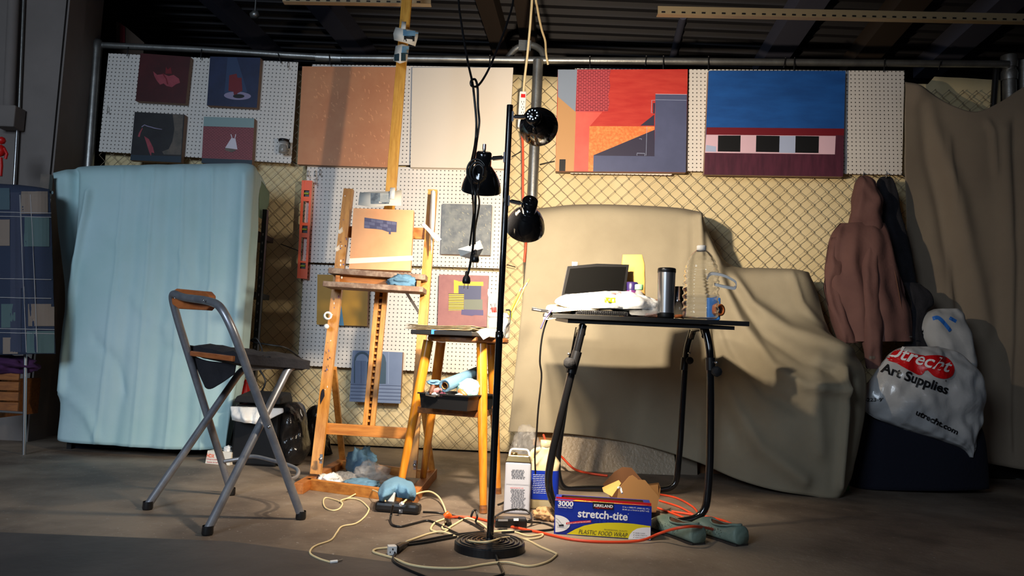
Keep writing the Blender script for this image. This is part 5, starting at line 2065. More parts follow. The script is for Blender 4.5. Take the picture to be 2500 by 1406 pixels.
g = sheet(rows, 12, 12, folds, rough=0.010, rfreq=3.0, seed=3)
m.grid(g, 'dropcloth')
cover = m.build('drop_cloth', label='grey-tan drop cloth draped over stored furniture behind the table', cat='drop cloth', solid=0.003)
# what it covers
m = MB()
a, b_ = P(1296, 1080, 4.36), P(1694, 1080, 4.36)
m.box(((a.x + b_.x) / 2, 4.37, 0.78), b_.x - a.x - 0.02, 0.16, 1.32, 'cardboard')
m.build('stored_canvas_stack', label='tall stack of canvases standing hidden under the grey drop cloth', cat='canvas stack')
K('bubble_wrap', (0.40, 0.31, 0.21), 0.3, col2=(0.50, 0.40, 0.28), vs=5, bump=0.8, bs=60, coat=0.3)
m = MB()
a, b_ = P(1362, 1190, 4.27), P(1646, 1190, 4.27)
m.hexa([P(1358, 1040, 4.27), P(1640, 1060, 4.27), V((b_.x, 4.20, 0.0)), V((a.x, 4.20, 0.0))], [P(1358, 1040, 4.29), P(1640, 1060, 4.29), V((b_.x, 4.27, 0.0)), V((a.x, 4.27, 0.0))], 'bubble_wrap')
m.build('wrapped_painting', label='painting in bubble wrap leaning on the floor under the drop cloth hem', cat='wrapped painting', bevel=0.004)
m = MB()
m.hexa([P(1645, 1060, 4.30), P(1700, 1060, 4.30), V((P(1700, 1185, 4.27).x, 4.25, 0)), V((P(1645, 1185, 4.27).x, 4.25, 0))], [P(1645, 1060, 4.33), P(1700, 1060, 4.33), V((P(1700, 1185, 4.27).x, 4.30, 0)), V((P(1645, 1185, 4.27).x, 4.30, 0))], 'dropcloth2')
m.build('storage_panel', label='plain grey panel standing at the right end of the bubble-wrapped painting', cat='panel')
ac = thing('covered_armchair', V((1.35, 4.2, 0)), 'armchair mostly hidden under the grey drop cloth at right', 'chair')
m = MB()
a, b_ = P(1800, 1190, 4.0), P(2040, 1200, 4.0)
m.box(((a.x + b_.x) / 2, 4.14, 0.28), b_.x - a.x - 0.06, 0.48, 0.5, 'brown')
m.build('seat_block', ac)
m = MB()
a, b_ = P(1800, 700, 4.40), P(1950, 700, 4.40)
m.box(((a.x + b_.x) / 2, 4.42, 0.72), b_.x - a.x, 0.12, 0.7, 'brown')
m.build('chair_back', ac)
m = MB()
m.box(((P(1705, 1190, 4.3).x + P(1990, 1190, 4.3).x) / 2, 4.36, 0.04), 0.62, 0.06, 0.08, 'cardboard_dark')
m.build('wooden_plank', label='dark brown plank lying on the floor behind the drop cloth hem', cat='plank')

# ================================================================== RIGHT DRAPE, JACKETS, BAGS
rows = [
    [(2208, 200, 4.50), (2262, 222, 4.48), (2330, 258, 4.46), (2385, 272, 4.44), (2440, 250, 4.42), (2500, 212, 4.40), (2580, 180, 4.38)],
    [(2210, 320, 4.50), (2262, 330, 4.50), (2330, 340, 4.47), (2385, 345, 4.44), (2440, 335, 4.42), (2500, 320, 4.38), (2580, 300, 4.34)],
    [(2212, 500, 4.52), (2262, 500, 4.52), (2330, 500, 4.48), (2385, 500, 4.45), (2440, 500, 4.42), (2500, 500, 4.36), (2580, 480, 4.3)],
    [(2214, 760, 4.52), (2262, 760, 4.52), (2330, 760, 4.48), (2385, 760, 4.46), (2440, 760, 4.42), (2500, 760, 4.34), (2580, 740, 4.28)],
    [(2216, 960, 4.52), (2262, 970, 4.52), (2330, 980, 4.48), (2385, 985, 4.46), (2440, 990, 4.42), (2500, 990, 4.34), (2580, 990, 4.28)],
    [(2218, 1090, 4.5), (2262, 1100, 4.5), (2330, 1115, 4.48), (2385, 1126, 4.46), (2440, 1136, 4.42), (2500, 1146, 4.34), (2580, 1150, 4.28)],
]
folds = [([(2235, 215), (2330, 480), (2400, 800)], 26, 0.04), ([(2250, 260), (2310, 560), (2350, 760)], 18, -0.035), ([(2412, 300), (2425, 320), (2430, 420)], 7, 0.02),
         ([(2318, 340), (2322, 600), (2330, 900)], 6, 0.012), ([(2452, 320), (2460, 700), (2455, 1100)], 18, 0.02), ([(2480, 300), (2490, 700), (2480, 1100)], 12, -0.02)]
m = MB()
m.grid(sheet(rows, 9, 10, folds, rough=0.02, rfreq=2.2, seed=8), 'dropcloth2')
m.build('drape', label='tan drop cloth hung sagging from the fence corner at far right', cat='drape', solid=0.003)
m = MB()
m.box((P(2480, 1160, 4.55).x, 4.62, 0.12), 0.55, 0.10, 0.22, 'trashbag')
m.build('black_plastic_sheet', label='black plastic sheeting on the floor under the right drape', cat='plastic sheet', bevel=0.02)

# black jacket behind, then brown jacket
bj = thing('black_jacket', P(2200, 870, 4.42), 'black jacket hanging on a hook behind the brown jacket', 'jacket')
m = MB()
sil_loft(m, [(432, 2150, 2172, 0.4), (450, 2140, 2184, 0.8), (520, 2132, 2200, 1.0), (600, 2150, 2222, 1), (680, 2165, 2236, 1), (760, 2180, 2246, 0.9), (800, 2190, 2250, 0.8)], (4.42, 4.42), 0.05, 'black_cloth', rough=0.02, freq=7, fold=0.15)
m.build('jacket_body', bj)
m = MB()
sil_loft(m, [(690, 2205, 2240, 0.6), (712, 2215, 2268, 0.8), (742, 2225, 2279, 0.8), (760, 2220, 2262, 0.7), (800, 2215, 2250, 0.8), (850, 2208, 2262, 0.9), (868, 2215, 2264, 0.7), (878, 2225, 2255, 0.5)], (4.30, 4.22), 0.035, 'black_cloth', rough=0.02, freq=8, fold=0.1)
m.build('sleeve', bj)
hook = lambda x, y, lb: None
jk = thing('brown_jacket', P(2120, 900, 4.3), 'brown hooded jacket hanging from a hook on the right pegboard', 'jacket')
m = MB()
sil_loft(m, [(545, 2052, 2160, 0.5), (570, 2032, 2170, 0.9), (610, 2020, 2180, 1.0), (680, 2016, 2198, 1.1), (750, 2030, 2216, 1.1), (800, 2040, 2226, 1.1), (828, 2046, 2230, 1.05), (834, 2048, 2229, 1.0)], (4.26, 4.23), 0.085, 'plum_jacket', seg=72, rough=0.03, freq=5, fold=0.14, nfold=9, n=8)
m.build('jacket_body', jk)
m = MB()
sil_loft(m, [(430, 2100, 2118, 0.4), (445, 2090, 2136, 0.8), (480, 2082, 2150, 1.0), (515, 2080, 2153, 1.1), (548, 2072, 2152, 1.0), (575, 2064, 2158, 0.8)], (4.33, 4.27), 0.07, 'plum_jacket', seg=40, rough=0.03, freq=9, fold=0.1, nfold=5)
m.build('hood', jk)
m = MB()
sil_loft(m, [(580, 2030, 2078, 0.8), (640, 2016, 2062, 1), (700, 2014, 2056, 1), (760, 2026, 2066, 1), (810, 2040, 2082, 1.0), (838, 2052, 2092, 0.8)], (4.24, 4.2), 0.045, 'plum_jacket', seg=32, rough=0.03, freq=8, fold=0.1, nfold=5)
m.build('sleeve', jk)
m = MB()
sil_loft(m, [(600, 2108, 2140, 0.7), (660, 2100, 2146, 1.0), (720, 2098, 2148, 1.0), (800, 2104, 2154, 1.0), (860, 2110, 2154, 0.95), (894, 2116, 2154, 0.9), (900, 2118, 2152, 0.8)], (4.20, 4.13), 0.05, 'plum_jacket', seg=32, rough=0.025, freq=8, fold=0.1, nfold=5)
sl_b = m.bvh()
slv = m.build('sleeve', jk)
m = MB()
prect(m, surf_bvh(sl_b), 2122, 869, 2136, 876, 'paint_greybrown', 0.002, 3)
m.build('cuff_tab', slv)
m = MB()
m.tube(cat_rom([P(2172, 600, 4.20), P(2190, 690, 4.18), P(2212, 815, 4.16)], 6), 0.003, 'brown', 6)
m.tube([P(2220, 822, 4.15), P(2226, 822, 4.15)], 0.004, 'steel', 8)
m.build('zip', jk)
for x, lb in ((2108, 'holding the brown jacket'), (2164, 'holding the black jacket')):
    m = MB()
    m.tube(cat_rom([F(x, 418, 0.034), F(x, 424, 0.06), F(x, 434, 0.09 + 0.2), F(x + 1, 424, 0.3)], 4), 0.003, 'chrome', 6)
    m.build('pegboard_hook', label='metal hook under the right pegboard ' + lb, cat='hook')

K('ubag', (0.46, 0.46, 0.46), 0.28, bump=0.6, bs=16, coat=0.4)
# black fabric tote behind the bag
m = MB()
c0_, c1_ = G(2096, 1208), G(2398, 1206)
Yt = 3.95
sil_loft(m, [(960, 2110, 2330, 0.8), (1040, 2096, 2380, 1.0), (1120, 2080, 2396, 1.05), (scr(V((1.9, 4.1, 0.004)))[1], 2074, 2400, 1.0)], (4.12, 4.10), 0.16, 'navy_cloth', rough=0.02, freq=3, sq=0.6, seg=40)
m.build('fabric_bin', label='big dark navy fabric bin on the floor under the art supplies bag', cat='bin')
# padded bundle with blue tape
K('pad_white', (0.42, 0.42, 0.42), 0.7, bump=0.3, bs=20)
m = MB()
sil_loft(m, [(754, 2284, 2330, 0.4), (766, 2262, 2344, 0.8), (790, 2250, 2356, 1.0), (830, 2256, 2370, 1.0), (872, 2280, 2376, 0.9), (900, 2300, 2376, 0.8)], (4.26, 4.22), 0.08, 'pad_white', rough=0.03, freq=9, seg=48, sq=0.7)
SB = surf_bvh(m.bvh())
for pl, wd in (([(2277, 778), (2290, 776), (2304, 788), (2320, 808)], 9), ([(2318, 776), (2334, 785)], 8)):
    vs, fs = [], []
    fine = cat_rom([tuple(map(float, p)) for p in pl], 5)
    pstroke(m, SB, fine, wd, 'blue_tape', 0.002)
m.build('padded_bundle', label='white padded bundle with two strips of blue tape behind the art supplies bag', cat='bundle')
# art supplies bag
m = MB()
rows = [(846, 2205, 2290, 0.4), (858, 2180, 2330, 0.7), (880, 2158, 2358, 0.9), (910, 2138, 2392, 1.05), (950, 2112, 2403, 1.1), (990, 2104, 2398, 1.1), (1015, 2128, 2396, 1.0), (1035, 2170, 2392, 0.9), (1055, 2228, 2386, 0.8), (1075, 2290, 2382, 0.6), (1095, 2345, 2381, 0.4), (1116, 2368, 2376, 0.2)]
sil_loft(m, rows, (4.0, 3.95), 0.10, 'ubag', seg=90, rough=0.026, freq=9, n=8, fold=0.04, nfold=11)
SB = surf_bvh(m.bvh())
K('u_red', srgb(205, 20, 25), 0.3)
K('u_black', (0.01, 0.01, 0.012), 0.35)


def blob(outline, mt, off):
    cx = sum(p[0] for p in outline) / len(outline)
    cy = sum(p[1] for p in outline) / len(outline)
    vs, fs = [(cx, cy)], []
    n = len(outline)
    R_ = 7
    for k in range(1, R_ + 1):
        vs += [(cx + (x - cx) * k / R_, cy + (y - cy) * k / R_) for x, y in outline]
    for j in range(n):
        fs.append((0, 1 + j, 1 + (j + 1) % n))
    for k in range(R_ - 1):
        for j in range(n):
            a, b2 = 1 + k * n, 1 + (k + 1) * n
            fs.append((a + j, a + (j + 1) % n, b2 + (j + 1) % n, b2 + j))
    put(m, SB, vs, fs, mt, off)


o1 = cat_rom([(2156.0, 873.0), (2172.0, 849.0), (2200.0, 856.0), (2240.0, 866.0), (2262.0, 872.0), (2262.0, 896.0), (2248.0, 916.0), (2222.0, 906.0), (2190.0, 888.0)], 5, True)
o2 = cat_rom([(2250.0, 874.0), (2285.0, 868.0), (2312.0, 874.0), (2328.0, 895.0), (2324.0, 916.0), (2305.0, 924.0), (2280.0, 918.0), (2262.0, 902.0), (2246.0, 906.0)], 5, True)
blob(o1, 'u_red', 0.004)
blob(o2, 'u_red', 0.0044)
letters(m, SB, 'Utrecht', (2166, 870), (2318, 912), 31, 'text_white', 0.0068, bold=0.015, shear=0.3)
letters(m, SB, 'Art Supplies', (2147, 915), (2308, 970), 31, 'u_black', 0.0045, bold=0.03)
letters(m, SB, 'R', (2306, 931), (2310, 932), 5, 'u_black', 0.0045)
letters(m, SB, 'utrecht.com', (2234, 1011), (2335, 1062), 14, 'u_black', 0.0045, bold=0.03)
letters(m, SB, '-223-9\'', (2112, 980), (2156, 980), 9, 'u_black', 0.0045, bold=0.02)
m.build('shopping_bag', label='full white plastic art supplies bag with a red logo, at right', cat='plastic bag')
# green bottle on the floor
gb = thing('green_bottle', G(2070, 1196), 'green plastic bottle with a blue label on the floor beside the drop cloth', 'bottle')
K('green_plastic', srgb(50, 120, 50), 0.2, alpha=0.85)
m = MB()
cg = V((P(2066, 1190, 3.9).x, 3.95, 0))
m.lathe([(0.001, 0), (0.034, 0), (0.036, 0.01), (0.036, 0.11), (0.03, 0.14), (0.013, 0.18), (0.013, 0.2), (0.001, 0.2)], cg, 'green_plastic')
m.build('bottle_body', gb)
m = MB()
m.lathe([(0.0365, 0.03), (0.0368, 0.04), (0.0365, 0.06)], cg, 'deep_purple')
m.build('label_wrap', gb)

# ================================================================== LEFT SIDE: SHELVES UNDER TEAL SHEET, BLANKET, CRATE
sh = thing('shelving_unit', V((-1.9, 4.5, 0)), 'black metal shelving unit hidden under the teal sheet', 'shelving')
xl_, xr_ = P(172, 1090, 4.25).x, P(648, 600, 4.40).x
zt_ = P(400, 408, 4.2).z - 0.01
for (x, y) in ((xl_, 4.25), (xr_, 4.36), (xl_, 4.60), (xr_ * 4.60 / 4.37, 4.60)):
    m = MB()
    m.box((x, y, zt_ / 2 - 0.09), 0.026, 0.03, zt_ - 0.18, 'black')
    if x == xr_:
        for k in range(24):
            m.box((x + 0.0, y - 0.0178, 0.1 + k * 0.05), 0.006, 0.001, 0.014, 'text_grey')
    m.build('post', sh)
for z in (0.12, 0.5, 0.9, 1.25):
    m = MB()
    m.box(((xl_ + xr_) / 2, 4.43, z), xr_ - xl_ - 0.04, 0.34, 0.03, 'black')
    m.build('shelf', sh)
m = MB()
m.box(((xl_ + P(560, 1100, 4.3).x) / 2, 4.42, 0.052), P(560, 1100, 4.3).x - xl_ - 0.02, 0.3, 0.1, 'navy_cloth')
m.build('black_crate', label='low black crate on the floor under the hem of the teal sheet', cat='crate')
folds = [([(216, 470), (190, 620), (165, 780), (148, 960)], 8, 0.035), ([(180, 420), (175, 520), (172, 620)], 10, -0.05), ([(600, 430), (590, 650), (575, 850), (560, 1080)], 14, 0.03)]
for xt, xm, xb_, sg in ((300, 285, 228, 1), (340, 322, 272, -1), (375, 360, 318, 1), (412, 400, 362, -1), (448, 440, 405, 1), (486, 478, 448, -1), (520, 515, 490, 1), (560, 552, 524, -1)):
    folds.append(([(xt, 412), (xm, 640), ((xm + xb_) / 2 + 2, 880), (xb_, 1098)], 4 if sg > 0 else 16, 0.008 if sg > 0 else -0.014))
for pl, am in (([(300, 700), (350, 760), (400, 800)], 0.012), ([(230, 830), (280, 880), (300, 960)], -0.012), ([(440, 620), (480, 700), (560, 720)], 0.012), ([(400, 850), (470, 880), (540, 850)], -0.010), ([(250, 560), (300, 600), (360, 590)], 0.010), ([(160, 960), (210, 1010), (235, 1070)], 0.014)):
    folds.append((pl, 9, am))
rows = [
    [(128, 424, 4.36), (200, 408, 4.36), (300, 404, 4.36), (420, 402, 4.36), (520, 401, 4.36), (606, 403, 4.36), (634, 424, 4.40), (650, 455, 4.46)],
    [(132, 436, 4.16), (205, 424, 4.12), (300, 420, 4.12), (420, 418, 4.12), (520, 416, 4.12), (612, 416, 4.12), (628, 440, 4.22), (632, 470, 4.3)],
    [(142, 560, 4.24), (200, 560, 4.13), (295, 560, 4.10), (410, 560, 4.10), (515, 560, 4.10), (600, 560, 4.10), (618, 565, 4.14), (630, 570, 4.2)],
    [(158, 730, 4.28), (180, 740, 4.13), (280, 740, 4.08), (395, 740, 4.08), (505, 740, 4.08), (590, 740, 4.08), (604, 742, 4.12), (618, 744, 4.18)],
    [(150, 900, 4.26), (160, 910, 4.13), (262, 910, 4.07), (380, 915, 4.07), (495, 915, 4.07), (574, 910, 4.07), (586, 908, 4.11), (600, 905, 4.16)],
    [(141, 1068, 4.22), (152, 1078, 4.13), (242, 1086, 4.06), (365, 1094, 4.06), (480, 1098, 4.06), (548, 1094, 4.06), (558, 1088, 4.1), (566, 1080, 4.15)],
]
m = MB()
m.grid(sheet(rows, 26, 12, folds, rough=0.016, rfreq=2.6, seed=5), 'teal')
m.build('teal_sheet', label='pale teal paper sheet with long creases draped over the left shelves', cat='sheet', solid=0.002)
m = MB()
m.grid(sheet([[(628, 430, 4.3), (645, 450, 4.40), (658, 470, 4.5)], [(632, 470, 4.3), (648, 490, 4.42), (656, 500, 4.5)], [(632, 530, 4.32), (644, 535, 4.42), (646, 520, 4.5)]], 4, 4), 'teal_in')
m.build('sheet_corner', label='loose greenish corner of the sheet folded over the shelf end', cat='sheet', solid=0.002)
# black cords on the shelf end
m = MB()
pts = []
for k in range(60):
    a = k / 12 * 2 * math.pi
    pts.append(P(620 + 34 * math.cos(a), 880 + 50 * math.sin(a) + k * 0.6, 4.2 + 0.03 * math.sin(k)))
m.tube(cat_rom([P(600, 820, 4.25), P(620, 835, 4.22), P(660, 842, 4.2), P(700, 850, 4.22), P(740, 880, 4.3)], 5), 0.005, 'black', 8)
m.tube(cat_rom([P(618, 852, 4.2), P(634, 900, 4.2), P(648, 930, 4.2), P(638, 956, 4.2), P(624, 970, 4.22)], 5), 0.005, 'black', 8)
m.tube(cat_rom([P(600, 840, 4.22), P(626, 826, 4.2), P(640, 860, 4.2), P(612, 870, 4.2), P(606, 840, 4.2)], 5), 0.005, 'black', 8)
m.build('coiled_cord', label='tangle of black cord hanging at the end of the shelves behind the chair', cat='cord')

# blanket
rk = thing('metal_rack', G(50, 1085), 'thin chrome rack legs at the left edge under the plaid blanket', 'rack')
pL = P(62, 880, 3.95)
m = MB()
m.tube([P(64, 500, 3.98), P(62, 880, 3.98), V((P(52, 1086, 3.95).x, 3.98, 0))], 0.009, 'steel', 10)
m.build('leg', rk)
m = MB()
m.tube([P(-60, 458, 4.0), P(128, 470, 4.0)], 0.009, 'steel', 10)
m.build('crossbar', rk)
m = MB()
m.tube([P(-60, 1000, 3.98), P(60, 1008, 3.98)], 0.007, 'steel', 10)
m.build('lower_bar', rk)
K('plaid_navy', srgb(48, 56, 76), 0.95, bump=0.3, bs=300)
K('plaid_teal', srgb(74, 92, 100), 0.95)
K('plaid_tan', srgb(134, 118, 106), 0.95)
K('plaid_green', srgb(84, 104, 104), 0.95)
K('plaid_line', srgb(160, 156, 156), 0.95)
K('plaid_slate', srgb(62, 66, 84), 0.95)
rows = [
    [(-70, 455, 4.06), (0, 456, 4.06), (50, 458, 4.06), (90, 462, 4.06), (118, 466, 4.07)],
    [(-70, 458, 3.93), (0, 460, 3.92), (52, 464, 3.92), (92, 468, 3.92), (122, 474, 3.96)],
    [(-70, 600, 3.93), (0, 600, 3.92), (54, 600, 3.90), (96, 602, 3.91), (128, 606, 3.96)],
    [(-70, 740, 3.93), (0, 740, 3.92), (56, 740, 3.90), (98, 742, 3.91), (132, 746, 3.96)],
    [(-70, 866, 3.93), (0, 866, 3.92), (58, 865, 3.90), (98, 864, 3.91), (135, 864, 3.96)],
]
m = MB()
m.grid(sheet(rows, 8, 8, [([(60, 480), (75, 700), (95, 860)], 10, 0.02), ([(30, 480), (40, 850)], 8, -0.012)], rough=0.012, rfreq=5, seed=2), 'plaid_navy')
SB = surf_bvh(m.bvh())
for (x0, y0, x1, y1, mt) in ((-20, 460, 24, 512, 'plaid_teal'), (53, 468, 116, 522, 'plaid_tan'), (60, 530, 128, 602, 'plaid_green'), (-20, 536, 24, 600, 'plaid_tan'), (26, 470, 52, 860, 'plaid_slate'),
                             (4, 742, 38, 800, 'plaid_green'), (70, 742, 132, 796, 'plaid_tan'), (8, 824, 44, 864, 'plaid_tan'), (66, 808, 132, 862, 'plaid_green'), (30, 602, 60, 704, 'plaid_slate')):
    prect(m, SB, x0, y0, x1, y1, mt, 0.003, 8)
for y in (518, 528, 680, 726, 802, 812):
    pstroke(m, SB, [(x, y + 0.02 * x) for x in range(-20, 134, 8)], 1.6, 'plaid_line', 0.005)
for x in (75, 50):
    pstroke(m, SB, [(x + (y - 470) * 0.04, y) for y in range(476, 862, 12)], 1.6, 'plaid_line', 0.005)
m.build('plaid_blanket', label='navy, tan and green plaid blanket hanging over a rack at the left edge', cat='blanket', solid=0.004)
K('crate_wood', srgb(150, 92, 44), 0.7, col2=srgb(120, 70, 34), vs=14, stretch=(1, 5, 5))
cr_ = thing('wooden_crate', V((P(-20, 1000, 4.05).x, 4.1, P(20, 1006, 3.98).z)), 'slatted orange-brown wooden crate under the blanket at the left edge', 'crate')
for k in range(4):
    m = MB()
    z0 = P(20, 914 + k * 25, 4.0)
    m.beam(P(-90, 914 + k * 25, 3.99), P(48 - k, 918 + k * 25, 3.99), 0.043, 0.012, 'crate_wood', side=(0, 0, 1))
    m.build('slat', cr_)
m = MB()
m.box((P(46, 960, 4.2).x, 4.2, P(46, 960, 4.2).z - 0.02), 0.02, 0.34, 0.2, 'crate_wood')
m.build('side_panel', cr_)
m = MB()
K('purple_cloth', srgb(62, 26, 66), 0.9)
vs, fs = ico(P(20, 890, 4.02), (0.14, 0.08, 0.045), 4, 0.4, 1.5)
m.add(vs, fs, 'purple_cloth', True)
m.build('purple_fabric', label='crumpled purple fabric lying in the wooden crate', cat='fabric')
m = MB()
m.box(P(112, 455, 4.1), 0.05, 0.03, 0.13, 'paint_greybrown')
m.build('grey_box', label='small dull grey box standing between the blanket and the teal sheet', cat='box')
# red ornament
ro = thing('red_ornament', P(2, 440, 4.15), 'red jointed hanging toy figure at the far left edge', 'toy')
m = MB()
for (x, y, rx, rz) in ((4, 343, 0.022, 0.022), (2, 368, 0.026, 0.035)):
    m.lathe([(0.0001, rz), (rx * 0.7, rz * 0.7), (rx, 0), (rx * 0.7, -rz * 0.7), (0.0001, -rz)], P(x, y, 4.14), 'red', seg=16)
m.build('body', ro)
m = MB()
m.tube([P(10, 362, 4.13), P(17, 376, 4.13), P(13, 388, 4.13)], 0.008, 'red', 8)
m.build('arm', ro)
m = MB()
m.tube([P(2, 385, 4.14), P(3, 405, 4.14), P(1, 430, 4.14)], 0.010, 'red', 8)
m.build('leg', ro)
# things on top / background
m = MB()
bl_ = [P(284, 52, 5.2), P(308, 66, 5.2), P(352, 104, 5.2), P(284, 104, 5.2)]
m.hexa(bl_, [p + V((0, 0.2, 0)) for p in bl_], 'beam')
m.hexa([bl_[3], bl_[2], V((bl_[2].x, 5.2, 0)), V((bl_[3].x, 5.2, 0))], [p + V((0, 0.2, 0)) for p in (bl_[3], bl_[2], V((bl_[2].x, 5.2, 0)), V((bl_[3].x, 5.2, 0)))], 'beam')
m.add([P(292, 54, 5.19), P(305, 66, 5.19), P(305, 104, 5.19), P(292, 104, 5.19)], [(0, 1, 2, 3)], 'maroon' if 'maroon' in MATS else 'paint_maroon')
m.build('stored_boards', label='dim brown boards standing behind the top rail at upper left', cat='board')
m = MB()
cbl = P(622, 36, 5.0)
m.lathe([(0.0001, 0.03), (0.02, 0.028), (0.03, 0.0), (0.018, -0.03), (0.0001, -0.032)], cbl, 'galv', axis=(1, 0, 0.3), seg=16)
m.tube([cbl + V((0, 0, 0.02)), V((cbl.x, cbl.y, 3.25))], 0.006, 'galv', 8)
m.build('ceiling_fitting', label='small metal fitting hanging from the dark ceiling at upper left', cat='fitting')
# ================================================================== TRASH CAN AND BAGS
tc_ = thing('trash_can', G(640, 1138), 'black pedal bin with a lid and white liner standing behind the chair', 'trash can')
ct = G(640, 1138)
ct = V((ct.x, ct.y + 0.06, 0))
m = MB()
a = [G(562, 1134), G(672, 1141)]
dpt = V((0.0, 0.22, 0))
bq = [a[0], a[1], a[1] + dpt, a[0] + dpt]
ztc = P(630, 990, a[0].y).z
m.hexa([p + V((0, 0, ztc)) for p in bq], bq, 'black')
m.build('bin_body', tc_, bevel=0.012)
m = MB()
cc_ = sum(bq, V()) / 4
lidb = [cc_ + (p - cc_) * 1.06 + V((0, 0, ztc + 0.012)) for p in bq]
lidt = [cc_ + (p - cc_) * 0.96 + V((0, 0, ztc + 0.045)) for p in bq]
lidt[2].z += 0.02
lidt[3].z += 0.02
m.hexa(lidt, lidb, 'black_matte')
m.build('lid', tc_, bevel=0.01)
m = MB()
g = sheet([[(562, 992, 3.86), (590, 992, 3.85), (620, 994, 3.84), (655, 996, 3.85), (692, 996, 3.88)], [(564, 1010, 3.83), (585, 1018, 3.80), (615, 1022, 3.79), (650, 1024, 3.82), (690, 1008, 3.86)], [(566, 1026, 3.85), (588, 1030, 3.82), (614, 1034, 3.80), (640, 1034, 3.83), (664, 1006, 3.87)]], 6, 6, [([(590, 995), (600, 1030)], 6, 0.02), ([(620, 995), (612, 1030)], 5, -0.02), ([(640, 995), (650, 1030)], 5, 0.02)], rough=0.015, rfreq=14)
m.grid(g, 'bag_white')
m.build('bin_liner', tc_, solid=0.001)
m = MB()
rows = [(980, 670, 700, 0.4), (992, 640, 736, 0.8), (1030, 650, 742, 1.0), (1070, 655, 745, 1.1), (1100, 660, 740, 1.1), (scr(V((-1.15, 3.98, 0.01)))[1], 672, 728, 0.9)]
sil_loft(m, [(982, 696, 726, 0.4), (994, 684, 736, 0.8), (1030, 680, 744, 1.0), (1070, 678, 750, 1.1), (1100, 680, 748, 1.1), (scr(V((-1.15, 4.0, 0.01)))[1], 692, 734, 0.9)], (4.02, 4.0), 0.09, 'trashbag', seg=48, rough=0.04, freq=10, n=6)
m.build('garbage_bag', label='shiny black garbage bag slumped right behind the pedal bin', cat='garbage bag')
m = MB()
sil_loft(m, [(988, 770, 780, 0.4), (1000, 752, 790, 0.8), (1040, 742, 800, 1.0), (1080, 738, 808, 1.1), (scr(V((-1.05, 4.42, 0.006)))[1], 735, 812, 1)], (4.45, 4.42), 0.08, 'trashbag', seg=40, rough=0.04, freq=9, n=6)
m.build('garbage_bag', label='black garbage bag standing behind the left easel post', cat='garbage bag')
m = MB()
c = V((P(596, 970, 4.18).x, 4.2, P(596, 974, 4.18).z))
m.lathe([(0.0001, 0), (0.034, 0), (0.032, 0.03), (0.014, 0.075), (0.012, 0.085), (0.014, 0.095), (0.008, 0.105), (0.0001, 0.105)], c, 'red', seg=20)
m.build('spray_bottle', label='small red plastic bottle standing behind the pedal bin lid', cat='bottle')
m = MB()
m.box((c.x, 4.22, c.z / 2), 0.12, 0.1, c.z, 'black')
m.build('dark_stand', label='dark stand behind the pedal bin carrying the red bottle', cat='stand')
# HDX box
hb = thing('glove_box', G(530, 1132), 'small white cardboard glove box on the floor left of the pedal bin', 'box')
m = MB()
a0, a1 = G(501, 1131), G(560, 1136)
dd = V((0.02, 0.11, 0))
hz_ = V((0, 0, 0.062))
tt = [a0 + hz_ + V((0, 0.02, 0)), a1 + hz_ + V((0, 0.02, 0)), a1 + dd + hz_, a0 + dd + hz_]
m.hexa(tt, [a0, a1, a1 + dd, a0 + dd], 'paper')
nn = (a1 - a0).cross(tt[0] - a0).normalized()
SPx = surf_plane(a0, nn)
letters(m, SPx, 'HDX', (505, 1116), (523, 1118), 9, 'orange', 0.001, bold=0.02)
letters(m, SPx, 'Disposable', (505, 1123), (532, 1125), 4.5, 'box_red', 0.001)
letters(m, SPx, 'Guantes de latex', (505, 1129), (534, 1131), 3.6, 'box_red', 0.001)
m.build('carton', hb)
m = MB()
m.poly([tt[0].lerp(tt[1], 0.3) + V((0, 0.02, 0.001)), tt[0].lerp(tt[1], 0.8) + V((0, 0.02, 0.001)), tt[0].lerp(tt[1], 0.8) + V((0, 0.06, 0.001)), tt[0].lerp(tt[1], 0.3) + V((0, 0.06, 0.001))], 'text_dark')
vs, fs = ico(tt[0].lerp(tt[1], 0.75) + V((0, 0.03, 0.01)), (0.02, 0.015, 0.018), 9, 0.4, 1.5, 3)
m.add(vs, fs, 'bag_white', True)
m.build('glove_tip', hb)

# ================================================================== RAGS IN THE EASEL BASE
K('wrap_film', (0.6, 0.6, 0.6), 0.08, alpha=0.22, coat=1.0, bump=1.0, bs=40)
for (x, y, sz, sd, mt, nm, lb, cat, amp) in (
    (878, 1150, (0.065, 0.05, 0.075), 31, 'blue_towel', 'blue_rag', 'crumpled blue rag, the tallest one standing in the easel base', 'rag', 0.45),
    (880, 1182, (0.075, 0.06, 0.026), 32, 'blue_towel', 'blue_rag', 'flat crumpled blue rag in front of the clear plastic in the easel base', 'rag', 0.35),
    (838, 1170, (0.05, 0.05, 0.032), 33, 'wrap_film', 'plastic_glove', 'crumpled translucent glove on the left in the easel base', 'glove', 0.4),
    (800, 1172, (0.05, 0.05, 0.03), 34, 'bag_white', 'tissue', 'crumpled white tissue at the left corner of the easel base', 'tissue', 0.4),
    (908, 1165, (0.08, 0.07, 0.045), 35, 'wrap_film', 'plastic_wrap', 'crumpled clear plastic wrap between the blue rags', 'plastic wrap', 0.5),
    (898, 1162, (0.05, 0.05, 0.05), 36, 'wrap_film', 'plastic_wrap', 'small clear plastic wrap lying behind the flat blue rag', 'plastic wrap', 0.5),
):
    c = G(x, y + 14)
    m = MB()
    vs, fs = ico((c.x, c.y + 0.02, sz[2] * 0.75), sz, sd, amp, 1.4, 4, zmin=0.002)
    m.add(vs, fs, mt, True)
    m.build(nm, label=lb, cat=cat)
m = MB()
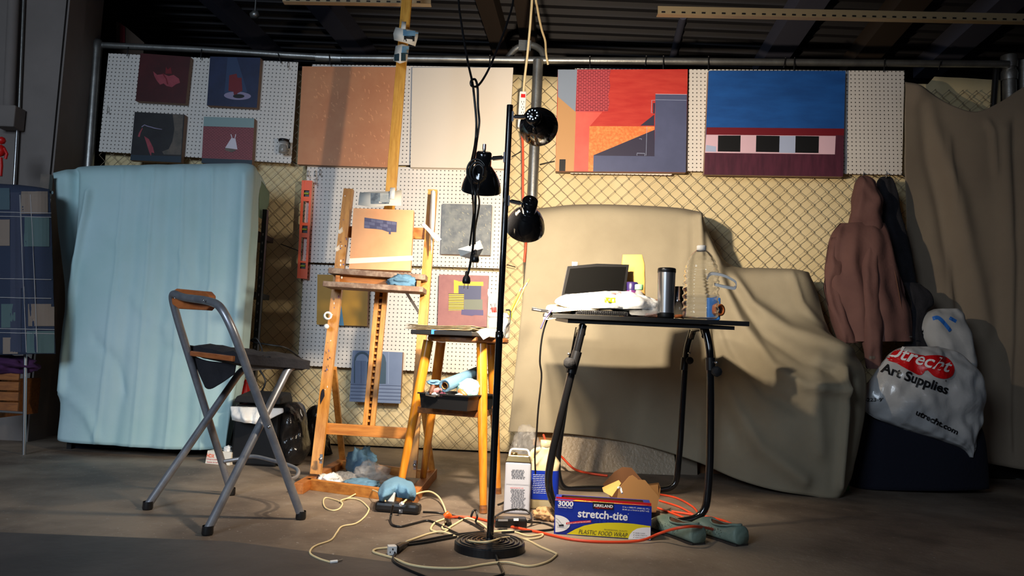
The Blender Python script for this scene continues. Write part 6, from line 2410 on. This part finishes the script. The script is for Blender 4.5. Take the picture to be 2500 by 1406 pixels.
g = sheet([[(925, 1192, 3.06), (938, 1175, 3.1), (960, 1165, 3.12), (985, 1168, 3.12), (1005, 1176, 3.1), (1012, 1188, 3.08)],
           [(922, 1204, 2.98), (940, 1192, 2.97), (962, 1184, 2.97), (985, 1184, 2.98), (1006, 1194, 2.98), (1016, 1204, 3.0)],
           [(924, 1214, 2.96), (942, 1208, 2.94), (962, 1200, 2.95), (986, 1200, 2.95), (1004, 1206, 2.96), (1014, 1216, 2.98)],
           [(926, 1224, 2.98), (944, 1222, 2.96), (962, 1214, 2.98), (986, 1216, 2.98), (1000, 1218, 2.98), (1010, 1224, 3.0)]], 6, 6,
          [([(945, 1170), (935, 1218)], 6, 0.02), ([(968, 1166), (966, 1210)], 5, -0.02), ([(995, 1170), (1000, 1212)], 6, 0.02)], rough=0.02, rfreq=16)
g = [[V((p.x, p.y, max(0.003, p.z))) for p in r_] for r_ in g]
m.grid(g, 'blue_towel')
m.build('blue_rag', label='crumpled blue cloth on the floor around the front left stool leg', cat='rag', solid=0.002)

# ================================================================== METAL CAN AND JUG
ca_ = G(1262, 1256)
ca_ = V((ca_.x, ca_.y + 0.035, 0))
can = thing('metal_can', ca_, 'rectangular white metal solvent can with printed text behind the lamp pole', 'can')
Rz = Matrix.Rotation(-0.10, 3, 'Z')
hC = 0.20
m = MB()
K('can_white', srgb(176, 178, 188), 0.4)
m.box(ca_ + V((0, 0, hC / 2)), 0.102, 0.06, hC, 'can_white', Rz)
fp = ca_ + Rz @ V((0, -0.0305, 0.1))
SC_ = surf_plane(fp, Rz @ V((0, -1, 0)))
K('can_white', srgb(188, 188, 194), 0.4)
m.build('can_body', can, bevel=0.008)
m = MB()
random.seed(5)


def fakelines(x0, x1, y0, y1, dy, mt, hgt=1.5, slant=0.04):
    y = y0
    while y < y1:
        x = x0 + random.uniform(0, (x1 - x0) * 0.12)
        e = x1 - random.uniform(0, (x1 - x0) * 0.15)
        while x < e:
            w_ = random.uniform(3, 8)
            prect(m, SC_, x, y + (x - x0) * slant, min(x + w_, e), y + hgt + (x - x0) * slant, mt, 0.0012)
            x += w_ + 1.2
        y += dy


fakelines(1248, 1283, 1146, 1168, 3.3, 'text_grey')
fakelines(1246, 1284, 1194, 1246, 3.3, 'text_grey')
pstroke(m, SC_, [(1235, 1181), (1293, 1184)], 0.7, 'text_grey', 0.0012)
letters(m, SC_, 'IMPORTANTE LEA', (1246, 1192), (1278, 1193), 2.6, 'box_red', 0.0013)
m.build('printed_text', can, kind='stuff')
m = MB()
K('gold_tin', srgb(150, 128, 88), 0.25, 0.9)
m.box(ca_ + V((0, 0, hC + 0.012)), 0.104, 0.062, 0.026, 'gold_tin', Rz, taper=0.8)
m.lathe([(0.014, 0), (0.014, 0.016), (0.0001, 0.016)], ca_ + V((-0.02, 0, hC + 0.018)), 'gold_tin')
m.build('can_top', can, bevel=0.003)
m = MB()
m.tube(fillet([ca_ + Rz @ V((-0.038, 0, hC + 0.02)), ca_ + Rz @ V((-0.034, 0, hC + 0.046)), ca_ + Rz @ V((0.036, 0, hC + 0.046)), ca_ + Rz @ V((0.042, 0, hC + 0.02))], 0.015), 0.0045, 'white', 8)
m.build('handle', can)
jg = G(1322, 1244)
jg = V((jg.x, jg.y + 0.05, 0))
jug = thing('plastic_jug', jg, 'cream plastic jug with a blue label standing behind the metal can', 'jug')
K('jug_cream', srgb(205, 190, 152), 0.35)
m = MB()
rings = []
for z, rx, ry in ((0, 0.062, 0.045), (0.006, 0.068, 0.05), (0.16, 0.068, 0.05), (0.185, 0.06, 0.045), (0.215, 0.035, 0.03), (0.235, 0.022, 0.022), (0.25, 0.02, 0.02)):
    rings.append([jg + V((rx * math.copysign(abs(math.cos(a)) ** 0.6, math.cos(a)) + (0.012 if z > 0.18 else 0), ry * math.copysign(abs(math.sin(a)) ** 0.6, math.sin(a)), z)) for a in [2 * math.pi * k / 36 for k in range(36)]])
m.loft(rings, 'jug_cream')
m.tube(fillet([jg + V((-0.01, 0, 0.235)), jg + V((-0.045, 0, 0.225)), jg + V((-0.052, 0, 0.16))], 0.02), 0.011, 'jug_cream', 12)
m.build('jug_body', jug)
m = MB()
m.lathe([(0.0225, 0.245), (0.024, 0.247), (0.024, 0.272), (0.0001, 0.273)], jg + V((0.012, 0, 0)), 'jug_cream', seg=20)
m.build('cap', jug)
m = MB()
lb = [[jg + V((0.0695 * math.copysign(abs(math.cos(a)) ** 0.6, math.cos(a)), 0.0515 * math.copysign(abs(math.sin(a)) ** 0.6, math.sin(a)), z)) for a in [math.pi + math.pi * k / 30 for k in range(31)]] for z in (0.04, 0.155)]
m.grid(lb, 'box_blue')
SC_ = surf_bvh(m.bvh())
fakelines(1298, 1338, 1158, 1204, 4.4, 'text_white', 0.9)
m.build('blue_label', jug)
m = MB()
vs, fs = ico(V((P(1285, 1090, 3.75).x, 3.75, 0.12)), (0.075, 0.06, 0.14), 51, 0.4, 1.5, 4, zmin=0.002)
m.add(vs, fs, 'wrap_film', True)
m.build('plastic_sheeting', label='crumpled clear plastic sheeting on the floor behind the jug', cat='plastic sheeting')
m = MB()
c = G(1332, 1268)
vs, fs = ico((c.x, c.y, 0.02), (0.045, 0.04, 0.024), 52, 0.45, 1.5, 4, zmin=0.001)
m.add(vs, fs, 'skin_glove', True)
for k, (dx, dy) in enumerate(((0.035, -0.03), (0.045, -0.015), (0.02, -0.04))):
    m.tube(cat_rom([V((c.x + 0.015, c.y - 0.01, 0.02)), V((c.x + dx * 0.8, c.y + dy * 0.8, 0.022)), V((c.x + dx * 1.3, c.y + dy * 1.3, 0.008))], 4), [0.009] * 8 + [0.006], 'skin_glove', 8)
m.build('latex_glove', label='crumpled tan latex glove on the floor between the can and the wrap box', cat='glove')

# ================================================================== FOOD WRAP BOX
bx = thing('food_wrap_box', (G(1355, 1305) + G(1588, 1318)) / 2, 'long blue and yellow plastic food wrap box on the floor before the table', 'box')
f0, f1 = G(1352, 1303), G(1589, 1319)
f1 = f0 + (f1 - f0)
ft0, ft1 = P(1358, 1216, f0.y + 0.005), P(1589, 1236, f1.y + 0.005)
nn = (f1 - f0).cross(ft0 - f0).normalized()
if nn.y > 0:
    nn = -nn
bkv = V((-nn.x, -nn.y, 0)).normalized() * 0.125
K('box_inside', srgb(120, 78, 45), 0.85)
hT = min(ft0.z, ft1.z)
ft0 = V((f0.x, f0.y, hT))
ft1 = V((f1.x, f1.y, hT))
m = MB()
fb = [f0, f1, f1 + bkv, f0 + bkv]
tp = [ft0, ft1, ft1 + bkv, ft0 + bkv]
for i in range(4):
    j = (i + 1) % 4
    m.add([fb[i], fb[j], tp[j], tp[i]], [(0, 1, 2, 3)], 'box_blue' if i in (0, 2) else 'black')
    m.add([p * 1.0 + (sum(fb, V()) / 4 - p) * 0.01 for p in (fb[i], fb[j], tp[j], tp[i])], [(3, 2, 1, 0)], 'box_inside')
m.poly(list(reversed(fb)), 'box_blue')
# top panel as a rim round a long opening
u_, v_ = (tp[1] - tp[0]), (tp[3] - tp[0])
TPp = lambda a, b_: tp[0] + u_ * a + v_ * b_
inner = [TPp(0.06, 0.52), TPp(0.93, 0.46), TPp(0.93, 0.9), TPp(0.06, 0.92)]
for i in range(4):
    j = (i + 1) % 4
    m.add([tp[i], tp[j], inner[j], inner[i]], [(0, 1, 2, 3)], 'box_blue')
m.build('carton', bx)
m = MB()
SF = surf_plane(ft0, nn)
ST = surf_plane(tp[0], V((0, 0, 1)))
# front artwork (pixel coordinates of the printed front)
fx = lambda X, Y_: (1340 + X / 6.697, 1120 + Y_ / 6.697)
arc = [fx(290, 1228), fx(430, 1150), fx(580, 1090), fx(760, 1055), fx(960, 1043), fx(1160, 1045), fx(1380, 1060), fx(1560, 1085), fx(1662, 1100), fx(1662, 1320)]
ppoly(m, SF, [(x, y) for x, y in arc], 'box_yellow', 0.0008)
el = ell(*fx(100, 1056), 37, 21, 40, 0.05)
el = [(max(x, fx(105, 0)[0]), y) for x, y in el]
ppoly(m, SF, el, 'text_white', 0.001)
gq = [fx(1295, 1312), fx(1320, 1240), fx(1370, 1180), fx(1440, 1140), fx(1520, 1124), fx(1600, 1120), fx(1662, 1122), fx(1662, 1320)]
ppoly(m, SF, gq, 'text_white', 0.0013)
ppoly(m, SF, [fx(118, 618), fx(1675, 722), fx(1675, 764), fx(118, 648)], 'box_red', 0.001)
ppoly(m, SF, [fx(718, 702), fx(1060, 725), fx(1056, 838), fx(716, 812)], 'u_black', 0.0015)
letters(m, SF, '3000', fx(148, 768), fx(398, 782), 13, 'text_white', 0.002, bold=0.03)
letters(m, SF, 'SQUARE FEET', fx(150, 798), fx(386, 816), 3.6, 'text_white', 0.002, bold=0.01)
letters(m, SF, 'KIRKLAND', fx(737, 782), fx(1046, 802), 7, 'text_white', 0.0022, bold=0.03)
letters(m, SF, 'Signature', fx(745, 812), fx(1040, 826), 4.4, 'box_red', 0.0022, bold=0.0, shear=0.4)
letters(m, SF, 'stretch-tite', fx(470, 952), fx(1285, 1012), 20, 'text_white', 0.002, bold=0.022)
letters(m, SF, 'R', fx(1292, 908), fx(1306, 909), 2.4, 'text_white', 0.002)
letters(m, SF, '12 in. x 3000 FT. (3000 SQ. FT.)', fx(1204, 802), fx(1640, 838), 4.4, 'text_white', 0.002, bold=0.01)
letters(m, SF, '30.48 cm x 914.4 m (278.7 m2)', fx(1200, 843), fx(1636, 876), 4.4, 'text_white', 0.002, bold=0.01)
ppoly(m, SF, [fx(283, 1040), fx(480, 1014), fx(692, 1003), fx(690, 1040), fx(480, 1052), fx(281, 1072)], 'box_red', 0.0018)
letters(m, SF, 'BONUS! SLIDE CUTTER INCLUDED', fx(300, 1066), fx(680, 1030), 3, 'text_white', 0.0025)
letters(m, SF, 'PROFESSIONAL QUALITY', fx(903, 1170), fx(1282, 1198), 3.8, 'text_dark', 0.002)
letters(m, SF, 'PLASTIC FOOD WRAP', fx(486, 1222), fx(1284, 1284), 10.5, 'text_dark', 0.002, shear=0.2)
for k, t_ in enumerate(('MORE CLING', 'MORE STRETCH', 'MORE STRONG')):
    letters(m, SF, t_, fx(1412, 1222 + k * 37), fx(1570 + (35 if k == 1 else 0), 1230 + k * 37), 3, 'text_grey', 0.002)
    pstroke(m, SF, [fx(1378, 1206 + k * 38), fx(1384, 1212 + k * 38), fx(1396, 1198 + k * 38)], 0.9, 'text_dark', 0.002)
pstroke(m, SF, [fx(112, 965), fx(160, 1000), fx(222, 1078)], 0.7, 'text_dark', 0.0022)
pstroke(m, SF, [fx(112, 1020), fx(150, 1045), fx(168, 1080)], 0.7, 'text_dark', 0.0022)
ppoly(m, SF, [fx(160, 1075), fx(240, 1068), fx(246, 1096), fx(170, 1106)], 'text_dark', 0.0022)
pstroke(m, SF, [fx(310, 1102), fx(135, 1098), fx(138, 1118), fx(310, 1134)], 0.6, 'text_dark', 0.0022)
m.build('front_print', bx)
m = MB()
q3 = lambda a, b_: TPp(a, b_) + V((0, 0, 0.0012))
m.poly([q3(0.17, 0.05), q3(0.97, 0.05), q3(0.97, 0.40), q3(0.6, 0.44), q3(0.35, 0.42), q3(0.22, 0.25)], 'box_yellow')
m.poly([p + V((0, 0, 0.0006)) for p in (q3(0.80, 0.08), q3(0.97, 0.06), q3(0.97, 0.36), q3(0.86, 0.30))], 'text_white')
m.poly([p + V((0, 0, 0.0006)) for p in (q3(0.0, 0.0), q3(1.0, 0.0), q3(1.0, 0.07), q3(0.0, 0.07))], 'box_red')
vs_, fs_ = text_geo('PLASTIC FOOD WRAP', 0, 0.2)
m.add([q3(0.30 + 0.46 * x, 0.12 + 0.24 * y) + V((0, 0, 0.0012)) for x, y in vs_], fs_, 'text_dark')
vs_, fs_ = text_geo('CAUTION: SHARP CUTTER BLADE', 0.01, 0.0)
m.add([q3(0.26 + 0.44 * x, 0.008 + 0.055 * y) + V((0, 0, 0.0018)) for x, y in vs_], fs_, 'text_white')
m.build('top_print', bx)
m = MB()
q4 = (f0 + f1) / 2 + bkv * 0.55 + V((0, 0, 0.045))
m.tube([q4 - u_ * 0.46, q4 + u_ * 0.46], 0.042, 'white', 24)
m.build('film_roll', bx)
m = MB()
m.tube(cat_rom([V(p) for p in (P(1509, 1190, 2.85), P(1515, 1191, 2.86), P(1517, 1198, 2.85), P(1519, 1204, 2.84))], 4), 0.004, 'white', 6)
m.build('plastic_strip', label='short white plastic strip sticking up behind the food wrap box', cat='strip')

# open cardboard box behind
cbx = thing('cardboard_box', G(1560, 1250), 'small open brown cardboard box with raised flaps behind the food wrap box', 'cardboard box')
Yc = 3.05


def flap(name, pts, mt='cardboard'):
    m = MB()
    p = [P(*q_) if len(q_) == 3 else P(q_[0], q_[1], Yc) for q_ in pts]
    n_ = (p[1] - p[0]).cross(p[2] - p[0]).normalized()
    if n_.y > 0:
        n_ = -n_
    b_ = [q_ - n_ * 0.003 for q_ in p]
    k = len(p)
    f_ = tuple(range(k))
    m.add(p + b_, [f_, tuple(reversed([i + k for i in f_]))] + [(i, i + k, (i + 1) % k + k, (i + 1) % k) for i in range(k)], mt)
    m.build(name, cbx, fix=True)


flap('front_wall', [(1530, 1170, 3.02), (1536, 1163, 3.02), (1545, 1160, 3.02), (1556, 1168, 3.02), (1558, 1171, 3.02), (1575, 1172, 3.02), (1609, 1214, 3.02), (1602, 1250, 3.02), (1500, 1248, 3.02), (1512, 1190, 3.02)])
flap('rear_flap', [(1472, 1182, 3.2), (1500, 1152, 3.2), (1520, 1140, 3.2), (1542, 1142, 3.2), (1568, 1172, 3.2), (1560, 1215, 3.2), (1490, 1215, 3.2)], 'cardboard_dark')
flap('left_flap', [(1470, 1190, 3.1), (1510, 1172, 3.05), (1516, 1180, 3.04), (1494, 1212, 3.0), (1473, 1200, 3.04)], 'kraft')
flap('side_wall', [(1576, 1182, 3.1), (1608, 1178, 3.2), (1613, 1192, 3.2), (1610, 1216, 3.1)], 'cardboard')
flap('bottom', [(1500, 1249, 3.0), (1602, 1251, 3.0), (1605, 1235, 3.2), (1500, 1233, 3.2)], 'cardboard_dark')

# ================================================================== POWER STRIP, ADAPTER, CORDS ON THE FLOOR
pw = thing('power_strip', G(968, 1255), 'black power strip lying on the floor in front of the stool', 'power strip')
a, b_ = G(905, 1250), G(1033, 1260)
a = V((a.x + 0.02, a.y + 0.03, 0.02))
b_ = V((b_.x - 0.02, b_.y + 0.03, 0.02))
m = MB()
m.beam(a - V((0.005, 0, 0)), b_ + V((0.005, 0, 0)), 0.052, 0.038, 'black', side=(0, 1, 0))
m.build('strip_body', pw, bevel=0.012)
m = MB()
SPp = surf_plane(a + V((0, -0.0265, 0)), V((-(b_ - a).y, (b_ - a).x, 0)))
prect(m, SPp, 974, 1243, 983, 1252, 'text_grey', 0.001)
prect(m, SPp, 975, 1244, 978, 1248, 'white', 0.0014)
m.build('port', pw)
m = MB()
pw0 = P(954, 1228, a.y - 0.005)
m.beam(V((pw0.x, pw0.y, 0.037)), V((pw0.x + 0.004, pw0.y, 0.075)), 0.026, 0.026, 'white_gloss')
m.build('usb_charger', label='white usb charger plugged upright into the black floor power strip', cat='charger', bevel=0.004)
cordc = lambda pts, r_, mt, zz=None: None


def floor_cord(m, pts, r_, mt, n=6):
    """pts: (px, py) on floor, or (px, py, height)"""
    q_ = []
    for p in pts:
        z = p[2] if len(p) > 2 else r_
        q_.append(G(p[0], p[1], z))
    m.tube(cat_rom([tuple(v) for v in q_], n), r_, mt, 8)
    return m


m = MB()
floor_cord(m, [(941, 1223, 0.045), (930, 1208, 0.05), (915, 1198, 0.04), (895, 1195, 0.02), (870, 1205, 0.01), (845, 1218), (832, 1224), (818, 1220), (795, 1215), (789, 1226), (795, 1240), (812, 1246), (828, 1242), (836, 1230), (832, 1222, 0.009), (855, 1216, 0.006), (880, 1222), (898, 1238), (900, 1246), (890, 1262), (868, 1278), (835, 1285), (822, 1300), (808, 1318), (775, 1330), (760, 1340), (758, 1352), (780, 1364), (806, 1372)], 0.003, 'cream_cord')
m.tube([G(806, 1372, 0.004), G(824, 1370, 0.005)], 0.0045, 'white', 8)
m.tube([G(824, 1370, 0.005), G(836, 1366, 0.005)], 0.002, 'steel', 8)
m.build('charging_cable', label='thin cream charging cable looping over the floor left of the power strip', cat='cable')
m = MB()
floor_cord(m, [(983, 1228, 0.05), (1000, 1214, 0.05), (1025, 1203, 0.04), (1050, 1200, 0.03), (1070, 1212, 0.02), (1082, 1232, 0.01), (1089, 1252)], 0.0038, 'cream_cord')
m.tube([G(983, 1228, 0.05), G(978, 1232, 0.042)], 0.007, 'white', 8)
m.build('extension_cord', label='short cream cord arching out of the right end of the floor power strip', cat='cord')
m = MB()
floor_cord(m, [(1098, 1290), (1080, 1300), (1058, 1296), (1052, 1290), (1062, 1276), (1082, 1268), (1100, 1262), (1080, 1285), (1088, 1292), (1110, 1280), (1140, 1265), (1170, 1275), (1190, 1290)], 0.0036, 'cream_cord')
floor_cord(m, [(992, 1322), (1020, 1312), (1050, 1302), (1080, 1298, 0.008), (1120, 1312), (1155, 1322, 0.034), (1195, 1322, 0.05), (1235, 1312, 0.03), (1280, 1316), (1320, 1335), (1355, 1350), (1357, 1356), (1335, 1372), (1290, 1382), (1235, 1372, 0.006), (1180, 1378), (1130, 1386), (1060, 1386), (1000, 1378), (960, 1362), (925, 1352), (911, 1346), (920, 1340), (948, 1337)], 0.0036, 'cream_cord')
floor_cord(m, [(1205, 1298), (1240, 1296), (1262, 1300), (1290, 1308), (1324, 1304), (1318, 1312), (1290, 1316), (1262, 1313)], 0.0036, 'cream_cord')
m.build('extension_cord', label='long flat cream cord looping round the floor lamp base', cat='cord')
cnn = thing('cord_connector', G(962, 1342), 'white and black cord connector lying on the floor left of the lamp base', 'connector')
m = MB()
c = G(957, 1342, 0.014)
m.box(c, 0.026, 0.026, 0.026, 'white_gloss', Matrix.Rotation(0.3, 3, 'Z'))
for dx, dz in ((0.004, 0.005), (0.010, -0.004), (-0.003, -0.004)):
    m.box(c + V((dx, -0.014, dz)), 0.003, 0.002, 0.006, 'text_dark', Matrix.Rotation(0.3, 3, 'Z'))
m.build('socket', cnn, bevel=0.003)
m = MB()
m.tube([G(966, 1340, 0.015), G(978, 1332, 0.015), G(996, 1326, 0.008)], [0.013, 0.011, 0.004], 'black', 12)
m.build('plug', cnn)
m = MB()
floor_cord(m, [(960, 1232, 0.06), (955, 1256, 0.02), (953, 1272), (960, 1282), (980, 1285), (1010, 1278), (1040, 1271), (1060, 1275), (1090, 1290), (1120, 1304)], 0.0042, 'black')
floor_cord(m, [(1034, 1250, 0.02), (1070, 1252, 0.01), (1110, 1260), (1140, 1272), (1165, 1285), (1185, 1300), (1176, 1312)], 0.0045, 'black')
floor_cord(m, [(1150, 1262, 0.03), (1155, 1248, 0.05), (1162, 1246, 0.05), (1165, 1262, 0.03), (1162, 1275, 0.01), (1180, 1290)], 0.004, 'black')
m.build('extension_cord', label='black cords running from the power strip toward the lamp base', cat='cord')
m = MB()
floor_cord(m, [(992, 1326), (1040, 1318), (1090, 1308), (1140, 1302), (1180, 1298)], 0.0042, 'black')
floor_cord(m, [(994, 1330), (1040, 1324), (1095, 1314), (1140, 1306), (1190, 1302)], 0.0042, 'black')
floor_cord(m, [(982, 1338), (965, 1352), (960, 1366), (975, 1380), (1010, 1396), (1050, 1412)], 0.0042, 'black')
floor_cord(m, [(1210, 1352, 0.012), (1216, 1370), (1226, 1392), (1226, 1402), (1190, 1412)], 0.0045, 'black')
m.build('power_cord', lamp)
ad = G(1246, 1293)
adp = thing('power_adapter', V((ad.x, ad.y + 0.05, 0)), 'black power adapter brick with a printed label and black cord behind the lamp pole', 'power adapter')
m = MB()
adc = V((ad.x, ad.y + 0.05, 0.016))
m.box(adc, 0.115, 0.055, 0.032, 'black', Matrix.Rotation(0.1, 3, 'Z'))
Sa = surf_plane(adc + V((0, 0, 0.0162)), V((0, 0, 1)))
prect(m, Sa, 1216, 1268, 1240, 1273, 'text_grey', 0.001)
prect(m, Sa, 1254, 1266, 1266, 1272, 'white', 0.001)
m.build('adapter_brick', adp, bevel=0.006)
m = MB()
floor_cord(m, [(1208, 1262, 0.03), (1228, 1250, 0.03), (1260, 1243, 0.03), (1285, 1246, 0.03), (1296, 1256, 0.02), (1297, 1268, 0.02), (1288, 1274, 0.02), (1320, 1276), (1350, 1285), (1350, 1292), (1310, 1296), (1260, 1298), (1225, 1300)], 0.004, 'black')
m.build('cable', adp)
m = MB()
floor_cord(m, [(1216, 1232), (1230, 1226), (1246, 1214), (1260, 1205)], 0.004, 'black')
m.build('cable', adp)

m = MB()
floor_cord(m, [(1100, 1262, 0.008), (1130, 1262), (1160, 1264), (1200, 1274), (1250, 1286), (1290, 1294), (1320, 1300), (1345, 1306), (1390, 1316), (1450, 1322), (1520, 1323), (1570, 1318, 0.012), (1610, 1302, 0.03), (1650, 1290, 0.06), (1690, 1285, 0.07), (1722, 1288, 0.05), (1760, 1296, 0.02), (1790, 1296), (1793, 1285), (1770, 1272), (1730, 1262), (1690, 1256), (1640, 1248)], 0.0048, 'orange_cord')
floor_cord(m, [(1610, 1222), (1660, 1238), (1700, 1262), (1690, 1270), (1640, 1252), (1606, 1240)], 0.0045, 'orange_cord')
floor_cord(m, [(1600, 1205), (1650, 1215), (1690, 1236), (1706, 1255)], 0.0045, 'orange_cord')
m.build('extension_cord', label='orange extension cord running past the food wrap box and over the shoe', cat='cord')
m = MB()
m.tube([P(1085, 1260, 2.78), P(1092, 1256, 2.78), P(1099, 1261, 2.79)], [0.008, 0.013, 0.009], 'orange', 12)
m.tube([G(1092, 1266, 0.01), G(1098, 1280, 0.008)], [0.011, 0.008], 'black', 10)
m.build('orange_plug', label='orange cord plug joined to a black plug on the floor', cat='plug')
m = MB()
m.tube(cat_rom([tuple(v) for v in (P(1327, 1062, 4.0), P(1331, 1075, 3.9), P(1333, 1092, 3.7), P(1350, 1130, 3.9), V((P(1362, 1150, 4.1).x, 4.08, 0.1)), V((P(1400, 1170, 4.1).x, 4.08, 0.03)), V((P(1440, 1176, 4.1).x, 4.08, 0.01)), V((P(1480, 1178, 4.1).x, 4.05, 0.006)))], 6), 0.006, 'orange_cord', 8)
m.build('extension_cord', label='orange cord running along the foot of the bubble-wrapped painting', cat='cord')

# ================================================================== SHOES
K('insole', srgb(96, 60, 40), 0.8)


def shoe(heel, toe, label):
    heel, toe = V(heel), V(toe)
    d = (toe - heel)
    L = d.length
    d.normalize()
    s_ = V((-d.y, d.x, 0))
    t_ = thing('shoe', heel, label, 'shoe', 'pair of shoes')
    prof = [(0.0, 0.030, 0.050), (0.03, 0.036, 0.062), (0.12, 0.038, 0.060), (0.30, 0.036, 0.050), (0.5, 0.040, 0.046), (0.62, 0.046, 0.054), (0.72, 0.049, 0.060), (0.85, 0.047, 0.046), (0.95, 0.036, 0.032), (1.0, 0.018, 0.018)]
    pr = cat_rom(prof, 5)
    rings = []
    for t, wv, hv in pr:
        r_ = []
        for k in range(24):
            a = 2 * math.pi * k / 24
            ca, sa = math.cos(a), math.sin(a)
            x = wv * math.copysign(abs(ca) ** 0.8, ca) * (1 - 0.25 * max(0, sa))
            z = 0.004 + hv / 2 + hv / 2 * math.copysign(abs(sa) ** 0.6, sa)
            r_.append(heel + d * (t * L) + s_ * x + V((0, 0, z)))
        rings.append(r_)
    m = MB()
    m.loft(rings, 'teal_shoe')
    m.build('upper', t_)
    m = MB()
    ins, rim = [], []
    for k in range(28):
        a = 2 * math.pi * k / 28
        tt_ = 0.33 + 0.29 * math.cos(a)
        h_ = min(pr, key=lambda q_: abs(q_[0] - tt_))[2]
        p = heel + d * (tt_ * L) + s_ * (0.027 * math.sin(a)) + V((0, 0, 0.004 + h_ + 0.0015))
        ins.append(p)
        rim.append(p)
    m.poly(ins, 'insole')
    m.build('insole', t_)
    m = MB()
    m.tube(rim, 0.0035, 'teal_shoe', 8, closed=True)
    m.build('collar', t_)
    m = MB()
    so = [[V((p.x, p.y, 0.0)) + 0.0 * d, V((p.x, p.y, 0.006))] for p in []]
    ol = []
    for t, wv, hv in pr:
        ol.append((t, wv * 0.92))
    lf = [heel + d * (t * L) + s_ * wv for t, wv in ol]
    rt = [heel + d * (t * L) - s_ * wv for t, wv in reversed(ol)]
    out = lf + rt
    k = len(out)
    m.add([V((p.x, p.y, 0.0)) for p in out] + [V((p.x, p.y, 0.007)) for p in out], [tuple(range(k)), tuple(range(k, 2 * k))] + [(i, (i + 1) % k, (i + 1) % k + k, i + k) for i in range(k)], 'dark_sole')
    m.build('sole', t_, fix=True)
    # perforations along the side that faces the room
    m = MB()
    for k in range(34):
        t = 0.28 + 0.5 * (k % 12) / 12 + random.uniform(-0.02, 0.02)
        q_ = min(pr, key=lambda z_: abs(z_[0] - t))
        zz = 0.02 + 0.024 * random.random()
        for sd in (-1, 1):
            p = heel + d * (t * L) + s_ * (sd * (q_[1] * 0.985 + 0.0008)) + V((0, 0, zz))
            m.lathe([(0.0001, 0.0), (0.0016, 0.0)], p, 'dark_sole', axis=s_ * sd, seg=6)
    m.build('perforations', t_, kind='stuff')


shoe(G(1706, 1330), G(1606, 1300) + V((0.0, 0.08, 0)), 'grey-green slip-on shoe, the left one beside the food wrap box')
shoe(G(1812, 1333), G(1706, 1305) + V((0.0, 0.07, 0)), 'grey-green slip-on shoe, the right one of the pair')

# ================================================================== GROUPS OF REPEATS
GROUPS = {'paint_tube': 'paint tubes in the black tray', 'paint_brush': 'brushes in the glass jar', 'palette_knife': 'palette knives in the glass jar',
          'cable_tie': 'black cable ties on the fence', 'pegboard_hook': 'metal peg hooks', 'pegboard': 'white pegboards on the fence', 'painting': 'paintings on show',
          'garbage_bag': 'black garbage bags', 'thin_rod': 'thin rods on the left wall', 'tape_scrap': 'tape scraps on the easel post', 'blue_rag': 'blue rags at the easel base',
          'plastic_wrap': 'clear plastic wrap in the easel base', 'extension_cord': 'cords of the studio', 'slotted_strut': 'slotted steel under the ceiling'}
for o in list(SC.objects):
    if o.parent is None and 'label' in o and 'group' not in o:
        g_ = GROUPS.get(o.name.split('.')[0])
        if g_:
            o['group'] = g_
